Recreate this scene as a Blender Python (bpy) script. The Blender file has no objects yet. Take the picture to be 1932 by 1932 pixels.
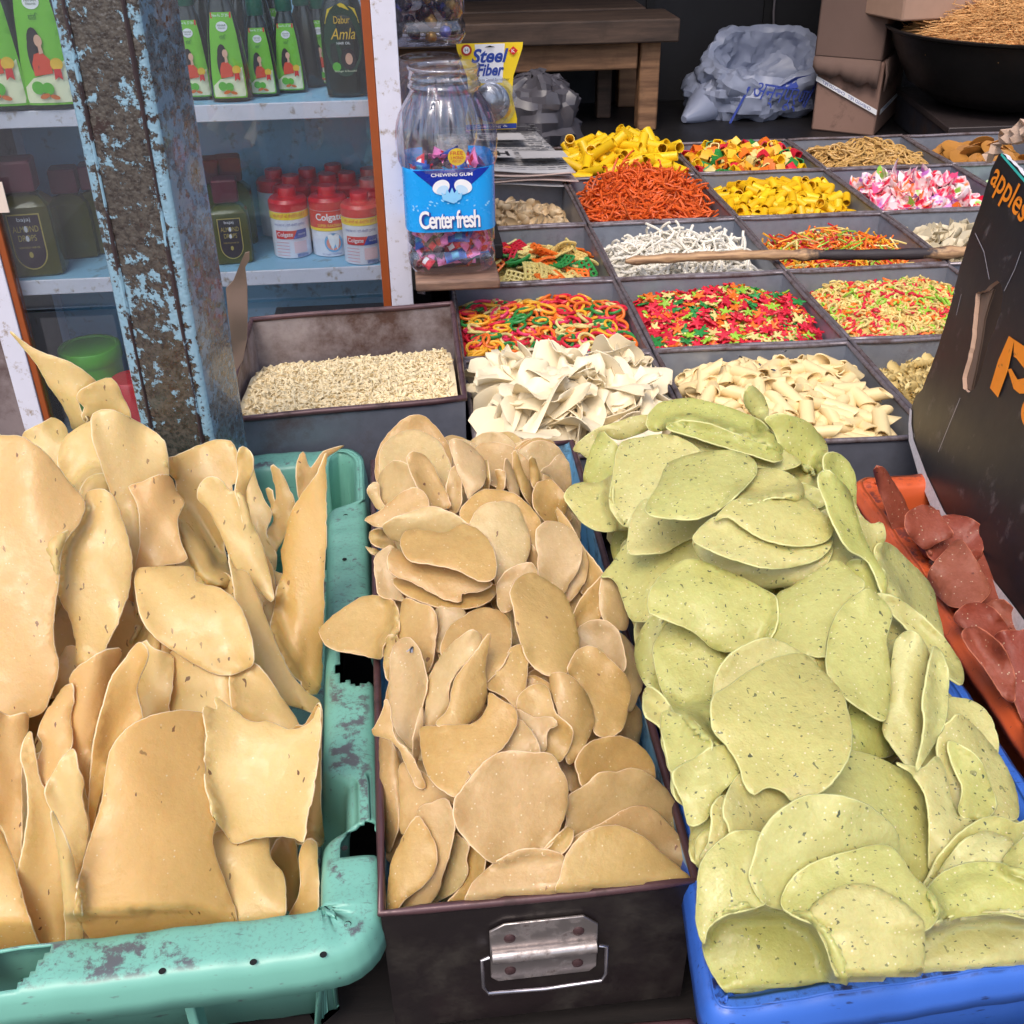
import bpy, bmesh, math, random
import numpy as np
from mathutils import Vector, Matrix
from mathutils.geometry import delaunay_2d_cdt
R_ = math.radians
sc = bpy.context.scene
COL = sc.collection

# ---------------------------------------------------------------- camera
CZ = 1.55                                   # eye height above the street
FPX, PIT, ROL, YAW = 2073.0, .5523, -.01398, .0888
_cp, _sp = math.cos(PIT), math.sin(PIT)
FWD = np.array([math.sin(YAW)*_cp, math.cos(YAW)*_cp, -_sp])
_r = np.array([math.cos(YAW), -math.sin(YAW), 0.0]); _u = np.cross(_r, FWD)
CR = _r*math.cos(ROL) + _u*math.sin(ROL); CU = np.cross(CR, FWD)
cam = bpy.data.objects.new('camera', bpy.data.cameras.new('camera')); COL.objects.link(cam)
cam.data.sensor_width = 36; cam.data.lens = FPX/1932*36; cam.data.clip_end = 200; cam.data.clip_start = .02
m = Matrix.Identity(4)
for i in range(3):
    m[i][0] = CR[i]; m[i][1] = CU[i]; m[i][2] = -FWD[i]
m[2][3] = CZ
cam.matrix_world = m
sc.camera = cam

# ---------------------------------------------------------------- light
SUN_EL, SUN_AZ = R_(58), R_(205)            # azimuth clockwise from +Y: behind the viewer, a little to the left
w = bpy.data.worlds.new('World'); sc.world = w; w.use_nodes = True
nt = w.node_tree; bg = nt.nodes['Background']
sky = nt.nodes.new('ShaderNodeTexSky'); sky.sky_type = 'NISHITA'; sky.sun_disc = False
sky.sun_elevation = SUN_EL; sky.sun_rotation = SUN_AZ; sky.dust_density = 4.0; sky.air_density = 1.0; sky.ozone_density = .6
nt.links.new(sky.outputs[0], bg.inputs[0]); bg.inputs[1].default_value = .15
sl = bpy.data.lights.new('sun', 'SUN'); sl.energy = .85; sl.angle = R_(30); sl.color = (1, .95, .9)
so = bpy.data.objects.new('sun', sl); COL.objects.link(so)
sd = Vector((math.sin(SUN_AZ)*math.cos(SUN_EL), math.cos(SUN_AZ)*math.cos(SUN_EL), math.sin(SUN_EL)))
so.rotation_euler = sd.to_track_quat('Z', 'Y').to_euler(); so.location = (0, -2, 5)
sc.view_settings.view_transform = 'Standard'; sc.view_settings.look = 'None'
sc.view_settings.exposure = 0.72; sc.view_settings.gamma = 1; sc.view_settings.use_curve_mapping = False
sc.render.engine = 'CYCLES'
sc.cycles.max_bounces = 7; sc.cycles.transparent_max_bounces = 16; sc.cycles.use_denoising = True

# ---------------------------------------------------------------- projection helpers (pixels of a 1932 px wide view of the photo -> points)
def ray(u, v): return FWD + CR*((u-966)/FPX) - CU*((v-966)/FPX)
C0 = np.array([0, 0, CZ])
def PZ(u, v, z):            # meets the horizontal plane z (world)
    d = ray(u, v); return C0 + d*((z-CZ)/d[2])
def PY(u, v, y):
    d = ray(u, v); return C0 + d*(y/d[1])
def PP(u, v, p0, n):
    d = ray(u, v); return C0 + d*(np.dot(np.array(p0)-C0, n)/np.dot(d, n))
Z0 = CZ - .71                # rim height of the trays

rng = np.random.default_rng(7); rnd = random.Random(11)

# ---------------------------------------------------------------- object helpers
def tag(o, label=None, cat=None, group=None, kind=None):
    if label: o['label'] = label
    if cat: o['category'] = cat
    if group: o['group'] = group
    if kind: o['kind'] = kind
    return o
def empty(name, loc, label, cat, group=None, rz=0):
    o = bpy.data.objects.new(name, None); COL.objects.link(o); o.location = loc; o.rotation_euler.z = rz
    o.empty_display_size = .02
    return tag(o, label, cat, group)
class MB:
    def __init__(s): s.v = []; s.f = []; s.m = []; s.sm = []
    def add(s, vs, fs, m=0, smooth=True):
        b = len(s.v); s.v += [tuple(map(float, p)) for p in vs]
        for f in fs: s.f.append(tuple(b+i for i in f)); s.m.append(m); s.sm.append(smooth)
        return s
    def box(s, a, b, m=0, M=None):
        x0, y0, z0 = a; x1, y1, z1 = b
        vs = [Vector(p) for p in ((x0,y0,z0),(x1,y0,z0),(x1,y1,z0),(x0,y1,z0),(x0,y0,z1),(x1,y0,z1),(x1,y1,z1),(x0,y1,z1))]
        if M is not None: vs = [M @ p for p in vs]
        return s.add(vs, [(0,3,2,1),(4,5,6,7),(0,1,5,4),(1,2,6,5),(2,3,7,6),(3,0,4,7)], m, False)
    def tube(s, pts, r, n=8, m=0, closed=False, caps=True):
        pts = [np.array(p, float) for p in pts]; N = len(pts); rs = r if hasattr(r, '__len__') else [r]*N
        vs = []; prev = None
        for i, p in enumerate(pts):
            if closed: t = pts[(i+1) % N]-pts[i-1]
            else: t = pts[min(i+1, N-1)]-pts[max(i-1, 0)]
            t = t/(np.linalg.norm(t)+1e-12)
            if prev is None:
                a = np.array([0, 0, 1.0]) if abs(t[2]) < .9 else np.array([1.0, 0, 0])
                x = np.cross(a, t)
            else: x = prev-t*np.dot(prev, t)
            x /= np.linalg.norm(x)+1e-12; prev = x; y = np.cross(t, x)
            for k in range(n):
                a = 2*math.pi*k/n; vs.append(p+(x*math.cos(a)+y*math.sin(a))*rs[i])
        fs = []
        for i in range(N if closed else N-1):
            j = (i+1) % N
            for k in range(n): fs.append((i*n+k, i*n+(k+1) % n, j*n+(k+1) % n, j*n+k))
        if not closed and caps: fs += [tuple(range(n))[::-1], tuple((N-1)*n+k for k in range(n))]
        return s.add(vs, fs, m)
    def lathe(s, prof, n=32, m=0, c=(0, 0, 0), sq=2.0, sx=1, sy=1, caps=True):
        # prof: (r, z) list; sq: exponent of the superellipse cross-section
        vs = []
        for r, z in prof:
            for k in range(n):
                a = 2*math.pi*k/n; ca, sa = math.cos(a), math.sin(a)
                q = (abs(ca)**sq+abs(sa)**sq)**(-1/sq)
                vs.append((c[0]+r*q*ca*sx, c[1]+r*q*sa*sy, c[2]+z))
        fs = []
        for i in range(len(prof)-1):
            for k in range(n): fs.append((i*n+k, i*n+(k+1) % n, (i+1)*n+(k+1) % n, (i+1)*n+k))
        if caps:
            fs.append(tuple(range(n))[::-1]); fs.append(tuple((len(prof)-1)*n+k for k in range(n)))
        return s.add(vs, fs, m)
    def extrude(s, poly, axis_fn, t, m=0, smooth=False):
        # poly 2D -> axis_fn(x, y, d) 3D with d in {0, t}
        n = len(poly)
        vs = [axis_fn(x, y, 0) for x, y in poly]+[axis_fn(x, y, t) for x, y in poly]
        fs = [tuple(range(n)), tuple(range(2*n-1, n-1, -1))]+[(i, i+n, (i+1) % n+n, (i+1) % n) for i in range(n)]
        return s.add(vs, fs, m, smooth)
    def mesh(s, name, mats, sharp=None):
        me = bpy.data.meshes.new(name); me.from_pydata(s.v, [], s.f)
        for mm in (mats if isinstance(mats, (list, tuple)) else [mats]): me.materials.append(mm)
        me.polygons.foreach_set('material_index', s.m); me.polygons.foreach_set('use_smooth', s.sm)
        if sharp: me.set_sharp_from_angle(angle=R_(sharp))
        me.update(); return me
    def build(s, name, mats, parent=None, loc=(0, 0, 0), sharp=40, bevel=0, fix=True):
        me = s.mesh(name, mats, sharp)
        if fix:
            bm = bmesh.new(); bm.from_mesh(me); bmesh.ops.recalc_face_normals(bm, faces=bm.faces); bm.to_mesh(me); bm.free()
        o = bpy.data.objects.new(name, me); COL.objects.link(o); o.location = loc
        if parent: o.parent = parent
        if bevel:
            b = o.modifiers.new('bevel', 'BEVEL'); b.width = bevel; b.segments = 2; b.limit_method = 'ANGLE'; b.angle_limit = R_(40)
        return o
def centre(o):       # move the origin of an unparented mesh to its middle
    me = o.data; n = len(me.vertices); a = np.empty(n*3, 'f'); me.vertices.foreach_get('co', a); a = a.reshape(-1, 3)
    c = (a.min(0)+a.max(0))/2; a -= c; me.vertices.foreach_set('co', a.ravel()); me.update()
    o.location = Vector(o.location)+Vector(c.tolist()); return o

def inpoly(px, py, poly):
    x = np.asarray(px); y = np.asarray(py); ins = np.zeros(np.broadcast(x, y).shape, bool)
    n = len(poly)
    for i in range(n):
        x1, y1 = poly[i]; x2, y2 = poly[(i+1) % n]
        if y1 == y2: continue
        c = ((y1 > y) != (y2 > y)) & (x < (x2-x1)*(y-y1)/(y2-y1)+x1)
        ins ^= c
    return ins
def triangulate(polys, step):
    """outer polygon + holes -> verts2d, tris, boundary loops (index lists)"""
    vs = []; es = []; loops = []
    for P in polys:
        b = len(vs); vs += [Vector(p) for p in P]; n = len(P); es += [(b+i, b+(i+1) % n) for i in range(n)]
    A = np.array(polys[0]); x0, y0 = A.min(0); x1, y1 = A.max(0)
    gx, gy = np.meshgrid(np.arange(x0+step/2, x1, step), np.arange(y0+step/2, y1, step*.87))
    gx = gx+(np.arange(gx.shape[0]) % 2)[:, None]*step/2
    ins = inpoly(gx, gy, polys[0])
    for P in polys[1:]: ins &= ~inpoly(gx, gy, P)
    # keep the grid off the outline
    pts = np.stack([gx[ins], gy[ins]], 1); B = np.concatenate([np.array(P) for P in polys])
    if len(pts):
        d = ((pts[:, None]-B[None])**2).sum(2).min(1); pts = pts[d > (step*.45)**2]
    vs += [Vector(p) for p in pts.tolist()]
    ov, oe, of, orig, _, _ = delaunay_2d_cdt(vs, es, [], 0, 1e-6)
    V = np.array([tuple(p) for p in ov]); T = np.array([f for f in of if len(f) == 3])
    c = V[T].mean(1); k = inpoly(c[:, 0], c[:, 1], polys[0])
    for P in polys[1:]: k &= ~inpoly(c[:, 0], c[:, 1], P)
    return V, T[k]
def border(T):
    from collections import Counter
    cnt = Counter(); 
    for a, b, c in T.tolist():
        for e in ((a, b), (b, c), (c, a)): cnt[e] += 1
    return [e for e in cnt if (e[1], e[0]) not in cnt]

# ---------------------------------------------------------------- materials
def lin(c): return tuple((x/255/12.92 if x/255 <= .04045 else ((x/255+.055)/1.055)**2.4) for x in c)
def newmat(name):
    mt = bpy.data.materials.new(name); mt.use_nodes = True; nt = mt.node_tree
    return mt, nt, nt.nodes['Principled BSDF']
def N(nt, t, **k):
    n = nt.nodes.new(t)
    for a, b in k.items():
        if a in ('inp',):
            for i, v in b.items(): n.inputs[i].default_value = v
        else: setattr(n, a, b)
    return n
def ramp(nt, fac, stops):
    r = nt.nodes.new('ShaderNodeValToRGB'); e = r.color_ramp.elements
    while len(e) < len(stops): e.new(.5)
    for i, (p, c) in enumerate(stops): e[i].position = p; e[i].color = (*c, 1) if len(c) == 3 else c
    nt.links.new(fac, r.inputs[0]); return r.outputs[0]
def mixc(nt, fac, a, b, bt='MIX'):
    n = nt.nodes.new('ShaderNodeMix'); n.data_type = 'RGBA'; n.blend_type = bt
    for s, v in ((0, fac), (6, a), (7, b)):
        if hasattr(v, 'is_linked'): nt.links.new(v, n.inputs[s])
        elif s == 0: n.inputs[0].default_value = v
        else: n.inputs[s].default_value = (*v, 1)
    return n.outputs[2]
def noise(nt, vec, scale, detail=4, rough=.6, out=0):
    n = N(nt, 'ShaderNodeTexNoise', inp={'Scale': scale, 'Detail': detail, 'Roughness': rough})
    if vec is not None: nt.links.new(vec, n.inputs[0])
    return n.outputs[out]
def coords(nt, rand=True, scale=None):
    tc = N(nt, 'ShaderNodeTexCoord'); v = tc.outputs['Object']
    if scale:
        mp = N(nt, 'ShaderNodeMapping'); mp.inputs['Scale'].default_value = scale; nt.links.new(v, mp.inputs[0]); v = mp.outputs[0]
    if rand:
        oi = N(nt, 'ShaderNodeObjectInfo'); mu = N(nt, 'ShaderNodeMath', operation='MULTIPLY'); mu.inputs[1].default_value = 37.0
        nt.links.new(oi.outputs['Random'], mu.inputs[0])
        va = N(nt, 'ShaderNodeVectorMath', operation='ADD'); nt.links.new(v, va.inputs[0]); nt.links.new(mu.outputs[0], va.inputs[1]); v = va.outputs[0]
    return v
def bump(nt, bsdf, h, strength, dist=.001):
    b = N(nt, 'ShaderNodeBump', inp={'Strength': strength, 'Distance': dist}); nt.links.new(h, b.inputs['Height']); nt.links.new(b.outputs[0], bsdf.inputs['Normal'])
def simple(name, c, rough=.5, metal=0, var=.12, nscale=30, bmp=.15, bscale=200, dirt=None, dirtamt=.5, dscale=8, coat=0, hue=0, trans=0):
    mt, nt, b = newmat(name); v = coords(nt)
    c = lin(c) if max(c) > 1 else c
    f = noise(nt, v, nscale)
    col = mixc(nt, f, tuple(x*(1-var) for x in c), tuple(min(1, x*(1+var)) for x in c))
    if hue:
        oi = N(nt, 'ShaderNodeObjectInfo'); hs = N(nt, 'ShaderNodeHueSaturation')
        mr = N(nt, 'ShaderNodeMapRange', inp={3: 1-hue, 4: 1+hue}); nt.links.new(oi.outputs['Random'], mr.inputs[0]); nt.links.new(mr.outputs[0], hs.inputs['Value'])
        nt.links.new(col, hs.inputs['Color']); col = hs.outputs[0]
    if dirt:
        d = noise(nt, v, dscale, 8, .7)
        fac = ramp(nt, d, [(max(0, .62-dirtamt*.3), (0, 0, 0)), (.72-dirtamt*.2, (1, 1, 1))])
        col = mixc(nt, fac, col, lin(dirt))
    nt.links.new(col, b.inputs['Base Color'])
    b.inputs['Metallic'].default_value = metal; b.inputs['Coat Weight'].default_value = coat
    rr = N(nt, 'ShaderNodeMapRange', inp={3: max(0, rough-.1), 4: min(1, rough+.12)}); nt.links.new(noise(nt, v, nscale*1.7), rr.inputs[0]); nt.links.new(rr.outputs[0], b.inputs['Roughness'])
    if bmp: bump(nt, b, noise(nt, v, bscale, 5), bmp)
    if trans:
        t = N(nt, 'ShaderNodeBsdfTranslucent'); nt.links.new(col, t.inputs[0]); ms = N(nt, 'ShaderNodeMixShader', inp={0: trans})
        nt.links.new(b.outputs[0], ms.inputs[1]); nt.links.new(t.outputs[0], ms.inputs[2]); nt.links.new(ms.outputs[0], nt.nodes['Material Output'].inputs[0])
    return mt
def papad_mat(name, tones, speck, dens, white=0, gloss=.42, trans=.22, mott=.25, fine=1.0, wr=1.0, wrs=38, sss=.4):
    """dried dough sheet: tone differs from piece to piece, cloudy body, seeds or herb flecks, blistered skin"""
    mt, nt, b = newmat(name); v = coords(nt)
    oi = N(nt, 'ShaderNodeObjectInfo')
    col = ramp(nt, oi.outputs['Random'], [(i/(len(tones)-1), lin(c)) for i, c in enumerate(tones)])
    cl = ramp(nt, noise(nt, v, 16, 4), [(.32, (0,)*3), (.68, (1,)*3)])
    dk = mixc(nt, 1.0, col, (.80, .70, .55), 'MULTIPLY'); lt = mixc(nt, 1.0, col, (1.14, 1.16, 1.22), 'MULTIPLY')
    body = mixc(nt, mott, col, mixc(nt, cl, dk, lt))
    gr = ramp(nt, noise(nt, v, 170, 5, .75), [(.40, (0,)*3), (.66, (1,)*3)])
    body = mixc(nt, mott*.9, body, mixc(nt, gr, dk, lt)); col = body
    if speck:
        for k, (sc_, th, dn, ms_) in enumerate(dens):
            wv = N(nt, 'ShaderNodeVectorMath', operation='MULTIPLY_ADD'); nt.links.new(noise(nt, v, sc_*1.3, 2, .5, 1), wv.inputs[0]); wv.inputs[1].default_value = (.9/sc_,)*3; nt.links.new(v, wv.inputs[2])
            mp = N(nt, 'ShaderNodeMapping'); mp.inputs['Scale'].default_value = ms_; mp.inputs['Rotation'].default_value = (.4+k, .3, .9*k+.3); nt.links.new(wv.outputs[0], mp.inputs[0])
            vo = N(nt, 'ShaderNodeTexVoronoi', inp={'Scale': sc_}); nt.links.new(mp.outputs[0], vo.inputs[0])
            d = N(nt, 'ShaderNodeMath', operation='LESS_THAN'); nt.links.new(vo.outputs['Distance'], d.inputs[0]); d.inputs[1].default_value = th
            sx = N(nt, 'ShaderNodeSeparateColor'); nt.links.new(vo.outputs['Color'], sx.inputs[0])
            g = N(nt, 'ShaderNodeMath', operation='LESS_THAN'); nt.links.new(sx.outputs[0], g.inputs[0]); g.inputs[1].default_value = dn
            mm = N(nt, 'ShaderNodeMath', operation='MULTIPLY'); nt.links.new(d.outputs[0], mm.inputs[0]); nt.links.new(g.outputs[0], mm.inputs[1])
            m2 = N(nt, 'ShaderNodeMath', operation='MULTIPLY'); nt.links.new(mm.outputs[0], m2.inputs[0])
            sr = N(nt, 'ShaderNodeMapRange', inp={3: .45, 4: .9}); nt.links.new(sx.outputs[1], sr.inputs[0]); nt.links.new(sr.outputs[0], m2.inputs[1])
            col = mixc(nt, m2.outputs[0], col, lin(speck))
    if white:
        vo = N(nt, 'ShaderNodeTexVoronoi', inp={'Scale': 300.0}); nt.links.new(v, vo.inputs[0])
        d = N(nt, 'ShaderNodeMapRange', inp={1: .1, 2: .26, 3: 1, 4: 0}); nt.links.new(vo.outputs['Distance'], d.inputs[0])
        sx = N(nt, 'ShaderNodeSeparateColor'); nt.links.new(vo.outputs['Color'], sx.inputs[0])
        g = N(nt, 'ShaderNodeMath', operation='LESS_THAN'); nt.links.new(sx.outputs[1], g.inputs[0]); g.inputs[1].default_value = white
        mm = N(nt, 'ShaderNodeMath', operation='MULTIPLY'); nt.links.new(d.outputs[0], mm.inputs[0]); nt.links.new(g.outputs[0], mm.inputs[1])
        m3 = N(nt, 'ShaderNodeMath', operation='MULTIPLY'); nt.links.new(mm.outputs[0], m3.inputs[0]); m3.inputs[1].default_value = .7
        col = mixc(nt, m3.outputs[0], col, lin((240, 228, 196)))
    nt.links.new(col, b.inputs['Base Color'])
    rr = N(nt, 'ShaderNodeMapRange', inp={1: .3, 2: .7, 3: gloss-.14, 4: gloss+.2}); nt.links.new(noise(nt, v, 60, 5), rr.inputs[0]); nt.links.new(rr.outputs[0], b.inputs['Roughness'])
    b.inputs['Specular IOR Level'].default_value = .6
    b.inputs['Subsurface Weight'].default_value = sss; b.inputs['Subsurface Radius'].default_value = (1.0, .42, .16); b.inputs['Subsurface Scale'].default_value = .005
    def mul(x, k):
        s1 = N(nt, 'ShaderNodeMath', operation='MULTIPLY'); s1.inputs[1].default_value = k; nt.links.new(x, s1.inputs[0]); return s1.outputs[0]
    def add(x, y):
        s1 = N(nt, 'ShaderNodeMath', operation='ADD'); nt.links.new(x, s1.inputs[0]); nt.links.new(y, s1.inputs[1]); return s1.outputs[0]
    vo = N(nt, 'ShaderNodeTexVoronoi', inp={'Scale': 420.0}); nt.links.new(v, vo.inputs[0])
    h = add(add(mul(noise(nt, v, wrs, 4, .55), 1.7*wr), mul(noise(nt, v, 150, 4, .6), .45*wr)), add(mul(noise(nt, v, 800, 2), .12*fine), mul(vo.outputs['Distance'], .10*fine)))
    bump(nt, b, h, .6, .0026)
    t = N(nt, 'ShaderNodeBsdfTranslucent'); nt.links.new(mixc(nt, 1.0, col, (1.06, .97, .84), 'MULTIPLY'), t.inputs[0]); ms = N(nt, 'ShaderNodeMixShader', inp={0: trans})
    nt.links.new(b.outputs[0], ms.inputs[1]); nt.links.new(t.outputs[0], ms.inputs[2]); nt.links.new(ms.outputs[0], nt.nodes['Material Output'].inputs[0])
    return mt
def clear(name, tint=(1, 1, 1), refl=1.0, rough=.04, bmp=0, opac=.03, base=.07):
    """thin clear plastic / glass: mostly passes light, reflects more at a grazing angle"""
    mt, nt, b = newmat(name); nt.nodes.remove(b)
    tr = N(nt, 'ShaderNodeBsdfTransparent'); tr.inputs[0].default_value = (*tint, 1)
    gl = N(nt, 'ShaderNodeBsdfGlossy', inp={'Roughness': rough}); gl.inputs[0].default_value = (.9, .92, 1, 1)
    df = N(nt, 'ShaderNodeBsdfDiffuse'); df.inputs[0].default_value = (.6, .6, .68, 1)
    lw = N(nt, 'ShaderNodeLayerWeight', inp={'Blend': .25})
    mr = N(nt, 'ShaderNodeMapRange', inp={3: base*refl, 4: .75*refl}); nt.links.new(lw.outputs['Facing'], mr.inputs[0])
    m1 = N(nt, 'ShaderNodeMixShader', inp={0: opac}); nt.links.new(tr.outputs[0], m1.inputs[1]); nt.links.new(df.outputs[0], m1.inputs[2])
    m2 = N(nt, 'ShaderNodeMixShader'); nt.links.new(mr.outputs[0], m2.inputs[0]); nt.links.new(m1.outputs[0], m2.inputs[1]); nt.links.new(gl.outputs[0], m2.inputs[2])
    if bmp:
        bn = N(nt, 'ShaderNodeBump', inp={'Strength': bmp, 'Distance': .001}); nt.links.new(noise(nt, coords(nt), 60, 3), bn.inputs['Height']); nt.links.new(bn.outputs[0], gl.inputs['Normal'])
    nt.links.new(m2.outputs[0], nt.nodes['Material Output'].inputs[0]); return mt
def peel_mat(name, paint, under, amount=.5, scale=22, bmp=.6, rough=.4, zscale=.6):
    """paint flaking off over a dark, dirty base"""
    mt, nt, b = newmat(name); v = coords(nt, False, (1, 1, zscale))
    f = noise(nt, v, scale, 9, .68); f2 = noise(nt, v, 5, 3)
    ad = N(nt, 'ShaderNodeMath', operation='MULTIPLY_ADD'); nt.links.new(f2, ad.inputs[0]); ad.inputs[1].default_value = .55; nt.links.new(f, ad.inputs[2])
    mask = ramp(nt, ad.outputs[0], [(.78-amount*.1, (0,)*3), (.81-amount*.1, (1,)*3)])
    d = mixc(nt, noise(nt, v, 60, 5), lin(under), tuple(x*2.6 for x in lin(under)))
    p = mixc(nt, noise(nt, v, 16, 5), lin(paint), tuple(x*.72 for x in lin(paint)))
    nt.links.new(mixc(nt, mask, d, p), b.inputs['Base Color'])
    b.inputs['Roughness'].default_value = rough
    h = mixc(nt, .4, mask, noise(nt, v, 130, 6, .7))
    bump(nt, b, h, bmp, .003); return mt
def wood_mat(name, c1, c2, ax=(1, 12, 12), rough=.7, scale=6):
    mt, nt, b = newmat(name); v = coords(nt, True, ax)
    f = noise(nt, v, scale, 8, .65)
    col = mixc(nt, ramp(nt, f, [(.32, (0,)*3), (.68, (1,)*3)]), lin(c1), lin(c2))
    col = mixc(nt, ramp(nt, noise(nt, coords(nt), 18, 5), [(.52, (0,)*3), (.75, (.6,)*3)]), col, tuple(x*.3 for x in lin(c1)))
    nt.links.new(col, b.inputs['Base Color']); b.inputs['Roughness'].default_value = rough; bump(nt, b, f, .4, .002); return mt
def tin_mat(name, c, rust, amount=.35, rough=.38, metal=.75, scale=9):
    mt, nt, b = newmat(name); v = coords(nt)
    f = noise(nt, v, scale, 8, .7); mask = ramp(nt, f, [(.66-amount*.4, (0,)*3), (.8-amount*.3, (1,)*3)])
    base = mixc(nt, noise(nt, v, 45, 6), tuple(x*.72 for x in lin(c)), tuple(min(1, x*1.2) for x in lin(c)))
    r = mixc(nt, noise(nt, v, 70, 6), tuple(x*.5 for x in lin(rust)), lin(rust))
    nt.links.new(mixc(nt, mask, base, r), b.inputs['Base Color'])
    mr = N(nt, 'ShaderNodeMapRange', inp={3: metal, 4: .1}); nt.links.new(mask, mr.inputs[0]); nt.links.new(mr.outputs[0], b.inputs['Metallic'])
    mr = N(nt, 'ShaderNodeMapRange', inp={3: rough, 4: .75}); nt.links.new(mask, mr.inputs[0]); nt.links.new(mr.outputs[0], b.inputs['Roughness'])
    bump(nt, b, noise(nt, v, 30, 6), .35, .0015); return mt

# ---------------------------------------------------------------- lettering
def text2d(s, shear=0, bold=0, width=None, height=None, space=1.0, line=None):
    cu = bpy.data.curves.new('t', 'FONT'); cu.body = s; cu.shear = shear; cu.offset = bold; cu.space_character = space
    cu.resolution_u = 4; cu.align_x = 'CENTER'
    if line: cu.space_line = line
    o = bpy.data.objects.new('t', cu); COL.objects.link(o)
    dg = bpy.context.evaluated_depsgraph_get(); me = bpy.data.meshes.new_from_object(o.evaluated_get(dg))
    vs = np.array([tuple(p.co)[:2] for p in me.vertices]).reshape(-1, 2); fs = [tuple(p.vertices) for p in me.polygons]
    bpy.data.objects.remove(o); bpy.data.curves.remove(cu); bpy.data.meshes.remove(me)
    if len(vs) == 0: return vs, fs
    lo = vs.min(0); hi = vs.max(0); vs = vs-(lo+hi)/2; ext = hi-lo
    sx = sy = 1
    if width: sx = width/ext[0]; sy = sx
    if height:
        sy = height/ext[1]
        if not width: sx = sy
    return vs*np.array([sx, sy]), fs
class Art:
    """flat printed matter: pieces stacked in thin layers over a mapping (x, y, lift) -> 3D"""
    def __init__(s, fn, step=.0003): s.mb = MB(); s.fn = fn; s.mats = []; s.k = 1; s.step = step
    def mi(s, mt):
        if mt not in s.mats: s.mats.append(mt)
        return s.mats.index(mt)
    def poly(s, pts, mt, lift=None, sub=0):
        k = s.k if lift is None else lift; s.k = k+1
        pts = [tuple(p) for p in pts]
        if sub:
            V, T = triangulate([dens(pts, sub)], sub); s.mb.add([s.fn(x, y, k*s.step) for x, y in V], [tuple(map(int, t)) for t in T], s.mi(mt), True)
        else: s.mb.add([s.fn(x, y, k*s.step) for x, y in pts], [tuple(range(len(pts)))], s.mi(mt), False)
    def ell(s, cx, cy, rx, ry, mt, n=20, rot=0, lift=None):
        c, q = math.cos(rot), math.sin(rot)
        s.poly([(cx+rx*math.cos(a)*c-ry*math.sin(a)*q, cy+rx*math.cos(a)*q+ry*math.sin(a)*c) for a in np.linspace(0, 2*math.pi, n, endpoint=False)], mt, lift)
    def rect(s, x0, y0, x1, y1, mt, sub=0, lift=None): s.poly([(x0, y0), (x1, y0), (x1, y1), (x0, y1)], mt, lift, sub)
    def text(s, t, cx, cy, w, h, mt, rot=0, lift=None, **kw):
        vs, fs = text2d(t, width=w, height=h, **kw)
        if len(vs) == 0: return
        k = s.k if lift is None else lift; s.k = k+1; c, q = math.cos(rot), math.sin(rot)
        s.mb.add([s.fn(cx+x*c-y*q, cy+x*q+y*c, k*s.step) for x, y in vs], fs, s.mi(mt), False)
    def build(s, name, parent):
        return s.mb.build(name, s.mats, parent, fix=False, sharp=None)
def dens(pts, step):
    out = []; n = len(pts)
    for i in range(n):
        a = np.array(pts[i], float); b = np.array(pts[(i+1) % n], float); k = max(1, int(math.ceil(np.linalg.norm(b-a)/step)))
        out += [tuple(a+(b-a)*j/k) for j in range(k)]
    return out

# ---------------------------------------------------------------- shared materials
M = {}
M['tin'] = tin_mat('galvanised_sheet', (150, 156, 170), (104, 84, 78), .18, .4, .45)
M['tin_wall'] = tin_mat('galvanised_wall_sheet', (120, 124, 138), (96, 78, 74), .30, .42, .4, 7)
M['rim'] = tin_mat('rolled_rim', (136, 128, 134), (92, 74, 72), .6, .32, .5, 30)
M['dark_tin'] = tin_mat('dark_painted_tin', (40, 34, 35), (62, 56, 50), .45, .32, .2, 9)
M['dark_rim'] = tin_mat('dark_painted_rim', (88, 62, 66), (60, 42, 42), .4, .3, .25, 20)
M['rusty'] = tin_mat('rusty_tin', (168, 158, 160), (98, 70, 60), .72, .5, .35, 6)
M['blue_paint'] = simple('pale_blue_paint', (130, 190, 225), .45, var=.15, dirt=(70, 60, 60), dirtamt=.35, dscale=25)
M['white_paint'] = simple('white_gloss_paint', (215, 214, 228), .35, var=.06, dirt=(150, 130, 110), dirtamt=.2, dscale=40, bmp=.25, bscale=60)
M['orange_paint'] = simple('brown_orange_paint', (150, 74, 34), .4, var=.12)
M['shelf_blue'] = simple('light_blue_painted_board', (140, 190, 222), .5, var=.1, dirt=(110, 130, 140), dirtamt=.2, dscale=30)
M['black'] = simple('soot_black', (20, 19, 21), .75, var=.4, nscale=8)
M['dark_wall'] = simple('dark_wall_paint', (30, 29, 33), .7, var=.35, nscale=5)
M['dark_floor'] = simple('dark_board', (24, 22, 24), .5, var=.4, nscale=6)
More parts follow.
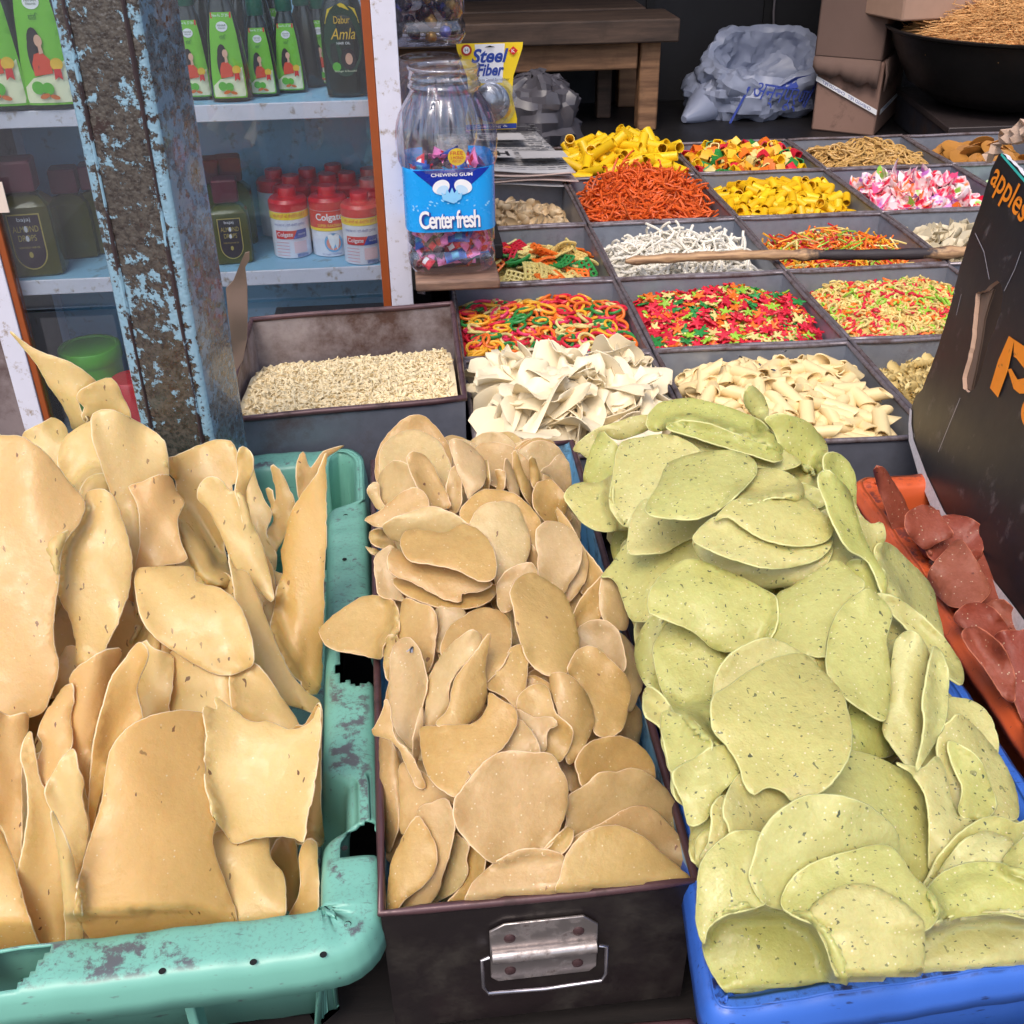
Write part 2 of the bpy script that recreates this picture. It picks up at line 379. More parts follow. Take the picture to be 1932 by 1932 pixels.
# ================================================================ setting
def struct(o): o['kind'] = 'structure'; return o
g = MB(); g.add([(-30, -30, 0), (30, -30, 0), (30, 30, 0), (-30, 30, 0)], [(0, 1, 2, 3)], 0, False)
struct(g.build('ground', simple('street_stone', (98, 92, 88), .85, var=.3, nscale=6)))
FL = CZ-.83                  # raised floor of the shop
struct(MB().box((-2.2, 3.02, .0), (3.4, 4.4, FL)).build('shop_floor', M['dark_floor']))
struct(MB().box((-2.2, 4.12, FL), (3.4, 4.3, 2.75)).build('back_wall', M['dark_wall']))
struct(MB().box((3.2, 1.9, 0), (3.4, 4.12, 2.75)).build('side_wall', M['dark_wall']))
struct(MB().box((-2.4, 2.26, 0), (-.95, 4.4, 2.75)).build('masonry_wall', M['dark_wall']))
struct(MB().box((-2.4, 2.95, 2.35), (3.4, 4.4, 2.48)).build('ceiling', M['dark_wall']))
# seams of the back wall boards
for i in range(7):
    x = -.4+i*.42
    MBx = MB().box((x, 4.108, FL), (x+.03, 4.121, 2.3)); o = MBx.build('wall_batten', M['black'])
    tag(o, 'dark vertical batten on the black back wall', 'batten', 'battens of the back wall')
    centre(o)
stone = simple('grey_rubble_stone', (125, 112, 112), .9, var=.35, nscale=14, bmp=.9, bscale=22, dirt=(84, 66, 64), dirtamt=.5)
s = MB().box((-1.25, 1.93, 0), (-.715, 2.16, 2.75)); o = s.build('stone_pier', stone, bevel=.01)
tag(o, 'rough grey stone pier beside the left white edge of the cabinet', 'pier'); centre(o)

def table(name, x0, x1, y0, y1, zt, mt, label, legs=True, th=.03):
    t = empty(name, ((x0+x1)/2, (y0+y1)/2, 0), label, 'table'); cx, cy = (x0+x1)/2, (y0+y1)/2
    MB().box((x0-cx, y0-cy, zt-th), (x1-cx, y1-cy, zt)).build('table_top', mt, t, bevel=.003)
    for sx in (x0-cx+.01, x1-cx-.07):
        for sy in (y0-cy+.01, y1-cy-.07): MB().box((sx, sy, 0), (sx+.06, sy+.06, zt-th-.001)).build('leg', mt, t)
    MB().box((x0-cx+.075, y0-cy+.02, zt-th-.09), (x1-cx-.075, y0-cy+.045, zt-th-.001)).build('apron', mt, t)
    return t
woodd = wood_mat('dark_stained_plank', (40, 34, 33), (22, 19, 20))
BT = Z0-.185                 # top of the low front bench
TT = Z0-.118                 # top of the counter under the trays
table('display_table', -.29, 2.05, 1.353, 2.99, TT-.001, woodd, 'dark wooden counter under the grid of metal trays')
table('front_bench', -.95, 1.25, .40, 1.35, BT-.001, woodd, 'low dark bench under the papad crates at the front')

# ================================================================ black tin ledge under the papad tin (its lip shows at the bottom)
def tin_box(name, quad, h, label, mats, lift=0, wall=.0022, rr=.004, group=None, inner=None):
    """open tin: quad = four rim corners (front-left, front-right, back-right, back-left), world"""
    q = [np.array(p, float) for p in quad]; c = sum(q)/4; base = np.array([c[0], c[1], c[2]-h])
    t = empty(name, base, label, 'tin' if 'tray' not in name else 'tray', group)
    def off(d): # inward offset in plan
        out = []
        for i in range(4):
            a = q[i-1]; b = q[i]; e = q[(i+1) % 4]
            u1 = (b-a)[:2]/np.linalg.norm((b-a)[:2]); u2 = (e-b)[:2]/np.linalg.norm((e-b)[:2])
            n1 = np.array([-u1[1], u1[0]]); n2 = np.array([-u2[1], u2[0]])
            k = (n1+n2)/(1+np.dot(n1, n2)); out.append(np.array([b[0]+k[0]*d, b[1]+k[1]*d, b[2]]))
        return out
    O = [p-base for p in q]; I = [p-base for p in off(wall)]
    mb = MB(); dz = np.array([0, 0, h])
    vs = O+[p*np.array([.985, .985, 0]) for p in O]+I+[p*np.array([.985, .985, 0])+np.array([0, 0, .003]) for p in I]
    fs = []; ms = []
    for i in range(4):
        j = (i+1) % 4
        mb.add([vs[i], vs[j], vs[4+j], vs[4+i]], [(0, 3, 2, 1)], 0, False)
        mb.add([vs[8+i], vs[8+j], vs[12+j], vs[12+i]], [(0, 1, 2, 3)], 1, False)
        mb.add([vs[i], vs[j], vs[8+j], vs[8+i]], [(0, 1, 2, 3)], 0, False)
    mb.add(vs[4:8], [(0, 3, 2, 1)], 0, False); mb.add(vs[12:16], [(0, 1, 2, 3)], 1, False)
    mb.build('tray_body' if 'tray' in name else 'tin_body', [mats[0], inner or mats[0]], t, fix=False)
    # rolled rim with slightly wavy run
    pts = []
    W = [(a+b)/2 for a, b in zip(O, I)]
    for i in range(4):
        a, b = W[i], W[(i+1) % 4]
        for k in range(8):
            s_ = k/8; p = a+(b-a)*s_; wv = .0008*math.sin(7*s_+i*2+c[0]*9)
            pts.append(p+np.array([0, 0, wv]))
    MB().tube(pts, rr, 8, closed=True).build('rim', mats[1], t, sharp=60)
    return t

# papad tin
tb = [PZ(718, 1727, Z0), PZ(1316, 1664, Z0), PZ(1080, 832, Z0+.045), PZ(702, 872, Z0+.045)]
papad_tin = tin_box('metal_tin', tb, .175, 'dark brown painted tin with a drawer pull, heaped with tan papads', (M['dark_tin'], M['dark_rim']), rr=.0038, inner=M['blue_paint'])
# drawer pull on the front face
f0 = np.array(tb[0]); f1 = np.array(tb[1]); ex = (f1-f0)/np.linalg.norm(f1-f0); ez = np.array([0, 0, 1.0]); ey = np.cross(ez, ex)
def front(x, z, d): return f0+ex*x+ez*z-ey*d-np.array(papad_tin.location)     # d = how far it stands out
yf = (f0[1]+f1[1])/2
pc = [PY(920, 1745, yf), PY(928, 1850, yf), PY(1128, 1822, yf), PY(1125, 1718, yf)]
xs = sorted([float(np.dot(p-f0, ex)) for p in pc]); zs = sorted([float(p[2]-f0[2]) for p in pc])
xa, xb = (xs[0]+xs[1])/2, (xs[2]+xs[3])/2; za, zb = (zs[0]+zs[1])/2, (zs[2]+zs[3])/2
ch = .012
plate = [(xa+ch*.5, za), (xb-ch*.5, za), (xb, za+ch*.5), (xb, zb-ch), (xb-ch, zb), (xa+ch, zb), (xa, zb-ch*.6), (xa, za+ch*.5)]
mplate = tin_mat('worn_plated_steel', (176, 168, 166), (70, 52, 50), .38, .3, .85, 45)
hp = MB(); hp.extrude(plate, lambda x, z, d: front(x, z, .0008+d), .0022)
zm = za+(zb-za)*.50
hp.tube([front(xa+.001, zm, .0048), front((xa+xb)/2, zm, .0052), front(xb-.001, zm, .0048)], .0062, 12)
hpo = hp.build('handle_plate', mplate, papad_tin, bevel=.0006)
for (x, z) in ((xa+.016, zb-.017), (xb-.016, zb-.017), (xa+.016, za+.013), (xb-.016, za+.013)):
    p = front(x, z, .003); r = MB()
    vs = []; 
    for k, (rr_, dd) in enumerate(((.0048, 0), (.0045, .0012), (.003, .002), (.0003, .0024))):
        for a in np.linspace(0, 2*math.pi, 12, endpoint=False): vs.append(front(x+rr_*math.cos(a), z+rr_*math.sin(a), .003+dd))
    r.add(vs, [(i*12+k, i*12+(k+1) % 12, (i+1)*12+(k+1) % 12, (i+1)*12+k) for i in range(3) for k in range(12)])
    r.build('rivet', simple('rivet_brown', (70, 48, 50), .5, .3), hpo)
zw = za-.004
bail = [front(xa-.001, zm, .005), front(xa-.007, zm-.001, .006), front(xa-.007, zw+.008, .009), front(xa-.003, zw, .010), front((xa+xb)/2, zw-.001, .011), front(xb+.003, zw, .010), front(xb+.007, zw+.008, .009), front(xb+.007, zm-.001, .006), front(xb+.001, zm, .005)]
MB().tube(bail, .0017, 10).build('pull_ring', tin_mat('bright_wire', (190, 186, 194), (90, 70, 70), .1, .18, .95), papad_tin)
# flakes of old blue paint inside the right-hand edge
fl = MB(); a = np.array(tb[1]); b = np.array(tb[2])
for k in range(34):
    s0 = rnd.uniform(.0, .98); L = rnd.uniform(.004, .02); p = a+(b-a)*s0+np.array([-.0035, 0, -.006])-np.array(papad_tin.location)
    d = (b-a)/np.linalg.norm(b-a); poly = []
    for q in range(9):
        t_ = q/8*2*math.pi; poly.append(p+d*L*math.cos(t_)*(1+.2*rnd.random())+np.array([-.0006, 0, .0032*math.sin(t_)*(1+.5*rnd.random())]))
    fl.add(poly, [tuple(range(9))], 0, False)
fl.build('flaked_paint', simple('flaked_blue', (165, 205, 235), .5), papad_tin)
# second tin below, only its lip shows
lt = tin_box('metal_tin', [(-.02, .545, BT+.02), (.20, .538, BT+.02), (.20, .56, BT+.02), (-.02, .56, BT+.02)], .02, 'reddish brown rolled lip of a shallow tin under the papad tin', (M['dark_tin'], M['dark_rim']), rr=.005)

# ================================================================ pole
def pole_mat(name, paint, base1, base2, axis, half, edgebias, th):
    """blistered dirty metal down the middle, flaking pale paint towards the edges"""
    mt, nt, b = newmat(name); tc = N(nt, 'ShaderNodeTexCoord'); v = tc.outputs['Object']
    dt = N(nt, 'ShaderNodeVectorMath', operation='DOT_PRODUCT'); nt.links.new(v, dt.inputs[0]); dt.inputs[1].default_value = (axis[0], axis[1], 0)
    ab = N(nt, 'ShaderNodeMath', operation='ABSOLUTE'); nt.links.new(dt.outputs['Value'], ab.inputs[0])
    ed = N(nt, 'ShaderNodeMapRange', inp={1: half*.45, 2: half, 3: 0, 4: edgebias}); nt.links.new(ab.outputs[0], ed.inputs[0])
    f = noise(nt, v, 75, 8, .7); f2 = noise(nt, v, 14, 5)
    s1 = N(nt, 'ShaderNodeMath', operation='MULTIPLY_ADD'); nt.links.new(f2, s1.inputs[0]); s1.inputs[1].default_value = .55; nt.links.new(f, s1.inputs[2])
    s2 = N(nt, 'ShaderNodeMath', operation='ADD'); nt.links.new(s1.outputs[0], s2.inputs[0]); nt.links.new(ed.outputs[0], s2.inputs[1])
    mask = ramp(nt, s2.outputs[0], [(th, (0,)*3), (th+.025, (1,)*3)])
    vo = N(nt, 'ShaderNodeTexVoronoi', inp={'Scale': 300.0}); vo.feature = 'SMOOTH_F1'; nt.links.new(v, vo.inputs[0])
    bs = mixc(nt, ramp(nt, noise(nt, v, 130, 6, .7), [(.36, (0,)*3), (.62, (1,)*3)]), lin(base1), lin(base2))
    bare = ramp(nt, noise(nt, v, 24, 6, .6), [(.60, (0,)*3), (.63, (1,)*3)])
    bs = mixc(nt, bare, bs, lin((50, 34, 32)))
    pt = mixc(nt, noise(nt, v, 40, 6), lin(paint), tuple(x*.7 for x in lin(paint)))
    nt.links.new(mixc(nt, mask, bs, pt), b.inputs['Base Color'])
    b.inputs['Roughness'].default_value = .2; b.inputs['Specular IOR Level'].default_value = 1.0; b.inputs['Coat Weight'].default_value = .5
    h0 = mixc(nt, bare, mixc(nt, .5, vo.outputs['Distance'], noise(nt, v, 190, 5, .7)), (.35,)*3)
    h = mixc(nt, .35, h0, mask)
    bump(nt, b, h, .7, .003); return mt
D = 1.2
pl = PY(262, 800, D); pr = PY(407, 800, D)
pa = np.array([pl[0], D+.0]); pb = np.array([pr[0], D-.028])
e = pb-pa; L = np.linalg.norm(e); e /= L; nn = np.array([e[1], -e[0]])        # nn points to the viewer
P2 = [pa, pb, pb-nn*L*.92, pa-nn*L*.92]
def rounded(P, r, k=5):
    out = []; n = len(P); mi = []
    for i in range(n):
        a, b, c = P[i-1], P[i], P[(i+1) % n]; u = (a-b)/np.linalg.norm(a-b); v = (c-b)/np.linalg.norm(c-b)
        for j in range(k):
            t = j/(k-1); p = b+u*r*(1-t)**2+v*r*t*t; out.append(p)
    return out
out = rounded(P2, .007)
cen = sum(P2)/4; pv = []; zs_ = np.linspace(0, 2.3, 60)
pb_ = MB()
for z in zs_: pv += [(p[0]-cen[0], p[1]-cen[1], z) for p in out]
n = len(out)
fs = [(i*n+k, i*n+(k+1) % n, (i+1)*n+(k+1) % n, (i+1)*n+k) for i in range(len(zs_)-1) for k in range(n)]
for f in fs:
    k = f[0] % n; pass
pb_.add(pv, fs)
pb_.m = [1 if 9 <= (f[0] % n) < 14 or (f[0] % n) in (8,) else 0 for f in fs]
pole_m = pole_mat('peeling_blue_pole', (138, 176, 198), (36, 28, 27), (82, 76, 70), e, L*.5, .17, .862)
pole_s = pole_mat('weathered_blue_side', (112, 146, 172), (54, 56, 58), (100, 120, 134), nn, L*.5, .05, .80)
pole = pb_.build('steel_pole', [pole_m, pole_s], None, (cen[0], cen[1], 0), sharp=50)
tag(pole, 'square steel pole with flaking pale blue paint in front of the cabinet', 'pole')
# raised weld seams beside each corner
sm = MB()
for p, off in ((P2[0], e*.016), (P2[1], -e*.014)):
    q = p+off+nn*.0006-cen; sm.tube([(q[0], q[1], z) for z in np.linspace(0, 2.3, 40)], [.0022+.0008*math.sin(i*1.7) for i in range(40)], 6)
sm.build('weld_seam', peel_mat('peeling_seam', (138, 176, 198), (40, 30, 32), -.6, 50), pole)
# torn cardboard stuck behind the pole
cb = [(440, 530), (452, 500), (462, 478), (470, 476), (470, 492), (462, 505), (466, 540), (467, 590), (466, 640), (458, 680), (441, 708), (424, 790), (424, 985), (408, 985), (410, 790), (430, 700), (436, 640), (430, 590), (426, 545)]
V, T = triangulate([cb], 12)
mbc = MB(); Yc = 1.36
vs = [PY(u, v, Yc+.004*math.sin(v*.05)) for u, v in V]; k = len(vs)
mbc.add(vs, [tuple(map(int, t)) for t in T]); mbc.add([v+np.array([0, .004, 0]) for v in vs], [tuple(map(int, t[::-1])) for t in T])
for a_, b_ in border(T): mbc.add([vs[a_], vs[b_], vs[b_]+np.array([0, .004, 0]), vs[a_]+np.array([0, .004, 0])], [(0, 1, 2, 3)])
M['card'] = simple('brown_cardboard', (168, 138, 118), .85, var=.12, nscale=18)
o = mbc.build('cardboard_scrap', M['card']); tag(o, 'torn brown strip of cardboard standing between the pole and the rusty tin', 'cardboard'); centre(o)

# ================================================================ glass fronted cabinet
YC = 1.89
def rx(u, v, y=YC): return PY(u, v, y)
xr = -.004; xw = -.043; xo = -.058       # right stile: white then brown inner strip
xl = -.686; xl2 = -.698; xlw = -.735
zb_, zt_ = CZ-1.45, CZ+.25
cab = empty('display_cabinet', ((xlw+xr)/2, YC+.16, zb_), 'white painted shop cabinet with sliding glass front and pale blue shelves', 'cabinet')
cx, cy = (xlw+xr)/2, YC+.16
def loc(b, ox=cx, oy=cy, oz=zb_): return tuple(p-q for p, q in zip(b, (ox, oy, oz)))
def cbx(name, a, b, mt, bevel=.0015): return MB().box(loc(a), loc(b)).build(name, mt, cab, bevel=bevel)
cbx('stile', (xw, YC, zb_), (xr, YC+.03, zt_), M['white_paint'])
cbx('stile', (xlw, YC, zb_), (xl2, YC+.03, zt_), M['white_paint'])
cbx('inner_strip', (xo, YC+.003, zb_), (xw-.0005, YC+.028, zt_), M['orange_paint'])
cbx('inner_strip', (xl2+.0005, YC+.003, zb_), (xl, YC+.028, zt_), M['orange_paint'])
cbx('side_panel', (xw+.002, YC+.031, zb_), (xr-.002, YC+.31, zt_), M['white_paint'])
cbx('side_panel', (xlw+.002, YC+.031, zb_), (xlw+.02, YC+.31, zt_), M['white_paint'])
cbx('back_panel', (xlw+.003, YC+.312, zb_), (xr-.003, YC+.325, zt_), M['shelf_blue'])
SU, SL_ = CZ-.372, CZ-.655
for z in (SU, SL_, CZ-.985):
    cbx('shelf', (xlw+.021, YC+.036, z-.022), (xw+.0015, YC+.31, z), M['shelf_blue'])
    cbx('shelf_edge', (xlw+.021, YC+.0315, z-.026), (xw+.0015, YC+.0355, z+.001), M['white_paint'])
gl = clear('cabinet_glass', (.93, .96, .97), 1.0, .02, base=.04, opac=.022)
cbx('glass_pane', (xl+.0005, YC+.012, CZ-.70), (xo-.0005, YC+.016, zt_), gl, 0)
cbx('glass_pane', (xl+.0005, YC+.012, zb_+.02), (xo-.0005, YC+.016, CZ-.706), gl, 0)
# door catch at the foot of the right stile
mb = MB(); c0 = PY(795, 552, YC); mb.tube([loc(c0+np.array([-.006, .012, -.004])), loc(c0+np.array([.006, -.006, 0])), loc(c0+np.array([.006, -.01, .006])), loc(c0+np.array([-.004, -.006, .006]))], .002, 8)
mb.build('catch', M['rim'], cab)

# ---- hair oil bottles
P_ = {}
def col(name, c, rough=.4, metal=0, **k):
    if name not in P_:
        P_[name] = simple(name, c, rough, metal, var=.03, bmp=0, **k)
    return P_[name]
green_l = col('label_lime', (120, 196, 52)); cream = col('label_cream', (238, 240, 205)); redp = col('print_red', (214, 44, 40)); whitep = col('print_white', (238, 238, 242))
skin = col('print_skin', (226, 176, 150)); hairp = col('print_dark', (34, 22, 24)); dressp = col('print_orange_red', (222, 74, 40)); fruit = col('print_fruit_green', (92, 180, 50)); almondp = col('print_almond', (214, 112, 50))
darkg = col('print_dark_green', (20, 80, 40)); yel = col('print_yellow', (248, 214, 40)); blk = col('print_black', (24, 22, 26)); bluep = col('print_blue', (40, 70, 160))
oilm = simple('dark_oil_bottle', (20, 30, 20), .15, var=.2, coat=.6, bmp=0); capg = simple('green_cap', (14, 92, 70), .35, var=.1, bmp=0)
def oil_bottle(x, y, z, s, label, rz=0, art=True, capc=None):
    t = empty('hair_oil_bottle', (x, y, z), label, 'bottle', 'hair oil bottles on the top shelf', rz)
    b = MB(); b.lathe([(.016, 0), (.0265, .002), (.028, .008), (.027, .03), (.0215, .09), (.0165, .118), (.0125, .128), (.0115, .136)], 28, sq=3.0, sy=.62)
    for v in range(len(b.v)): pass
    b.v = [tuple(c*s for c in p) for p in b.v]; b.build('bottle_body', oilm, t)
    k = MB(); k.lathe([(.0135, .131), (.0145, .133), (.0138, .158), (.0118, .162), (.011, .1635), (.004, .165)], 20); k.v = [tuple(c*s for c in p) for p in k.v]
    k.build('cap', capg, t)
    if art:
        def fn(px, pz, l):
            # label sits on the front face of the tapering body
            h = np.interp(pz, [0, .008, .03, .09, .118], [.0265, .028, .027, .0215, .0165]); u_ = min(.98, abs(px)/h)
            yy = -h*.62*(1-u_**3)**(1/3)
            return (px*s, (yy-.0004)*s-l, pz*s)
        a = Art(fn)
        def face(sh, top=.112, bot=.006): return [(-.0225*sh, bot+.004), (-.0215*sh, bot), (.0215*sh, bot), (.0225*sh, bot+.004), (.0215*sh, .04), (.0175*sh, .085), (.0135*sh, top), (-.0135*sh, top), (-.0175*sh, .085), (-.0215*sh, .04)]
        a.poly(face(1.0), green_l, sub=.006); a.poly([(x_*.93, z_) for x_, z_ in ((-.0225, .012), (-.0215, .008), (.0215, .008), (.0225, .012), (.021, .045), (.006, .034), (-.012, .03), (-.022, .022))], cream, sub=.006)
        a.poly([(-.0133, .105), (.0133, .105), (.0133, .112), (-.0133, .112)], redp)
        a.text('New Rs. 27 20/-', 0, .1085, .022, .0035, whitep)
        a.ell(0, .095, .0075, .0062, whitep); a.text('NIHAR', 0, .0965, .011, .0026, darkg); a.text('Naturals', 0, .0935, .009, .002, darkg)
        a.text('शांति', 0, .083, .009, .006, darkg)
        a.ell(-.004, .06, .0062, .014, hairp); a.ell(-.007, .05, .0045, .016, hairp)
        a.poly([(-.009, .032), (.008, .034), (.0075, .046), (.001, .053), (-.006, .051), (-.009, .043)], dressp)
        a.ell(.000, .0625, .0036, .0052, skin); a.poly([(-.001, .058), (.002, .058), (.003, .052), (-.001, .051)], skin)
        a.ell(.0125, .042, .0055, .0055, col('print_gold', (236, 190, 50))); a.poly([(.009, .028), (.0125, .031), (.016, .028), (.0155, .038), (.0095, .038)], redp)
        a.ell(-.008, .022, .0058, .0058, fruit); a.ell(.001, .021, .0055, .0055, fruit); a.ell(-.003, .0145, .0048, .0022, almondp, rot=.3); a.ell(.006, .0135, .0045, .002, almondp, rot=-.3)
        a.build('label', t)
    return t
def on(u, v, z): p = PZ(u, v, z); return p[0], p[1]
def bot(u, v, s, label, **k):
    x, y = on(u, v, SU); y = min(max(y, YC+.055), YC+.27); d = ray(u, v); t = y/d[1]; x = d[0]*t
    return oil_bottle(x, y, SU, s, label, **k)
bot(24, 222, 1.78, 'largest lime labelled oil bottle, cut by the left edge of the photo'); bot(112, 216, 1.7, 'large lime labelled oil bottle half hidden by the left side of the pole')
bot(376, 186, 1.10, 'lime labelled oil bottle half hidden behind the right side of the pole')
bot(440, 189, 1.22, 'tall lime labelled oil bottle standing free right of the pole')
bot(500, 180, .96, 'small lime labelled oil bottle between the tall one and its twin'); bot(552, 173, .98, 'small lime labelled oil bottle in the middle of the shelf, cap clearly visible')
bot(611, 160, .95, 'lime labelled oil bottle next to the dark oval bottle')
for i, (u, v, s_) in enumerate(((405, 160, 1.12), (472, 155, 1.12), (528, 150, 1.1), (582, 150, 1.0), (640, 140, 1.05), (72, 170, 1.4), (500, 140, 1.15), (20, 170, 1.4))):
    x, y = on(u, v, SU); y = YC+.17+.02*(i % 3); d = ray(u, v); x = d[0]*y/d[1]
    oil_bottle(x, y, SU, s_, 'dark oil bottle with green cap standing in the shaded rear row', art=(i in (2, 5)))
# dark oval bottle
x, y = on(655, 160, SU); y = YC+.075; x = PY(655, 150, y)[0]
t = empty('hair_oil_bottle', (x, y, SU), 'dark green oval oil bottle with yellow rimmed label, last on the shelf', 'bottle', 'hair oil bottles on the top shelf')
b = MB(); b.lathe([(.02, 0), (.034, .003), (.036, .02), (.037, .08), (.036, .125), (.028, .15), (.014, .165), (.012, .175)], 32, sy=.5, sq=2.3); b.build('bottle_body', simple('amla_glass', (18, 34, 24), .18, coat=.5, bmp=0), t)
MB().lathe([(.014, .172), (.015, .175), (.014, .2), (.004, .203)], 20).build('cap', capg, t)
a = Art(lambda px, pz, l: (px, -.0178*(1-min(.98, abs(px)/.038)**2.3)**(1/2.3)-.0012-l, pz))
a.ell(0, .09, .031, .056, col('print_deep_green', (16, 60, 34))); a.poly([(-.028, .115), (.028, .115), (.022, .137), (.0, .146), (-.022, .137)], yel); a.poly([(-.028, .113), (.028, .113), (.021, .131), (.0, .14), (-.021, .131)], col('print_deep_green', (16, 60, 34)))
a.text('Dabur', .0, .121, .026, .011, col('print_gold', (236, 190, 50))); a.text('Amla', 0, .1, .04, .017, col('print_gold', (236, 190, 50)), shear=.3); a.text('HAIR OIL', 0, .086, .022, .004, whitep)
a.ell(.006, .062, .012, .016, hairp); a.ell(.007, .062, .006, .009, skin); a.ell(-.014, .05, .007, .007, fruit); a.text('Stronger & Beautiful', 0, .043, .036, .004, cream)
a.build('label', t)

# ---- almond oil bottles (square shouldered, maroon cap)
oily = newmat('olive_oil_glass')[0]
nt_ = oily.node_tree; b_ = nt_.nodes['Principled BSDF']; b_.inputs['Base Color'].default_value = (*lin((96, 92, 30)), 1); b_.inputs['Roughness'].default_value = .12; b_.inputs['Transmission Weight'].default_value = .35; b_.inputs['IOR'].default_value = 1.2; b_.inputs['Coat Weight'].default_value = .6
maroon = simple('maroon_cap', (92, 22, 42), .4, var=.12)
plum = col('label_plum', (48, 24, 38)); gold = col('label_gold', (206, 186, 96), .3, .4)
def almond(u, v, y, s, label, zs=SL_, art=True):
    x = PY(u, v, y)[0]
    t = empty('almond_oil_bottle', (x, y, zs), label, 'bottle', 'almond oil bottles on the middle shelf', R_(6))
    b = MB(); b.lathe([(.03, 0), (.0345, .003), (.035, .02), (.0345, .075), (.033, .09), (.022, .101), (.013, .104), (.012, .11)], 32, sq=7, sy=.75); b.v = [tuple(c*s for c in p) for p in b.v]
    b.build('bottle_body', oily, t, sharp=30)
    k = MB(); k.lathe([(.0185, .107), (.0215, .109), (.0215, .143), (.019, .1455)], 32, sq=12, sy=.95); k.v = [tuple(c*s for c in p) for p in k.v]; k.build('cap', maroon, t, sharp=30)
    if art:
        a = Art(lambda px, pz, l: (px*s, -.0268*s-l, pz*s))
        def sh(g): return [(-.020+g, .083-g), (.020-g, .083-g)]+[((.020-g)*math.cos(q), .035+(.024-g)*math.sin(q)) for q in np.linspace(0, -math.pi, 14)]
        a.poly(sh(0), gold); a.poly(sh(.0016), plum)
        a.text('bajaj', 0, .0755, .016, .0065, whitep); a.text('ALMOND', 0, .064, .031, .008, gold); a.text('DROPS', 0, .0525, .022, .008, gold)
        a.ell(.0005, .064, .0022, .0042, whitep); a.ell(0, .052, .0022, .004, whitep); a.ell(0, .031, .0025, .004, gold); a.text('NON STICKY HAIR OIL', 0, .0405, .026, .0026, gold)
        a.build('label', t)
    return t
almond(88, 556, YC+.085, 1.36, 'olive coloured almond oil bottle with maroon cap, leftmost and largest on the middle shelf')
almond(440, 467, YC+.10, 1.02, 'olive almond oil bottle with maroon cap standing right of the pole')
for u, y in ((150, .17), (205, .19), (412, .2), (452, .21)): almond(u, 470, YC+y, 1.1, 'almond oil bottle in the rear row of the middle shelf', art=False)
# ---- tooth powder cans
canred = simple('can_red', (214, 26, 40), .3, var=.06, coat=.3, bmp=0); canwhite = simple('can_white', (225, 226, 238), .3, var=.03, bmp=0)
def can(u, v, y, label, kind=0, s=1.0, art=True, zs=SL_):
    x = PY(u, v, y)[0]; t = empty('tooth_powder_can', (x, y, zs), label, 'can', 'red and white tooth powder cans', R_(rnd.uniform(-4, 4)))
    R = .0345
    MB().lathe([(.03, 0), (R, .002), (R, .083), (R, .0852)], 36).build('can_body', canwhite, t, sharp=30)
    MB().lathe([(R+.0006, .0855), (R+.0008, .100), (R-.003, .1055), (.018, .107), (.0165, .1085), (.0165, .1205), (.0155, .1225), (.003, .123)], 36).build('lid', canred, t, sharp=35)
    if art:
        def fn(px, pz, l): q = px/R; return ((R+.0004+l)*math.sin(q), -(R+.0004+l)*math.cos(q), pz*1.17)
        a = Art(fn)
        if kind == 0:
            a.rect(-.052, .0615, .052, .0725, yel, sub=.005); a.text('90% बच्चों को कैविटिज होती हैं', 0, .067, .062, .0075, redp)
            a.text('भारत का नं.1 एंटी-कैविटी टूथपेस्ट', 0, .0535, .058, .0055, bluep)
            a.rect(-.027, .032, .018, .045, redp, sub=.005); a.poly([(.004, .032), (.03, .032), (.03, .0455), (.012, .0455)], bluep, sub=.005); a.text('Colgate', -.01, .0385, .028, .0085, whitep, bold=.01); a.text('Strong Teeth', .02, .0385, .013, .003, whitep)
            for i in range(5): a.rect(-.027, .026-i*.005, -.004, .0268-i*.005, col('print_pale_red', (220, 130, 140)))
            a.rect(.004, .01, .026, .028, col('print_pink', (240, 205, 210)), sub=.006)
            for i in range(9): a.rect(.008+i*.002, .004, .009+i*.002, .009, bluep)
        else:
            a.rect(-.052, .045, .052, .0725, redp, sub=.005); a.text('Colgate', .0, .062, .05, .014, whitep, bold=.02)
            a.rect(-.052, .042, .052, .0465, yel, sub=.005); a.text('SUPER RAKSHAK', 0, .0505, .044, .0045, yel)
            a.ell(.004, .024, .016, .015, col('print_sky', (120, 180, 226)), 26); a.ell(.004, .023, .0125, .011, col('print_blush', (236, 150, 130)), 24)
            a.poly([(-.006, .036), (.0, .038), (.004, .035), (.009, .038), (.014, .035), (.013, .024), (.010, .012), (.006, .022), (.002, .012), (-.003, .023)], whitep)
            a.text('Stronger Healthier', 0, .006, .034, .0035, bluep)
        a.build('label', t)
    return t
can(553, 467, YC+.125, 'red and white powder can with yellow band, left of the front three', 0); can(627, 467, YC+.125, 'powder can with a tooth printed on its front, middle of the front three', 1)
can(688, 496, YC+.073, 'powder can standing nearest the glass by the right frame', 0)
for u, y, lb in ((560, .205, 0), (628, .205, 0), (702, .16, 0), (592, .25, 0), (664, .21, 0), (705, .235, 0), (530, .255, 0), (640, .275, 0)):
    can(u, 440, YC+y, 'red lidded powder can in the crowded rear rows', art=False)
# small pale tag beside the almond oil
a = MB().box((-.012, -.001, 0), (.012, .001, .05)); o = a.build('paper_tag', col('tag_pale', (222, 204, 190)), None, (PY(5, 400, YC-.001)[0], YC-.0035, PY(5, 400, YC)[2]))
tag(o, 'small pale paper tag stuck to the left frame of the cabinet', 'tag')
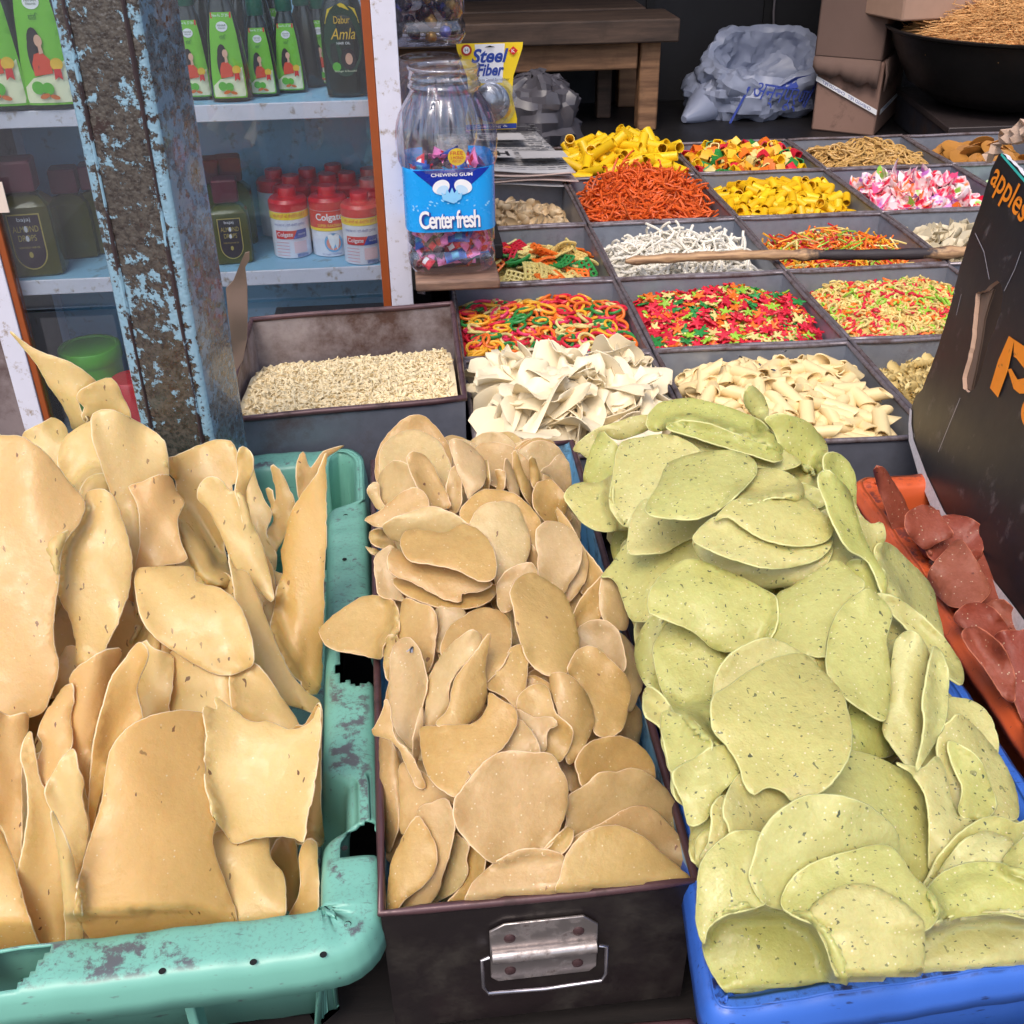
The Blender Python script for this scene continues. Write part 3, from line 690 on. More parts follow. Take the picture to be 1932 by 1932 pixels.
# bottom compartment: green tub and red packet
p = PY(180, 720, YC+.12); zz = CZ-.985
t = empty('plastic_tub', (p[0], YC+.13, zz), 'bright green plastic tub behind the glass at the bottom of the cabinet', 'tub')
gp = simple('lime_plastic', (84, 176, 30), .35, var=.06, bmp=0)
MB().lathe([(.045, 0), (.05, .003), (.054, .13), (.0545, .138)], 32).build('tub_body', gp, t); MB().lathe([(.057, .139), (.058, .142), (.058, .163), (.056, .166), (.05, .1665), (.048, .163), (.004, .1625)], 32).build('lid', gp, t)
p = PY(250, 760, YC+.06)
t = empty('red_packet', (p[0], YC+.08, zz), 'red plastic tub partly hidden behind the pole at the bottom of the cabinet', 'tub')
MB().lathe([(.03, 0), (.036, .003), (.04, .11), (.035, .118), (.004, .12)], 24).build('tub_body', canred, t)

# ================================================================ board with the big sweet jar, jars behind
zb2 = CZ-.632
x0 = PY(782, 500, 1.85)[0]; x1 = PY(936, 500, 1.85)[0]
o = MB().box((x0, 1.765, zb2-.018), (x1, 1.97, zb2)).build('wooden_board', wood_mat('worn_board', (150, 118, 98), (96, 72, 62), (2, 14, 14)), bevel=.004)
tag(o, 'small worn wooden board holding the sweet jar beside the cabinet', 'board'); centre(o)
# bracket
o = MB().box((xr+.0005, 1.89, zb2-.06), (xr+.02, 1.97, zb2-.0185)).build('wooden_bracket', M['black'], bevel=.002); tag(o, 'dark wooden bracket under the small board', 'bracket'); centre(o)
plast = clear('clear_jar_plastic', (.975, .975, .99), 1.2, .05, bmp=.35, base=.06, opac=.03)
def jar(name, x, y, z, s, label, flutes=True):
    t = empty(name, (x, y, z), label, 'jar')
    prof = [(.05, .0), (.066, .004), (.074, .018), (.074, .034), (.069, .04), (.069, .048), (.074, .056), (.0745, .16), (.0755, .17), (.082, .185), (.0835, .205), (.082, .222), (.078, .24), (.074, .252), (.068, .264), (.059, .279), (.056, .284), (.0555, .29), (.0585, .292), (.0585, .296), (.0555, .298), (.0555, .304), (.0575, .306), (.0555, .308), (.0555, .318), (.058, .32), (.058, .323), (.0555, .324)]
    prof = [(r*1.0, h) for r, h in prof]
    b = MB(); n = 132; vs = []
    for r, h in prof:
        sq = 2+3.0*max(0, min(1, (.2-h)/.05))
        for k in range(n):
            a = 2*math.pi*k/n; ca, sa = math.cos(a), math.sin(a); q = (abs(ca)**sq+abs(sa)**sq)**(-1/sq)
            if flutes and .2 < h < .28: q *= 1+.028*math.cos(22*a)*math.sin((h-.2)/.08*math.pi)
            vs.append((r*q*ca*s, r*q*sa*s, h*s))
    b.add(vs, [(i*n+k, i*n+(k+1) % n, (i+1)*n+(k+1) % n, (i+1)*n+k) for i in range(len(prof)-1) for k in range(n)]+[tuple(range(n))[::-1]])
    b.build('jar_body', plast, t, sharp=None, fix=False); return t
jx = PY(852, 490, 1.845)[0]; js = 1.0
J = jar('sweet_jar', jx, 1.855, zb2, js, 'clear plastic sweet jar with a bright blue wrap, full of wrapped gum')
# blue wrap
def wrap(px, pz, l, R=.0752):
    q = px/R; ca, sa = math.sin(q), -math.cos(q); k = (abs(ca)**5+abs(sa)**5)**(-1/5); rr_ = R*k+l; return (rr_*ca, rr_*sa, pz)
a = Art(wrap, .0004); sky_ = col('wrap_blue', (30, 160, 240), .25); navy = col('wrap_navy', (24, 50, 160), .25)
_wd = .020
a.rect(-.2, .078, .2, .180, sky_, sub=.008); a.poly([(-.052, .178), (.058, .1795), (.028, .15), (.008, .128), (-.004, .128), (-.03, .155)], navy, sub=.006)
a.text('CHEWING GUM', .003, .171, .062, .0055, whitep, bold=.02)
for s_ in (-1, 1):
    a.ell(.003+s_*.0165, .152, .0135, .011, whitep, rot=-.5*s_); a.ell(.003+s_*.0145, .147, .0095, .007, col('wrap_pale', (190, 220, 245)), rot=-.5*s_)
a.poly([(x_, y_+_wd) for x_, y_ in [(-.012, .112), (-.014, .124), (-.008, .120), (-.005, .129), (-.001, .122), (.003, .131), (.006, .122), (.011, .128), (.013, .12), (.019, .123), (.016, .112), (.003, .106)]], col('wrap_sky', (140, 205, 245)))
for i in range(26):
    q = rnd.uniform(0, 6.28); r1 = rnd.uniform(.035, .06); a.ell(.003+r1*math.cos(q), .114+.35*r1*abs(math.sin(q)), .0012, .002, col('wrap_sky', (140, 205, 245)), 5, rot=q)
a.text('Center fresh', -.0005, .0985, .086, .030, bluep, bold=.045, lift=8, space=.86); a.text('Center fresh', -.002, .100, .086, .030, whitep, bold=.02, lift=11, space=.86)
a.build('wrap_label', J)
a = Art(lambda px, pz, l: wrap(px, pz, l+.002, .0765), .0004); a.ell(.012, .199, .0135, .0135, yel, 24); a.text('FREE', .012, .205, .019, .0055, redp); a.text('3 MONO', .012, .198, .019, .005, redp); a.text('PIECES', .012, .1925, .013, .0035, redp)
a.build('sticker', J)
# wrapped sweets: a plump pillow with two crimped ends
def sweet_mesh(name, mt, mt2):
    b = MB(); nx, ny = 9, 6
    for sgn in (1, -1):
        vs = []
        for i in range(nx+1):
            for j in range(ny+1):
                x = (i/nx-.5)*2; y = (j/ny-.5)*2
                z = sgn*.0055*max(0, 1-abs(x/.72)**3)**.5*(1-abs(y)**2.4)**.5 if abs(x) < .72 else sgn*.0004+.0012*math.sin(y*9)
                vs.append((x*.018, y*.009*(1 if abs(x) < .72 else 1.06), z))
        fs = [(i*(ny+1)+j, (i+1)*(ny+1)+j, (i+1)*(ny+1)+j+1, i*(ny+1)+j+1) for i in range(nx) for j in range(ny)]
        b.add(vs, fs if sgn > 0 else [f[::-1] for f in fs])
    b.m = [1 if abs(sum(b.v[k][0] for k in f)/4) < .0075 and abs(sum(b.v[k][1] for k in f)/4) < .005 else 0 for f in b.f]
    return b.mesh(name, [mt, mt2])
foil = {c: simple('foil_'+c, v, .28, .25, var=.15, nscale=60, bmp=.3, bscale=300) for c, v in (('pink', (236, 130, 190)), ('red', (206, 34, 60)), ('blue', (40, 90, 180)), ('teal', (60, 150, 190)), ('dark', (58, 36, 60)))}
sm_ = {('pink'): sweet_mesh('wrapped_sweet', foil['pink'], foil['red']), 'red': sweet_mesh('wrapped_sweet', foil['red'], col('print_white', 0)), 'blue': sweet_mesh('wrapped_sweet', foil['blue'], foil['teal']), 'dark': sweet_mesh('wrapped_sweet', foil['dark'], foil['red'])}
for i in range(230):
    c = rnd.choices(['pink', 'red', 'blue', 'dark'], [5, 2.5, 3, 1.5])[0]
    h = .012+.165*i/230; ang = rnd.uniform(0, 6.28); Rr = .059*math.sqrt(rnd.uniform(.5, 1)); q = (abs(math.cos(ang))**4+abs(math.sin(ang))**4)**(-1/4)
    o = bpy.data.objects.new('wrapped_sweet', sm_[c]); COL.objects.link(o)
    o.location = (jx+Rr*q*math.cos(ang)*.93, 1.855+Rr*q*math.sin(ang)*.93, zb2+h); o.rotation_euler = (rnd.uniform(-1, 1)*.9+1.2, rnd.uniform(-.7, .7), ang+1.57+rnd.uniform(-.6, .6))
    tag(o, {'pink': 'pink wrapped gum piece inside the big sweet jar', 'red': 'red wrapped gum piece inside the big sweet jar', 'blue': 'blue wrapped gum piece inside the big sweet jar', 'dark': 'dark wrapped gum piece inside the big sweet jar'}[c], 'sweet', 'wrapped gum in the sweet jar')
# empty jar and the jar of dark toffees behind, on a shelf bracket
yj = 2.14; xj = PY(813, 150, yj)[0]; zj = PY(800, 100, yj)[2]-.33
o = MB().box((xj-.1, yj-.09, zj-.03), (xj+.12, yj+.3, zj-.001)).build('wooden_crate_lid', woodd, bevel=.003); tag(o, 'dark plank shelf under the empty jar beside the cabinet', 'board'); centre(o)
o = MB().box((xj-.08, yj-.05, TT), (xj-.02, yj+.25, zj-.031)).build('wooden_post', woodd, bevel=.003); tag(o, 'dark post carrying the plank shelf behind the jars', 'post'); centre(o)
jar('sweet_jar', xj, yj, zj, 1.0, 'empty clear plastic jar standing behind the gum jar')
y3 = yj+.02
J3 = jar('sweet_jar', xj-.008, y3, zj+.345, 1.0, 'clear jar of dark shiny toffees at the top edge, above the empty jar', False)
tof = {k: simple('toffee_'+k, v, .15, .5, var=.2, bmp=.2, coat=.5) for k, v in (('dark', (44, 26, 22)), ('gold', (150, 110, 40)), ('violet', (90, 90, 170)))}
tm = {k: (lambda b: b.mesh('toffee', [tof[k]]))(MB().lathe([(.001, -.011), (.008, -.008), (.011, 0), (.008, .008), (.001, .011)], 10, caps=False)) for k in tof}
for i in range(90):
    k = rnd.choices(['dark', 'gold', 'violet'], [6, 2, 1])[0]; ang = rnd.uniform(0, 6.28); Rr = .06*math.sqrt(rnd.uniform(.5, 1))
    o = bpy.data.objects.new('toffee', tm[k]); COL.objects.link(o); o.location = (xj-.008+Rr*math.cos(ang), y3+Rr*math.sin(ang), zj+.345+.015+.13*i/90); o.rotation_euler = (rnd.random()*3, rnd.random()*3, 0)
    tag(o, {'dark': 'dark brown toffee in the jar at the top edge', 'gold': 'gold wrapped toffee in the jar at the top edge', 'violet': 'violet wrapped toffee in the jar at the top edge'}[k], 'toffee', 'toffees in the upper jar')

# ================================================================ folded newspaper and scrubber card
zn = Z0+.035
newsm = simple('newsprint', (178, 176, 178), .8, var=.08, nscale=12); dk = col('ink_grey', (92, 92, 96)); dk2 = col('ink_black', (44, 44, 48)); pk = col('ink_faded_red', (170, 110, 104))
Q = [PZ(934, 322, zn), PZ(1083, 322, zn), PZ(1012, 246, zn), PZ(930, 250, zn)]
Q[3][0] = Q[0][0]-.02; Q[0] = Q[0]+np.array([-.12, 0, 0]); Q[3] = np.array([Q[0][0], Q[2][1], zn])
npo = empty('folded_newspaper', (.22, 2.7, zn-.04), 'grey folded newspaper lying across the trays behind the sweet jar', 'newspaper')
for k in range(5):
    b = MB(); nx, ny = 14, 8; vs = []
    for i in range(nx+1):
        for j in range(ny+1):
            s_, t_ = i/nx, j/ny; p = (1-s_)*(1-t_)*Q[0]+s_*(1-t_)*Q[1]+s_*t_*Q[2]+(1-s_)*t_*Q[3]
            vs.append(p+np.array([.004*k*(1 if k % 2 else -.6), -.006*(k % 2), -k*.0075+.004*math.sin(s_*6+k*1.3)*(1-t_)+.002*math.sin(t_*5+k)])-np.array(npo.location))
    F = [(i*(ny+1)+j, (i+1)*(ny+1)+j, (i+1)*(ny+1)+j+1, i*(ny+1)+j+1) for i in range(nx) for j in range(ny)]
    b.add(vs, F); o = b.build('paper_sheet', newsm if k % 2 == 0 else simple('newsprint_edge', (190, 168, 160), .8), npo, fix=False)
    md = o.modifiers.new('s', 'SOLIDIFY'); md.thickness = .0022; md.offset = -1
def nf(px, pz, l):      # printed area on the top fold; px along X, pz along Y
    s_ = (px+.12)/.24; s_ = max(0, min(1, s_)); t_ = pz/.42
    p = (1-s_)*(1-t_)*Q[0]+s_*(1-t_)*Q[1]+s_*t_*Q[2]+(1-s_)*t_*Q[3]
    return p+np.array([0, 0, .0045+.004*math.sin(s_*6)*(1-t_)+.002*math.sin(t_*5)+l])-np.array(npo.location)
a = Art(nf, .00005)
for i in range(26):
    yy = .02+i*.0155
    if i % 5 == 4: a.rect(-.11, yy, .1, yy+.010, dk)
    else:
        x_ = -.115
        while x_ < .11:
            w_ = rnd.uniform(.006, .02); a.rect(x_, yy, min(.115, x_+w_), yy+rnd.choice([.003, .005, .007]), rnd.choice([dk, dk2, dk])); x_ += w_+.004
for q_ in ((.075, .08, .044, .03), (-.03, .09, .05, .036), (.01, .28, .055, .04)): a.rect(q_[0]-q_[2], q_[1]-q_[3], q_[0]+q_[2], q_[1]+q_[3], newsm)
a.text('RAS', .075, .075, .07, .045, dk2, bold=.04); a.text('LICH', -.03, .09, .08, .045, dk2, bold=.03); a.text('EER', .01, .28, .09, .06, dk2, bold=.03)
a.build('newsprint_text', npo)

yk = 2.33; 
def kc(u, v): return PY(u, v, yk)
A0 = kc(866, 82); A1 = kc(992, 84); B0 = kc(872, 246); B1 = kc(972, 240)
W_ = float(np.linalg.norm(A1-A0)); H_ = float(A0[2]-B0[2]); cc = (A0+A1+B0+B1)/4
crd = empty('scrubber_card', (cc[0], yk, cc[2]-H_/2), 'yellow and white card pack with a steel wool scrubber leaning behind the jar', 'packet')
w2 = W_/2; out_ = [(-w2, H_), (w2, H_), (w2*.98, H_*.93), (w2*.70, H_*.62), (w2*.66, H_*.4), (w2*.8, H_*.12), (w2*.78, 0), (-w2*.78, 0), (-w2*.8, H_*.12), (-w2*.66, H_*.4), (-w2*.70, H_*.62), (-w2*.98, H_*.93)]
b = MB(); b.extrude(out_, lambda x, z, d: (x, d, z), .0012); b.build('card', yel, crd, fix=True)
a = Art(lambda x, z, l: (x, -.0004-l, z), .0003)
a.poly([(-w2*.45, H_*.99), (w2*.45, H_*.99), (w2*.36, H_*.55), (-w2*.36, H_*.55)], whitep); a.rect(-w2*.78, H_*.01, w2*.78, H_*.07, bluep)
a.text('Steel', 0, H_*.86, W_*.56, H_*.16, bluep, shear=.3, bold=.03); a.text('Fiber', 0, H_*.70, W_*.42, H_*.14, bluep, shear=.3, bold=.03); a.text('Stainless Steel Scrubber', 0, H_*.59, W_*.58, H_*.03, dk2); a.text('Cleaning & ', 0, H_*.04, W_*.5, H_*.035, whitep)
a.ell(-w2*.7, H_*.93, W_*.08, W_*.08, col('print_brick', (178, 60, 40))); a.ell(-w2*.7, H_*.93, W_*.05, W_*.05, whitep); a.text('H', -w2*.7, H_*.93, W_*.05, W_*.05, blk)
a.poly([(w2*.7, H_*.86), (w2*.84, H_*.91), (w2*.7, H_*.96), (w2*.56, H_*.91)], redp); a.text('K', w2*.7, H_*.91, W_*.05, W_*.05, whitep)
a.poly([(-.1*w2, H_*.965), (.1*w2, H_*.965), (.16*w2, H_*.955), (.0, H_*.975), (-.16*w2, H_*.955)], blk)
a.build('print', crd)
b = MB(); R1 = W_*.40; b.lathe([(R1, 0), (R1*.98, .004), (R1*.86, .006), (R1*.8, .02), (R1*.6, .032), (R1*.25, .037), (.0005, .038)], 30, caps=False); b.v = [(x, -z-.001, y+H_*.33) for x, y, z in b.v]
b.build('blister', clear('blister_plastic', (.9, .95, 1), 1, .08, opac=.12), crd, fix=False)
b = MB(); R2 = R1*.7
for i in range(70):
    th = rnd.uniform(0, 6.28); ph = rnd.uniform(0, 1.2); pts = []
    for k in range(9): q = th+k*.16*rnd.choice([1, 1.2]); rr_ = R2*(.4+.6*abs(math.sin(ph+k*.15))); pts.append((rr_*math.cos(q), -.004-.022*math.cos(ph+k*.12)**2, H_*.33+rr_*math.sin(q)))
    b.tube(pts, .0012, 5)
b.lathe([(R2*.95, 0), (R2*.7, .014), (.001, .02)], 20, caps=False)
b.v[-60:] = [(x, -z-.002, y+H_*.33) for x, y, z in b.v[-60:]]
b.build('steel_wool', simple('steel_wool', (150, 150, 156), .3, .9, var=.5, nscale=300), crd)

# ================================================================ low wooden bench in the shop
yb = 3.66; wd = wood_mat('old_brown_wood', (166, 124, 90), (100, 70, 50), (1, 10, 10), scale=4); wdt = wood_mat('dark_board_top', (96, 76, 64), (48, 38, 34), (1, 10, 10), scale=4)
p0 = PY(850, 40, yb); p1 = PY(1275, 75, yb); pz0 = PY(1240, 130, yb)[2]; zt = PY(1200, 32, yb)[2]
bx = empty('wooden_bench', ((p0[0]+p1[0])/2, yb+.2, FL), 'old wooden table with a thick dark top standing inside the shop', 'table'); bl = np.array(bx.location)
def bb(name, a, b, mt): return MB().box(tuple(np.array(a)-bl), tuple(np.array(b)-bl)).build(name, mt, bx, bevel=.006)
bb('table_top', (p0[0]-.3, yb-.05, p1[2]), (p1[0], yb+.18, zt), wdt); bb('table_top', (p0[0]-.3, yb+.185, p1[2]+.004), (p1[0]-.06, yb+.45, zt+.004), wdt)
bb('apron', (p0[0]-.3, yb, pz0), (PY(1204, 100, yb)[0], yb+.025, p1[2]-.001), wd)
l0 = PY(1204, 200, yb)[0]; l1 = PY(1241, 200, yb)[0]
bb('leg', (l0, yb-.002, FL), (l1, yb+.06, p1[2]-.001), wd); bb('leg', (l0-.0, yb+.36, FL), (l1, yb+.42, p1[2]-.001), wd); bb('leg', (p0[0]-.25, yb-.002, FL), (p0[0]-.19, yb+.06, p1[2]-.001), wd)
q0 = PY(1126, 200, yb+.2)[0]; bb('leg', (q0, yb+.2, FL), (q0+.05, yb+.25, p1[2]-.001), wdt)

# crumpled sheets: sack and bag
from mathutils import noise as mnoise
def crumple(o, amp, sc_, seed=0):
    me = o.data; n = len(me.vertices); me.update()
    nr = [v.normal.copy() for v in me.vertices]; off = Vector((seed*3.1, seed*1.7, seed))
    for v, q in zip(me.vertices, nr):
        p = v.co*sc_+off; d = 0; a = 1
        for _ in range(3):
            d += a*(1-2*abs(mnoise.noise(p))); p = p*2.1+off; a *= .5
        v.co += q*(d-.6)*amp
    me.update(); me.set_sharp_from_angle(angle=R_(24)); return o
def blob(name, c, r, mt, label, cat, seed, sq=2.2, fold=.12, n=48, m_=30, parts=None):
    g_ = np.random.default_rng(seed); b = MB(); vs = []
    ph = g_.uniform(0, 6.28, (8, 3)); fr = g_.integers(1, 7, (8, 2))
    for i in range(m_+1):
        th = math.pi*i/m_
        for k in range(n):
            a = 2*math.pi*k/n; f = 1
            for q in range(8):
                t_ = math.sin(fr[q, 0]*a+ph[q, 0]+2*math.sin(fr[q, 1]*th+ph[q, 1])); f += fold/(1+fr[q, 0]*.4)*(abs(t_)-.5)
            zz_ = math.cos(th); 
            vs.append((r[0]*max(0, math.sin(th))**.8*math.cos(a)*f, r[1]*max(0, math.sin(th))**.8*math.sin(a)*f, r[2]*(zz_ if zz_ > 0 else zz_*.6)*(.8+.2*f)))
    b.add(vs, [(i*n+k, i*n+(k+1) % n, (i+1)*n+(k+1) % n, (i+1)*n+k) for i in range(m_) for k in range(n)])
    zmin = min(v[2] for v in b.v)
    o = b.build(name, mt, None, c, sharp=35, fix=True); tag(o, label, cat); return o
sackm = simple('pale_plastic_sack', (158, 166, 190), .38, var=.1, nscale=20, bmp=.4, bscale=60, trans=.15)
# sack: lumpy body plus a rolled open mouth
sb = PZ(1425, 212, FL); sx_, sy_ = sb[0], sb[1]
sk = empty('plastic_sack', (sx_, sy_, FL), 'pale blue grey sack with blue print, rolled open at the top, by the black wall', 'sack')
kx = (PY(1530, 150, sy_)[0]-PY(1310, 150, sy_)[0])/2; hz = (PY(1425, 74, sy_)[2]-FL)*.93
def sackprof(f_, n=84, seed=3):
    g_ = np.random.default_rng(seed); b = MB(); vs = []; prof = f_
    prof = [tuple(np.array(prof[i])*(1-k/8)+np.array(prof[i+1])*(k/8)) for i in range(len(prof)-1) for k in (0, 2, 4, 6)]+[prof[-1]]
    for i, (r, z) in enumerate(prof):
        for k in range(n):
            a = 2*math.pi*k/n; wv = .06*abs(math.sin(3*a+z*20+seed))+.06*abs(math.sin(5*a-z*33))+.035*abs(math.sin(11*a+z*50+seed))-.02*abs(math.sin(17*a-z*70))
            vs.append((kx*r*math.cos(a)*(1+wv)+(0 if z > .5*hz else -.02), .72*kx*r*math.sin(a)*(1+wv), z+.012*math.sin(4*a+seed)*(z > .4*hz)))
    b.add(vs, [(i*n+k, i*n+(k+1) % n, (i+1)*n+(k+1) % n, (i+1)*n+k) for i in range(len(prof)-1) for k in range(n)]); return b
sackprof([(.1, .0), (.8, .002), (1.0, .03), (1.02, .08), (.9, .13), (.72, hz*.5)]).build('sack_body', sackm, sk, fix=True, sharp=None); crumple(bpy.data.objects['sack_body'], .018, 8, 1)
sackprof([(.66, hz*.45), (.74, hz*.5), (.88, hz*.55), (.96, hz*.68), (.95, hz*.84), (.86, hz*.94), (.76, hz*.92), (.68, hz*.80), (.60, hz*.6), (.4, hz*.42), (.1, hz*.38)], seed=5).build('rolled_mouth', sackm, sk, fix=True, sharp=None).matrix_local = Matrix.Translation((0, -.02, hz*.62)) @ Matrix.Rotation(R_(34), 4, 'X') @ Matrix.Translation((0, 0, -hz*.62))
crumple(bpy.data.objects['rolled_mouth'], .016, 9, 2)
a = Art(lambda px, pz, l: (kx*1.13*math.sin(px/kx), -.72*kx*1.24*math.cos(px/kx)-l, pz+.02*math.sin(px*8)), .001)
bp = col('sack_print_blue', (60, 80, 170), .6); a.text('अन्नपूर्णा', .03, .075, .2, .07, bp, rot=-.35)
a.poly([(-.13, .01), (-.122, .01), (-.07, .13), (-.078, .13)], bp); a.poly([(.0, .11), (.07, .10), (.12, .13), (.06, .135)], bp); a.poly([(.1, .03), (.11, .03), (.17, .12), (.16, .12)], bp)
a.build('print', sk)
ear = MB(); ear.tube([(-kx*.9, -.05, .05), (-kx*1.15, -.1, .03), (-kx*1.4, -.14, .015)], [.07, .045, .012], 12); ear.v = [(x, y, z*1) for x, y, z in ear.v]; ear.build('sack_ear', sackm, sk)
# grey bag behind the card
pb0 = PZ(1030, 250, FL)
o = blob('plastic_bag', (PY(1018, 200, 3.1)[0], 3.12, FL+.115), (.10, .07, .15), simple('grey_plastic_bag', (92, 90, 98), .3, var=.15, bmp=.3, bscale=40, trans=.3), 'crumpled grey plastic bag standing under the wooden table', 'bag', 9, fold=.2, n=44, m_=26); crumple(o, .03, 8, 4)
# rope on the wall
p = PY(1455, 80, 4.09); pts = [(p[0]+.004*math.sin(i*1.3), 4.09, p[2]-.02+i*.04) for i in range(22)]
o = MB().tube(pts, .004, 6).build('rope', simple('grey_rope', (110, 104, 108), .8)); tag(o, 'thin pale rope hanging down the black back wall', 'rope'); centre(o)

# ================================================================ cartons, trunk and pan at the back right
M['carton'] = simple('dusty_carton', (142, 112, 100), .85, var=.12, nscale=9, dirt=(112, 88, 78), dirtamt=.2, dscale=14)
M['carton_dark'] = simple('darker_carton', (112, 90, 82), .85, var=.12, nscale=9)  # upper carton and its flap: darker brown than the lower carton
pc_ = PZ(1648, 258, FL); cxk, cyk = pc_[0], pc_[1]                     # near bottom corner
pL = PY(1530, 240, cyk+.12); pR = PY(1706, 250, cyk+.10)
eL = np.array([pL[0]-cxk, .12]); eR = np.array([pR[0]-cxk+.1, .30])
eR = np.array([-eL[1], -eL[0]])*-1.; eR = np.array([.21, .33])
def carton(name, o0, a_, b_, z0_, z1_, label, mt):
    t = empty(name, (o0[0]+(a_[0]+b_[0])/2, o0[1]+(a_[1]+b_[1])/2, z0_), label, 'carton'); L0 = np.array(t.location)
    P = [np.array([*o0, 0]), np.array([*(o0+b_), 0]), np.array([*(o0+a_+b_), 0]), np.array([*(o0+a_), 0])]
    vs = [p+np.array([0, 0, z0_])-L0 for p in P]+[p+np.array([0, 0, z1_])-L0 for p in P]
    b = MB().add(vs, [(0, 3, 2, 1), (4, 5, 6, 7), (0, 1, 5, 4), (1, 2, 6, 5), (2, 3, 7, 6), (3, 0, 4, 7)], 0, False); b.build('carton_body', mt, t, bevel=.006); return t, L0
o0 = np.array([cxk, cyk])
zc1 = PY(1648, 118, cyk)[2]; zfl = zc1-PY(1648, 170, cyk)[2]; zs1 = PY(1648, 212, cyk)[2]-FL; zs2 = PY(1533, 147, cyk+.12)[2]-FL
c1, L1 = carton('cardboard_carton', o0, eL, eR, FL, zc1, 'lower brown carton tied with a printed white strap, behind the trays', M['carton'])
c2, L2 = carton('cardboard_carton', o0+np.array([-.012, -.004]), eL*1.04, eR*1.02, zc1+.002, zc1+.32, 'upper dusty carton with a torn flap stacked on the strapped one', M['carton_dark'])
# hanging flap of the upper carton over the lower one
def facepts(base, ev, off, s0, s1, z0f, z1f, n=10):
    pass
nL = np.array([eL[1], -eL[0]]); nL = nL/np.linalg.norm(nL); nL = nL if nL[1] < 0 else -nL
nR = np.array([eR[1], -eR[0]]); nR = nR/np.linalg.norm(nR)
for ev, nn_, drop in ((eL, nL, zfl), (eR, nR, zfl*1.1)):
    b = MB(); vs = []; n_ = 14
    for i in range(n_+1):
        s_ = i/n_; q = o0+np.array([-.012, -.004])+ev*s_*1.02+nn_*.01
        dz_ = drop*(1-.45*s_)+.008*math.sin(i*2.1)+.006*math.sin(i*5.3)
        for (dd, zz_) in ((.0, zc1+.006), (.008, zc1+.006-dz_*.5), (.006, zc1+.006-dz_)): vs.append(np.array([*(q+nn_*dd), zz_])-L2)
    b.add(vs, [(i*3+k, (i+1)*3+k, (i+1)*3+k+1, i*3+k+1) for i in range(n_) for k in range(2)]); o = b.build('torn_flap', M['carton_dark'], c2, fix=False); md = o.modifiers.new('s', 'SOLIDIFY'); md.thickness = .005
for ev, nn_, za_, zb__ in ((eL, nL, zs1, zs2), (eR, nR, zs1, zs1+.005)):
    LL = np.linalg.norm(ev)
    a = Art(lambda x, z, l, ev=ev, nn_=nn_, za_=za_, zb__=zb__, LL=LL: np.array([*(o0+ev*(x/LL)+nn_*(.0075+l)), FL+za_+(zb__-za_)*(x/LL)+z])-L1, .0004)
    a.rect(0, -.008, LL, .008, whitep, sub=.03)
    if ev is eL: a.text('CHENGD PET   CHENGD PET', LL*.5, 0, -LL*.8 if False else LL*.8, .009, bluep)
    else: a.text('CHENGD', LL*.3, 0, LL*.4, .009, bluep)
    a.build('strap', c1)
# an open carton top at the upper edge
ue = PY(1560, 20, 3.3)
o3 = np.array([PY(1700, 40, 3.35)[0], 3.35])
c3, L3 = carton('cardboard_carton', o3, np.array([-.09, .3]), np.array([.5, .06]), PY(1700, 36, 3.4)[2], PY(1700, 36, 3.4)[2]+.25, 'pale carton on top of the stack at the upper right edge', simple('paler_carton', (170, 138, 120), .85))
# trunk
yt = 3.10; fc = PY(1794, 240, yt); zt_k = fc[2]
bkc = PZ(1696, 164, zt_k)
tk = empty('metal_chest', (fc[0]+.35, (yt+bkc[1])/2, FL), 'dark metal chest under the big black pan', 'chest'); Lk = np.array(tk.location)
P4 = [np.array([fc[0], yt]), np.array([fc[0]+.75, yt]), np.array([bkc[0]+.75, bkc[1]]), np.array([bkc[0], bkc[1]])]
trk = simple('dark_blue_trunk_paint', (52, 54, 64), .45, .2, var=.3, dirt=(70, 56, 52), dirtamt=.4)
vs = [np.array([*p, FL])-Lk for p in P4]+[np.array([*p, zt_k-.02])-Lk for p in P4]
MB().add(vs, [(0, 3, 2, 1), (4, 5, 6, 7), (0, 1, 5, 4), (1, 2, 6, 5), (2, 3, 7, 6), (3, 0, 4, 7)], 0, False).build('chest_body', trk, tk, bevel=.004)
cxy = sum(P4)/4; P5 = [cxy+(p-cxy)*1.02 for p in P4]
vs = [np.array([*p, zt_k-.0195])-Lk for p in P5]+[np.array([*p, zt_k])-Lk for p in P5]
MB().add(vs, [(0, 3, 2, 1), (4, 5, 6, 7), (0, 1, 5, 4), (1, 2, 6, 5), (2, 3, 7, 6), (3, 0, 4, 7)], 0, False).build('chest_lid', simple('trunk_lid_paint', (58, 50, 50), .4, .2, var=.3), tk, bevel=.003)
# pan
rl = PY(1692, 60, 3.36); RP = .36; pcx = rl[0]+RP; zr = rl[2]
pn = empty('black_pan', (pcx, 3.36, zt_k), 'wide black iron pan heaped with straw coloured vermicelli', 'pan'); hp_ = zr-zt_k
ironm = simple('soot_black_iron', (26, 25, 26), .45, .3, var=.4, bmp=.4, bscale=60)
pr_ = [(.001, .0), (.12, .002), (.2, .02), (.28, .07), (.335, hp_*.75), (.352, hp_*.97), (.368, hp_), (.37, hp_+.006), (.362, hp_+.008), (.345, hp_*.97), (.326, hp_*.78), (.27, .078), (.2, .03), (.001, .01)]
MB().lathe(pr_, 64, caps=False).build('pan_body', ironm, pn, fix=True)
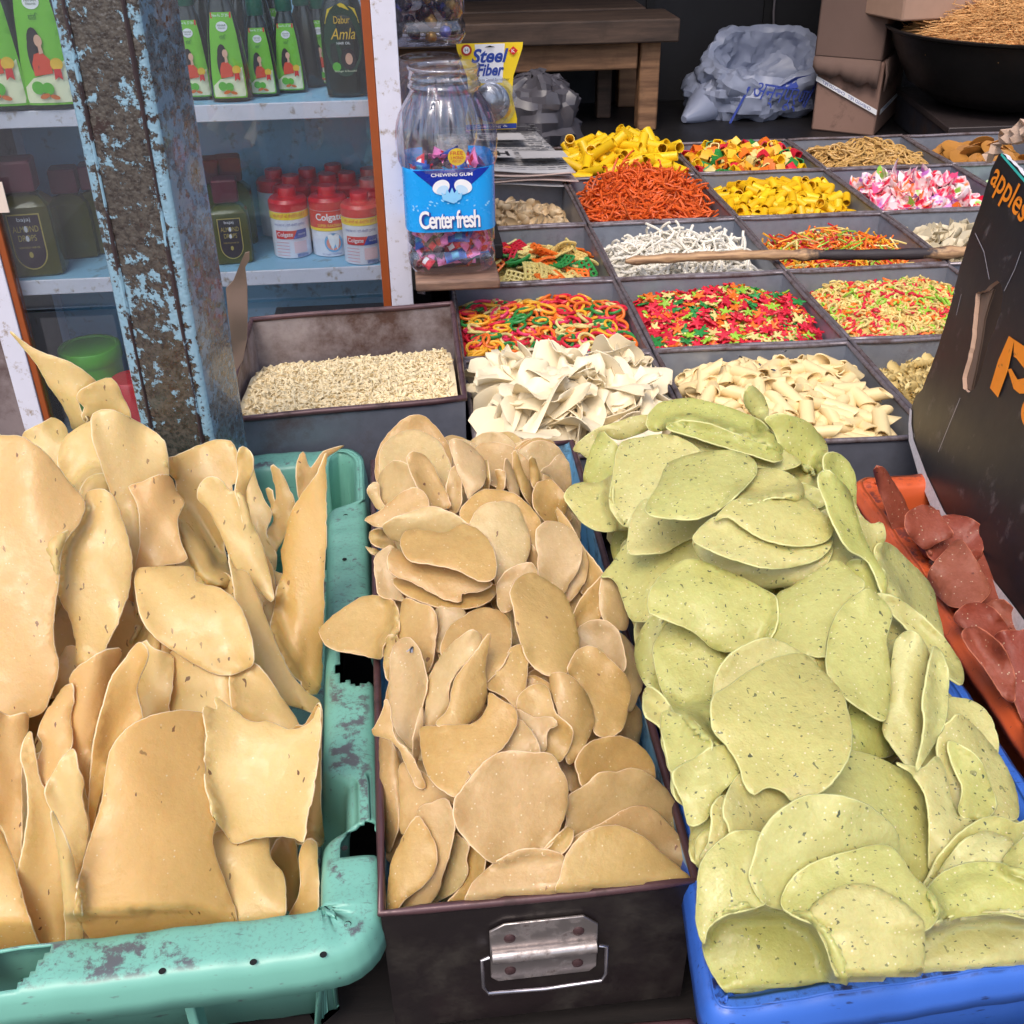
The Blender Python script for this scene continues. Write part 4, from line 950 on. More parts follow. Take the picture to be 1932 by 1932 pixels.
# vermicelli heap: a mass of fine straws
def straw_heap(name, c, rx_, ry_, h, n, mt, label, L=(.05, .12), r=.0008, seed=1, par=None):
    g_ = np.random.default_rng(seed); vs = []; fs = []
    for i in range(n):
        a = g_.uniform(0, 6.283); q = math.sqrt(g_.uniform(0, 1)); x = rx_*q*math.cos(a); y = ry_*q*math.sin(a); z = h*(1-q*q)**.8+g_.uniform(-.02, .012)*(1-q*.6)
        l = g_.uniform(*L); d = g_.normal(size=3); d[2] = d[2]*(.35-.25*q); d /= np.linalg.norm(d); k = np.cross(d, [0, 0, 1]); k /= np.linalg.norm(k)+1e-9; k2 = np.cross(d, k)
        p = np.array([x, y, z]); sag = -k2*0+np.array([0, 0, -.008*g_.random()]); b = len(vs)
        for t_, sg in ((-.5, 1), (0, 0), (.5, 1)):
            for an in range(3): vs.append(p+d*l*t_+sag*sg+(k*math.cos(an*2.1)+k2*math.sin(an*2.1))*r)
        for s_ in range(2):
            for an in range(3): fs.append((b+s_*3+an, b+s_*3+(an+1) % 3, b+s_*3+3+(an+1) % 3, b+s_*3+3+an))
    me = MB().add(vs, fs).mesh(name, [mt]); o = bpy.data.objects.new(name, me); COL.objects.link(o); o.location = c; return o
strawm = simple('roasted_vermicelli', (226, 176, 116), .55, var=.25, nscale=40, bmp=0)
o = straw_heap('vermicelli', (pcx, 3.36, zt_k+hp_-.035), .285, .285, .12, 6500, strawm, '', r=.0011, L=(.05, .13)); tag(o, 'loose heap of straw coloured roasted vermicelli in the black pan', 'vermicelli', kind='stuff')
o = MB().lathe([(.30, .01), (.28, .03), (.2, .07), (.1, .09), (.001, .1)], 30, caps=False).build('vermicelli', strawm, None, (pcx, 3.36, zt_k+hp_-.05)); tag(o, 'packed lower layer of the vermicelli heap', 'vermicelli', kind='stuff')

# ================================================================ stick across the trays
a_ = PZ(1180, 493, Z0+.02); b__ = PZ(1945, 468, Z0+.02); pts = []; rr_ = []
for i in range(40):
    s_ = i/39; p = a_+(b__-a_)*s_; pts.append(p+np.array([0, .004*math.sin(s_*5), .0035*math.sin(s_*7)])); rr_.append(.0085+.003*s_+.0012*math.sin(i*1.9)+(.002 if i in (17, 31) else 0)); 
rr_[0] = .004
mt, nt, b = newmat('charred_bamboo'); tc = N(nt, 'ShaderNodeTexCoord'); mp = N(nt, 'ShaderNodeMapping'); mp.inputs['Scale'].default_value = (1.5, 40, 40); nt.links.new(tc.outputs['Object'], mp.inputs[0])
f = noise(nt, mp.outputs[0], 5, 6); base = mixc(nt, ramp(nt, f, [(.35, (0,)*3), (.65, (1,)*3)]), lin((196, 158, 116)), lin((120, 88, 66)))
sx2 = N(nt, 'ShaderNodeSeparateXYZ'); nt.links.new(tc.outputs['Object'], sx2.inputs[0]); nz = noise(nt, tc.outputs['Object'], 30, 6)
ad = N(nt, 'ShaderNodeMath', operation='MULTIPLY_ADD'); nt.links.new(nz, ad.inputs[0]); ad.inputs[1].default_value = .16; nt.links.new(sx2.outputs[0], ad.inputs[2])
char = ramp(nt, ad.outputs[0], [(0, (0,)*3), (.02, (1,)*3)]); 
mr = N(nt, 'ShaderNodeMapRange', inp={1: .0, 2: .01}); mr.inputs[1].default_value = .02; mr.inputs[2].default_value = .05; nt.links.new(ad.outputs[0], mr.inputs[0])
mr2 = N(nt, 'ShaderNodeMapRange'); mr2.inputs[1].default_value = .27; mr2.inputs[2].default_value = .30; mr2.inputs[3].default_value = 1; mr2.inputs[4].default_value = 0; nt.links.new(ad.outputs[0], mr2.inputs[0])
mu = N(nt, 'ShaderNodeMath', operation='MULTIPLY'); nt.links.new(mr.outputs[0], mu.inputs[0]); nt.links.new(mr2.outputs[0], mu.inputs[1])
nt.links.new(mixc(nt, mu.outputs[0], base, (.03, .022, .025)), b.inputs['Base Color']); b.inputs['Roughness'].default_value = .55; bump(nt, b, f, .4, .002)
o = MB().tube(pts, rr_, 14).build('bamboo_stick', mt, sharp=60); tag(o, 'long bamboo stick with a charred middle lying across the trays', 'stick'); centre(o)

# ================================================================ black apple carton at the right
B1 = np.array(PZ(1716, 832, CZ-.686)); B2 = np.array(PZ(1932, 1205, CZ-.686))
T1 = np.array(PY(1885, 285, 1.285))
e1 = (B2-B1)/np.linalg.norm(B2-B1); up_ = T1-B1; nrm = np.cross(e1, up_); nrm /= np.linalg.norm(nrm); nrm = nrm if nrm[0] < 0 else -nrm
e2 = np.cross(nrm, e1); e2 = e2 if e2[2] > 0 else -e2
def toP(u, v): p = PP(u, v, B1, nrm)-B1; return (float(np.dot(p, e1)), float(np.dot(p, e2)))
xb_ = .64
cpx = [(1886, 290), (1893, 285), (1960, 365)]
outl = [toP(*q) for q in ((1886, 292), (1872, 320), (1850, 400), (1815, 505), (1790, 590), (1762, 680), (1742, 735), (1730, 745), (1722, 765), (1716, 800), (1716, 832), (1738, 905), (1768, 975), (1800, 1025), (1850, 1095), (1890, 1150), (1932, 1210))]
outl += [(xb_, outl[-1][1]-.01), (xb_, toP(1960, 372)[1]-.0), toP(1945, 345), toP(1910, 305), toP(1893, 288)]
k2 = lambda x, y: ((2300+x/2.0344)*.70614, (300+y/2.0344)*.70614)
hole = [toP(*k2(*q)) for q in ((640, 985), (690, 970), (720, 940), (760, 915), (782, 945), (788, 1000), (776, 1080), (745, 1160), (700, 1260), (670, 1370), (650, 1450), (625, 1500), (595, 1526), (565, 1500), (560, 1440), (590, 1330), (610, 1230), (625, 1100))]
blackc = simple('black_printed_board', (30, 30, 34), .38, var=.25, nscale=10, dirt=(82, 76, 78), dirtamt=.12, dscale=30, bmp=.25, bscale=25)
bc0 = B1+e1*.3
bxo = empty('apple_carton', bc0, 'black printed fruit carton with orange lettering and a torn hand hole at the right edge', 'carton'); L0 = np.array(bxo.location)
o2 = dens(outl, .012); o2 = [(x+rng.normal()*.0006, y+rng.normal()*.0006) for x, y in o2]; h2 = [(x+rng.normal()*.0005, y+rng.normal()*.0005) for x, y in dens(hole, .006)]
V, T = triangulate([o2, h2], .02)
def q3(x, y, l): 
    return B1+e1*x+e2*y+nrm*(l+.0025*math.sin(x*9+y*5)+.0012*math.sin(y*31))-L0
th = .0055; fr_ = [q3(x, y, 0) for x, y in V]; bk = [q3(x, y, -th) for x, y in V]
b = MB(); b.add(fr_, [tuple(map(int, t)) for t in T], 0); b.add(bk, [tuple(map(int, t[::-1])) for t in T], 1)
hc_ = np.array(hole).mean(0)
for a1, a2 in border(T): b.add([fr_[a1], fr_[a2], bk[a2], bk[a1]], [(0, 1, 2, 3)], 1 if abs(V[a1][0]-hc_[0]) < .09 and abs(V[a1][1]-hc_[1]) < .12 and V[a1][1] > .05 else 2, False)
pulp = simple('torn_white_edge', (206, 200, 204), .9, var=.3, nscale=200, bmp=.8, bscale=400)
b.build('printed_side', [blackc, M['card'], pulp], bxo, fix=True, sharp=50)
# hole lining: folded flap of brown board inside the hand hole
hf_ = [toP(*k2(*q)) for q in ((636, 990), (690, 972), (712, 955), (680, 1040), (655, 1120), (632, 1250), (602, 1400), (580, 1510), (562, 1500), (556, 1440), (590, 1280), (618, 1120))]
b = MB(); b.add([q3(x, y, -.0062) for i, (x, y) in enumerate(hf_)], [tuple(range(len(hf_)))], 0, False); b.add([q3(x, y, -.0085) for i, (x, y) in enumerate(hf_)], [tuple(range(len(hf_)))[::-1]], 0, False)
b.build('hole_flap', simple('flap_brown', (112, 90, 76), .85), bxo, fix=False)
inside = simple('carton_inside', (84, 68, 58), .9)
# the far end wall and back wall of the carton, liner inside
for (s0, nm) in ((.0, 'end_wall'),):
    pts4 = [q3(.008, .02, -th-.001), q3(.008, .02, -th-.3), q3(.03, toP(1886, 292)[1]-.01, -th-.3), q3(.03, toP(1886, 292)[1]-.01, -th-.001)]
    dy = e1*.005; b = MB(); b.add([p for p in pts4]+[p+dy for p in pts4], [(0, 1, 2, 3), (7, 6, 5, 4), (0, 4, 5, 1), (1, 5, 6, 2), (2, 6, 7, 3), (3, 7, 4, 0)], 0, False); b.build(nm, [inside], bxo)
pts4 = [q3(.02, .0, -th-.31), q3(xb_, -.0, -th-.31), q3(xb_, .38, -th-.31), q3(.02, .38, -th-.31)]
b = MB(); b.add([p for p in pts4]+[p-nrm*.005 for p in pts4], [(0, 1, 2, 3), (7, 6, 5, 4), (0, 4, 5, 1), (1, 5, 6, 2), (2, 6, 7, 3), (3, 7, 4, 0)], 0, False); b.build('back_wall_board', [inside], bxo)
pts4 = [q3(.01, .004, -th-.001), q3(xb_, .004, -th-.001), q3(xb_, .004, -th-.31), q3(.01, .004, -th-.31)]
b = MB(); b.add([p for p in pts4]+[p+e2*.005 for p in pts4], [(0, 1, 2, 3), (7, 6, 5, 4), (0, 4, 5, 1), (1, 5, 6, 2), (2, 6, 7, 3), (3, 7, 4, 0)], 0, False); b.build('carton_floor', [inside], bxo)
# torn brown top corner, teal line along the top edge
b = MB(); k3 = [k2(*q) for q in ((700, 275), (690, 235), (720, 190), (745, 160), (750, 125), (790, 100), (820, 75), (860, 50), (900, 40), (930, 90), (900, 130), (860, 150), (830, 170), (800, 170), (770, 165), (745, 180), (735, 230))]
V, T = triangulate([k3], 9)
fr_ = [PP(u, v, B1+e2*0-nrm*.012, nrm)-L0-nrm*(.006*math.sin(u*.35)+.005*math.cos(v*.4)) for u, v in V]
b.add(fr_, [tuple(map(int, t)) for t in T]); b.add([p-nrm*.007 for p in fr_], [tuple(map(int, t[::-1])) for t in T])
for a1, a2 in border(T): b.add([fr_[a1], fr_[a2], fr_[a2]-nrm*.007, fr_[a1]-nrm*.007], [(0, 1, 2, 3)], 0, False)
b.build('torn_corner', simple('torn_brown_pulp', (186, 158, 138), .95, var=.25, nscale=90, bmp=1, bscale=120), bxo, fix=True)
a = Art(lambda x, y, l: q3(x, y, .0006+l), .0003); orm = simple('orange_print', (240, 138, 30), .45, var=.1, nscale=50, dirt=(90, 60, 40), dirtamt=.1, dscale=90, bmp=0); teal = col('print_teal', (60, 190, 180))
tl = [toP(1893, 289), toP(1935, 337), toP(1965, 372)]
for p_, q_ in zip(tl, tl[1:]): a.poly([p_, q_, (q_[0], q_[1]-.003), (p_[0], p_[1]-.003)], teal, lift=1)
a.build('teal_border', bxo)
a = Art(lambda x, y, l: q3(x, y, .0006+l), .0003)
pa_ = toP(*k2(712, 385)); pe_ = toP(*k2(880, 600)); ht = abs(toP(*k2(735, 290))[1]-pa_[1])
dx = pe_[0]-pa_[0]; rt = math.atan2(pe_[1]-pa_[1], dx)
Lw = math.hypot(dx, pe_[1]-pa_[1]); Lw *= 1.03
vs, fs = text2d('apples', height=None, width=Lw, bold=.012)
hh = vs[:, 1].max()-vs[:, 1].min(); xh = hh*.52; sc_ = (ht/xh)
desc = vs[:, 1].min()
base = np.array(pa_); c_, s_ = math.cos(rt), math.sin(rt)
w_ = vs[:, 0].min()
bl_ = hh*.24
a.mb.add([a.fn(base[0]+(x-w_)*c_-((y-desc-bl_)*sc_)*s_, base[1]+(x-w_)*s_+((y-desc-bl_)*sc_)*c_, .0006) for x, y in vs], fs, a.mi(orm), False)
a.build('lettering', bxo)
a = Art(lambda x, y, l: q3(x, y, .0006+l), .0003)
# big p and the start of the o, built as outlined strokes
def pk_(*q): return [toP(*k2(*r)) for r in q]
a.poly(pk_((822, 1218), (850, 1240), (812, 1400), (755, 1552), (713, 1500), (760, 1350)), orm, lift=3)
a.poly(pk_((822, 1218), (905, 1275), (990, 1400), (985, 1500), (930, 1530), (870, 1530), (840, 1505), (818, 1420), (812, 1400), (830, 1395), (862, 1455), (905, 1445), (900, 1395), (860, 1340), (845, 1330), (850, 1240)), orm, lift=4)
a.build('large_letter', bxo)
a = Art(lambda x, y, l: q3(x, y, .0006+l), .0003)
ring = [toP(*k2(940+62*math.cos(q), 1640+95*math.sin(q))) for q in np.linspace(0, 6.283, 24, endpoint=False)]; a.poly(ring, orm, lift=5)
ring = [toP(*k2(952+34*math.cos(q), 1640+52*math.sin(q))) for q in np.linspace(0, 6.283, 20, endpoint=False)]; a.poly(ring, blackc, lift=6)
a.build('large_letter', bxo)
a = Art(lambda x, y, l: q3(x, y, .0006+l), .0003)
wl = col('scratch_white', (170, 168, 176))
for q in (((640, 660), (690, 760), (712, 870), (720, 912)), ((887, 760), (855, 860), (800, 975)), ((555, 1555), (500, 1700), (440, 1850)), ((560, 990), (545, 1040), (528, 1105)), ((296, 1745), (300, 1768)), ((515, 965), (520, 990))):
    P = pk_(*q)
    for p_, r_ in zip(P, P[1:]):
        dx_, dy_ = r_[0]-p_[0], r_[1]-p_[1]; l_ = math.hypot(dx_, dy_); nx_, ny_ = -dy_/l_*.0005, dx_/l_*.0005
        a.poly([(p_[0]-nx_, p_[1]-ny_), (r_[0]-nx_, r_[1]-ny_), (r_[0]+nx_, r_[1]+ny_), (p_[0]+nx_, p_[1]+ny_)], wl, lift=2)
a.build('scratches', bxo)
a = Art(lambda x, y, l: q3(x, y, .0006+l), .0003)
E_ = [toP(*q) for q in ((1719, 770), (1716, 800), (1716, 832), (1738, 905), (1768, 975), (1800, 1025), (1850, 1095), (1890, 1150), (1932, 1210))]
E2_ = [toP(*q) for q in ((1723, 775), (1722, 800), (1726, 830), (1753, 898), (1786, 965), (1819, 1014), (1868, 1083), (1909, 1137), (1951, 1196))]
a.mb.add([a.fn(x, y, .0005) for x, y in E_+E2_], [(i, i+1, len(E_)+i+1, len(E_)+i) for i in range(len(E_)-1)], a.mi(pulp), False)
a.build('worn_edge', bxo)
# ================================================================ plastic crates
def crate(name, P, h, label, cat, mts, wtop, skirt, rad, prof_in=.010, taper=.02, keep=None, wfun=None, nseg=90, lip=None):
    """P: outer rim corners (fl, fr, br, bl) in plan at rim height z; swept flanged rim, side walls, floor"""
    z = P[0][2]; q = [np.array([p[0], p[1]]) for p in P]; c = sum(q)/4
    t = empty(name, (c[0], c[1], z-h), label, cat)
    path = rounded(q, rad, 9); path = [tuple(p) for p in path]
    path = dens(path, .0035); path = np.array(path); n = len(path)
    tan = np.roll(path, -1, 0)-np.roll(path, 1, 0); tan /= np.linalg.norm(tan, axis=1)[:, None]; nor = np.stack([tan[:, 1], -tan[:, 0]], 1)
    W = np.array([wfun(*p) if wfun else wtop for p in path])
    for _ in range(4): W = (np.roll(W, 1)+W*2+np.roll(W, -1))/4
    # profile points as (offset inward, dz)
    def prof(w_): return [(w_+taper, -h+.01), (w_+taper*.5, -h*.5), (w_+.004, -.02), (w_+.001, -.006), (w_-.003, -.0012), (w_-.008, 0), (w_*.72, .0005), (w_*.6, .0006), (w_*.5, .0006), (w_*.4, .0005), (w_*.3, .0004), (.011, 0), (.006, -.0012), (.0025, -.0045), (.0005, -.011), (-.0012, -skirt*.6), (-.002, -skirt)]
    vs = []; K = len(prof(.03))
    for i in range(n):
        for (d, dz) in prof(W[i]):
            wob = .0008*math.sin(i*.21)+.0005*math.sin(i*.57)
            p = path[i]-nor[i]*d; vs.append((p[0]-c[0], p[1]-c[1], h+dz+wob))
    fs = []
    for i in range(n):
        j = (i+1) % n
        for k in range(K-1):
            mid = (np.array(vs[i*K+k])+np.array(vs[j*K+k+1]))/2+np.array([c[0], c[1], z-h])
            if keep and k >= 4 and not keep(mid, k): continue
            fs.append((i*K+k, i*K+k+1, j*K+k+1, j*K+k))
    o = MB().add(vs, fs).build('crate_body', mts, t, sharp=None, fix=True)
    md = o.modifiers.new('s', 'SOLIDIFY'); md.thickness = .0028; md.offset = -1
    fl_ = [vs[i*K] for i in range(n)]; fl_ = [(x, y, .009) for x, y, _ in fl_]
    MB().add(fl_+[(x, y, .005) for x, y, _ in fl_], [tuple(range(n)), tuple(range(2*n-1, n-1, -1))], 0, False).build('crate_floor', mts, t)
    return t, path, nor, W

def crate_mat(name, c, scuff, scuffamt, z, top=1.0):
    mt, nt, b = newmat(name); geo = N(nt, 'ShaderNodeNewGeometry'); sep = N(nt, 'ShaderNodeSeparateXYZ'); nt.links.new(geo.outputs['Normal'], sep.inputs[0])
    v = coords(nt, False)
    base = mixc(nt, noise(nt, v, 12, 4), tuple(x*.88 for x in lin(c)), tuple(min(1, x*1.08) for x in lin(c)))
    up = N(nt, 'ShaderNodeMapRange', inp={1: .75, 2: .98}); nt.links.new(sep.outputs[2], up.inputs[0])      # grime settles and scuffs on the flat top of the lip
    f = noise(nt, v, 42, 10, .72); f2 = noise(nt, v, 7, 3)
    s = N(nt, 'ShaderNodeMath', operation='MULTIPLY_ADD'); nt.links.new(f2, s.inputs[0]); s.inputs[1].default_value = .6; nt.links.new(f, s.inputs[2])
    m1 = ramp(nt, s.outputs[0], [(.86-scuffamt*.2, (0,)*3), (.93-scuffamt*.2, (1,)*3)])
    mm = N(nt, 'ShaderNodeMath', operation='MULTIPLY'); nt.links.new(m1, mm.inputs[0]); nt.links.new(up.outputs[0], mm.inputs[1])
    colr = mixc(nt, mm.outputs[0], base, lin(scuff))
    # fine dark scratches
    mp = N(nt, 'ShaderNodeMapping'); mp.inputs['Rotation'].default_value = (.3, .2, .7); mp.inputs['Scale'].default_value = (1, 9, 3); nt.links.new(v, mp.inputs[0])
    sc2 = ramp(nt, noise(nt, mp.outputs[0], 60, 3, .5), [(.66, (0,)*3), (.72, (.75,)*3)])
    colr = mixc(nt, sc2, colr, lin(scuff))
    fine = ramp(nt, noise(nt, v, 260, 5, .75), [(.52, (0,)*3), (.7, (.6,)*3)]); mm2 = N(nt, 'ShaderNodeMath', operation='MULTIPLY'); nt.links.new(fine, mm2.inputs[0]); nt.links.new(up.outputs[0], mm2.inputs[1])
    colr = mixc(nt, mm2.outputs[0], colr, lin(scuff))
    nt.links.new(colr, b.inputs['Base Color']); b.inputs['Roughness'].default_value = .36; bump(nt, b, f, .2, .001)
    return mt
turq = crate_mat('turquoise_plastic', (112, 172, 156), (88, 92, 96), .06, Z0)
gx0 = -.60
def gkeep(p, k):
    x, y, z_ = p
    jag = .003*math.sin(x*260)+.0015*math.sin(x*900)
    if x > -.103+abs(y-.872)*.25 and .845+jag < y < .899-jag*.7: return False
    if x > -.088+jag*.4 and .628 < y < .664+jag: return False
    if -.345+jag < x < -.318+jag*.5+.02*(y-.53)/.05 and y < .62 and k < 12: return False
    return True
def gw(x, y):
    if x > -.12 and y > .60:
        if y > 1.19: return .012
        if .655 < y < .72: return .026
    return .047
gP = [(gx0, .515, Z0), (-.052, .535, Z0), (-.082, 1.345, Z0), (gx0, 1.335, Z0)]
gc, gpath, gnor, gW = crate('plastic_crate', gP, .165, 'battered turquoise plastic crate full of large papad sheets', 'crate', [turq], .047, .036, .055, keep=gkeep, wfun=gw)
# drilled holes, ribs and corner posts
GL = np.array(gc.location); blackh = simple('hole_dark', (12, 14, 16), .9)
for (u, v) in ((652, 972), (650, 1055), (650, 1347), (645, 1458), (650, 1600), (656, 1743), (610, 1801), (478, 1815), (306, 1832)):
    p = PZ(u, v, Z0+.0007)-GL; b = MB(); n_ = 14
    vs = [(p[0]+.0022*math.cos(q), p[1]+.0022*math.sin(q), p[2]-.0005) for q in np.linspace(0, 6.283, n_, endpoint=False)]+[(p[0]+.0028*math.cos(q), p[1]+.0028*math.sin(q), p[2]) for q in np.linspace(0, 6.283, n_, endpoint=False)]
    b.add(vs, [tuple(range(n_))]+[(i, (i+1) % n_, n_+(i+1) % n_, n_+i) for i in range(n_)]); b.build('rivet_hole', blackh, gc, fix=False)
for x in (-.215, -.34): MB().box((x-GL[0], .553-GL[1], .0), (x+.008-GL[0], .575-GL[1], .12)).build('rib', turq, gc, bevel=.002)

bluepl = crate_mat('blue_plastic', (56, 104, 196), (30, 38, 80), .2, Z0)
bP = [(.172, .452, Z0+.001), (.505, .472, Z0+.001), (.522, 1.16, Z0+.001), (.252, 1.14, Z0+.001)]
bc_, *_x = crate('plastic_crate', bP, .17, 'bright blue plastic crate heaped with green papads', 'crate', [bluepl], .022, .03, .026)
BL = np.array(bc_.location); 
orpl = crate_mat('orange_plastic', (206, 92, 50), (120, 60, 50), .12, Z0)
oP = [(.517, .56, Z0+.03), (.98, .60, Z0+.03), (.96, 1.165, Z0+.012), (.530, 1.160, Z0+.012)]
oP = [(a, b_, Z0+.016) for a, b_, c in oP]
oc_, *_x = crate('plastic_crate', oP, .17, 'orange plastic crate of red papads wedged behind the black carton', 'crate', [orpl], .032, .02, .03)

# ================================================================ papads: outlines traced from the photo, each laid on what is under it
TA = lambda x, y: ((0+x*.5435)*.70614, (850+y*.5435)*.70614)
TB = lambda x, y: ((0+x*.5435)*.70614, (1750+y*.5435)*.70614)
TC = lambda x, y: ((850+x*.5435)*.70614, (1080+y*.5435)*.70614)
TD = lambda x, y: ((850+x*.5435)*.70614, (1900+y*.5435)*.70614)
TE = lambda x, y: ((1450+x*.6656)*.70614, (1000+y*.6656)*.70614)
TF = lambda x, y: ((1750+x*.5104)*.70614, (1900+y*.5104)*.70614)
PXS = 3                                    # cell of the height map in pixels
class Heap:
    def __init__(s, H, box, yback, yfront):
        s.u0, s.v0, s.u1, s.v1 = box; s.nu = int((s.u1-s.u0)/PXS)+1; s.nv = int((s.v1-s.v0)/PXS)+1
        U, V = np.meshgrid(s.u0+PXS*np.arange(s.nu), s.v0+PXS*np.arange(s.nv)); s.U = U; s.V = V
        d = FWD[None, None]+CR*((U-966)/FPX)[..., None]-CU*((V-966)/FPX)[..., None]; s.d = d
        t = np.full(U.shape, np.nan); done = np.zeros(U.shape, bool)
        for tt in np.arange(.45, 2.2, .004):
            x = d[..., 0]*tt; y = d[..., 1]*tt; z = CZ+d[..., 2]*tt
            hit = ~done & ((z < H(x, y)) | (y > yback)); t[hit] = tt; done |= hit
        t[~done] = 2.2; s.t = t; s.H = H
        tf = yfront/d[..., 1]; s.lim = np.where(CZ+d[..., 2]*tf < Z0-.001, tf, 0)     # nothing may come through the front wall
    def put(s, pts, nrm=(0, -.55, .8), bend=(0, 0, 0), lift=.0, th=.0016, nz=.003, jag=.6, maxpush=.07, eps=.0032, pc=98, mats=None, name='papad', label='', group='', seed=None, spec=None, blur=3, curl=0, cat='papad', ruf=.004, lean=.5):
        seed = rng.integers(1 << 30) if seed is None else seed; g_ = np.random.default_rng(seed)
        P = np.array(pts, float)
        # closed Catmull-Rom, then small irregularities of the rim
        n = len(P); out = []
        for i in range(n):
            p0, p1, p2, p3 = P[i-1], P[i], P[(i+1) % n], P[(i+2) % n]; k = max(2, int(np.linalg.norm(p2-p1)/7))
            for j in range(k):
                t = j/k; out.append(.5*((2*p1)+(-p0+p2)*t+(2*p0-5*p1+4*p2-p3)*t*t+(-p0+3*p1-3*p2+p3)*t**3))
        out = np.array(out); m_ = len(out)
        s_ = np.arange(m_); ph = g_.uniform(0, 6.28, 6); wob = sum(np.sin(s_*f+ph[i])*a for i, (f, a) in enumerate(((.35, .9), (.8, .6), (1.7, .5), (2.6, .4))))*jag
        tg = np.roll(out, -1, 0)-np.roll(out, 1, 0); tg /= np.linalg.norm(tg, axis=1)[:, None]+1e-9
        out = out+np.stack([tg[:, 1], -tg[:, 0]], 1)*wob[:, None]
        V2, T = triangulate([out.tolist()], 11)
        lo = out.min(0); hi = out.max(0); cen = (lo+hi)/2
        # principal axes for the bend
        X = out-out.mean(0); w_, E_ = np.linalg.eigh(X.T@X/m_); ax = E_[:, 1]; ay = E_[:, 0]; L1 = np.abs(X@ax).max(); L2 = np.abs(X@ay).max()
        i0 = max(0, int((lo[0]-s.u0)/PXS)-4); i1 = min(s.nu, int((hi[0]-s.u0)/PXS)+6); j0 = max(0, int((lo[1]-s.v0)/PXS)-4); j1 = min(s.nv, int((hi[1]-s.v0)/PXS)+6)
        U = s.U[j0:j1, i0:i1]; Vv = s.V[j0:j1, i0:i1]; d = s.d[j0:j1, i0:i1]; und = s.t[j0:j1, i0:i1]
        mask = inpoly(U, Vv, out)
        if mask.sum() < 4: mask = (abs(U-cen[0]) < 8) & (abs(Vv-cen[1]) < 12)
        nn_ = np.array(nrm, float); nn_ /= np.linalg.norm(nn_)
        # what lies below, without its small steps: nearest depth around each cell, then softened
        env = und.copy()
        for _ in range(4): fp = np.pad(env, 1, mode='edge'); env = np.minimum.reduce([fp[1:-1, 1:-1], fp[1:-1, :-2], fp[1:-1, 2:], fp[:-2, 1:-1], fp[2:, 1:-1]])
        for _ in range(9): fp = np.pad(env, 1, mode='edge'); env = (fp[1:-1, 1:-1]*2+fp[1:-1, :-2]+fp[1:-1, 2:]+fp[:-2, 1:-1]+fp[2:, 1:-1])/6
        und0 = und; und = np.minimum(env, und)
        # lean with the slope of the heap
        Q = (d*und[..., None])[mask]; Qc = Q-Q.mean(0); nf = np.linalg.svd(Qc, full_matrices=False)[2][2] if len(Q) > 12 else nn_
        if nf@ray(*out.mean(0)) > 0: nf = -nf
        vd = ray(*out.mean(0)); vd = vd/np.linalg.norm(vd)
        if -(nf@vd) > .35: nn_ = nn_*(1-lean)+nf*lean; nn_ /= np.linalg.norm(nn_)
        t0 = np.median(und[mask]); P0 = ray(*out.mean(0))*t0
        den = d@nn_; den = np.where(abs(den) < .12, -.12, den); own = (P0@nn_)/den; own = np.clip(own, t0-.12, t0+.12)
        a = ((U-out[:, 0].mean())*ax[0]+(Vv-out[:, 1].mean())*ax[1])/L1; c = ((U-out[:, 0].mean())*ay[0]+(Vv-out[:, 1].mean())*ay[1])/L2
        ph = g_.uniform(0, 6.28, 8); kf = (int(g_.integers(2, 4)), int(g_.integers(4, 8)))
        def shape(a, c):
            f = .45*(bend[0]*a*a+bend[1]*c*c)+bend[2]*a*c+curl*np.maximum(0, c)**3
            rho = np.minimum(np.sqrt(a*a+c*c), 1.3); th_ = np.arctan2(c, a)
            f = f+ruf*(rho**3*np.sin(kf[0]*th_+ph[6])*.7+rho**4*np.sin(kf[1]*th_+ph[7])*.5-rho**2*.25)
            return f+.55*nz*(np.sin(2.1*a+ph[0]+1.2*np.sin(1.7*c+ph[1]))*.6+np.sin(2.8*c+ph[2]+1.1*a)*.55+np.sin(5.2*a+ph[3])*np.sin(4.7*c+ph[4])*.33+np.sin(9*a+6*c+ph[5])*.1)
        own = own+shape(a, c)
        diff = (own-(und-eps))[mask]; sh = np.percentile(diff, pc); own = own-min(max(sh, -.02), maxpush)-lift
        lim = s.lim[j0:j1, i0:i1]; f = np.maximum(np.minimum(own, und-eps), lim)
        f = np.where(mask, f, np.maximum(own, lim))
        for _ in range(5):      # carry the clamped rim outwards so that it is not bent back by what lies beside it
            fp = np.pad(np.where(mask, f, 9), 1, mode='constant', constant_values=9); mn = np.minimum.reduce([fp[1:-1, :-2], fp[1:-1, 2:], fp[:-2, 1:-1], fp[2:, 1:-1]])
            break
        f = np.where(~mask & (mn < 8), np.minimum(f, mn), f)
        k = mask.astype(float)
        for it in range(blur):
            fp = np.pad(f, 1, mode='edge'); f2 = (fp[1:-1, :-2]+fp[1:-1, 2:]+fp[:-2, 1:-1]+fp[2:, 1:-1])/4
            f = np.where(mask, np.minimum(.5*f+.5*f2, und-eps*.6), .5*f+.5*f2)
        f = np.maximum(f, lim)
        s.t[j0:j1, i0:i1] = np.where(mask, np.minimum(f, und0), und0)
        # sample
        x = np.clip((V2[:, 0]-U[0, 0])/PXS, 0, U.shape[1]-1.001); y = np.clip((V2[:, 1]-Vv[0, 0])/PXS, 0, U.shape[0]-1.001)
        xi = x.astype(int); yi = y.astype(int); fx = x-xi; fy = y-yi
        t = f[yi, xi]*(1-fx)*(1-fy)+f[yi, xi+1]*fx*(1-fy)+f[yi+1, xi]*(1-fx)*fy+f[yi+1, xi+1]*fx*fy
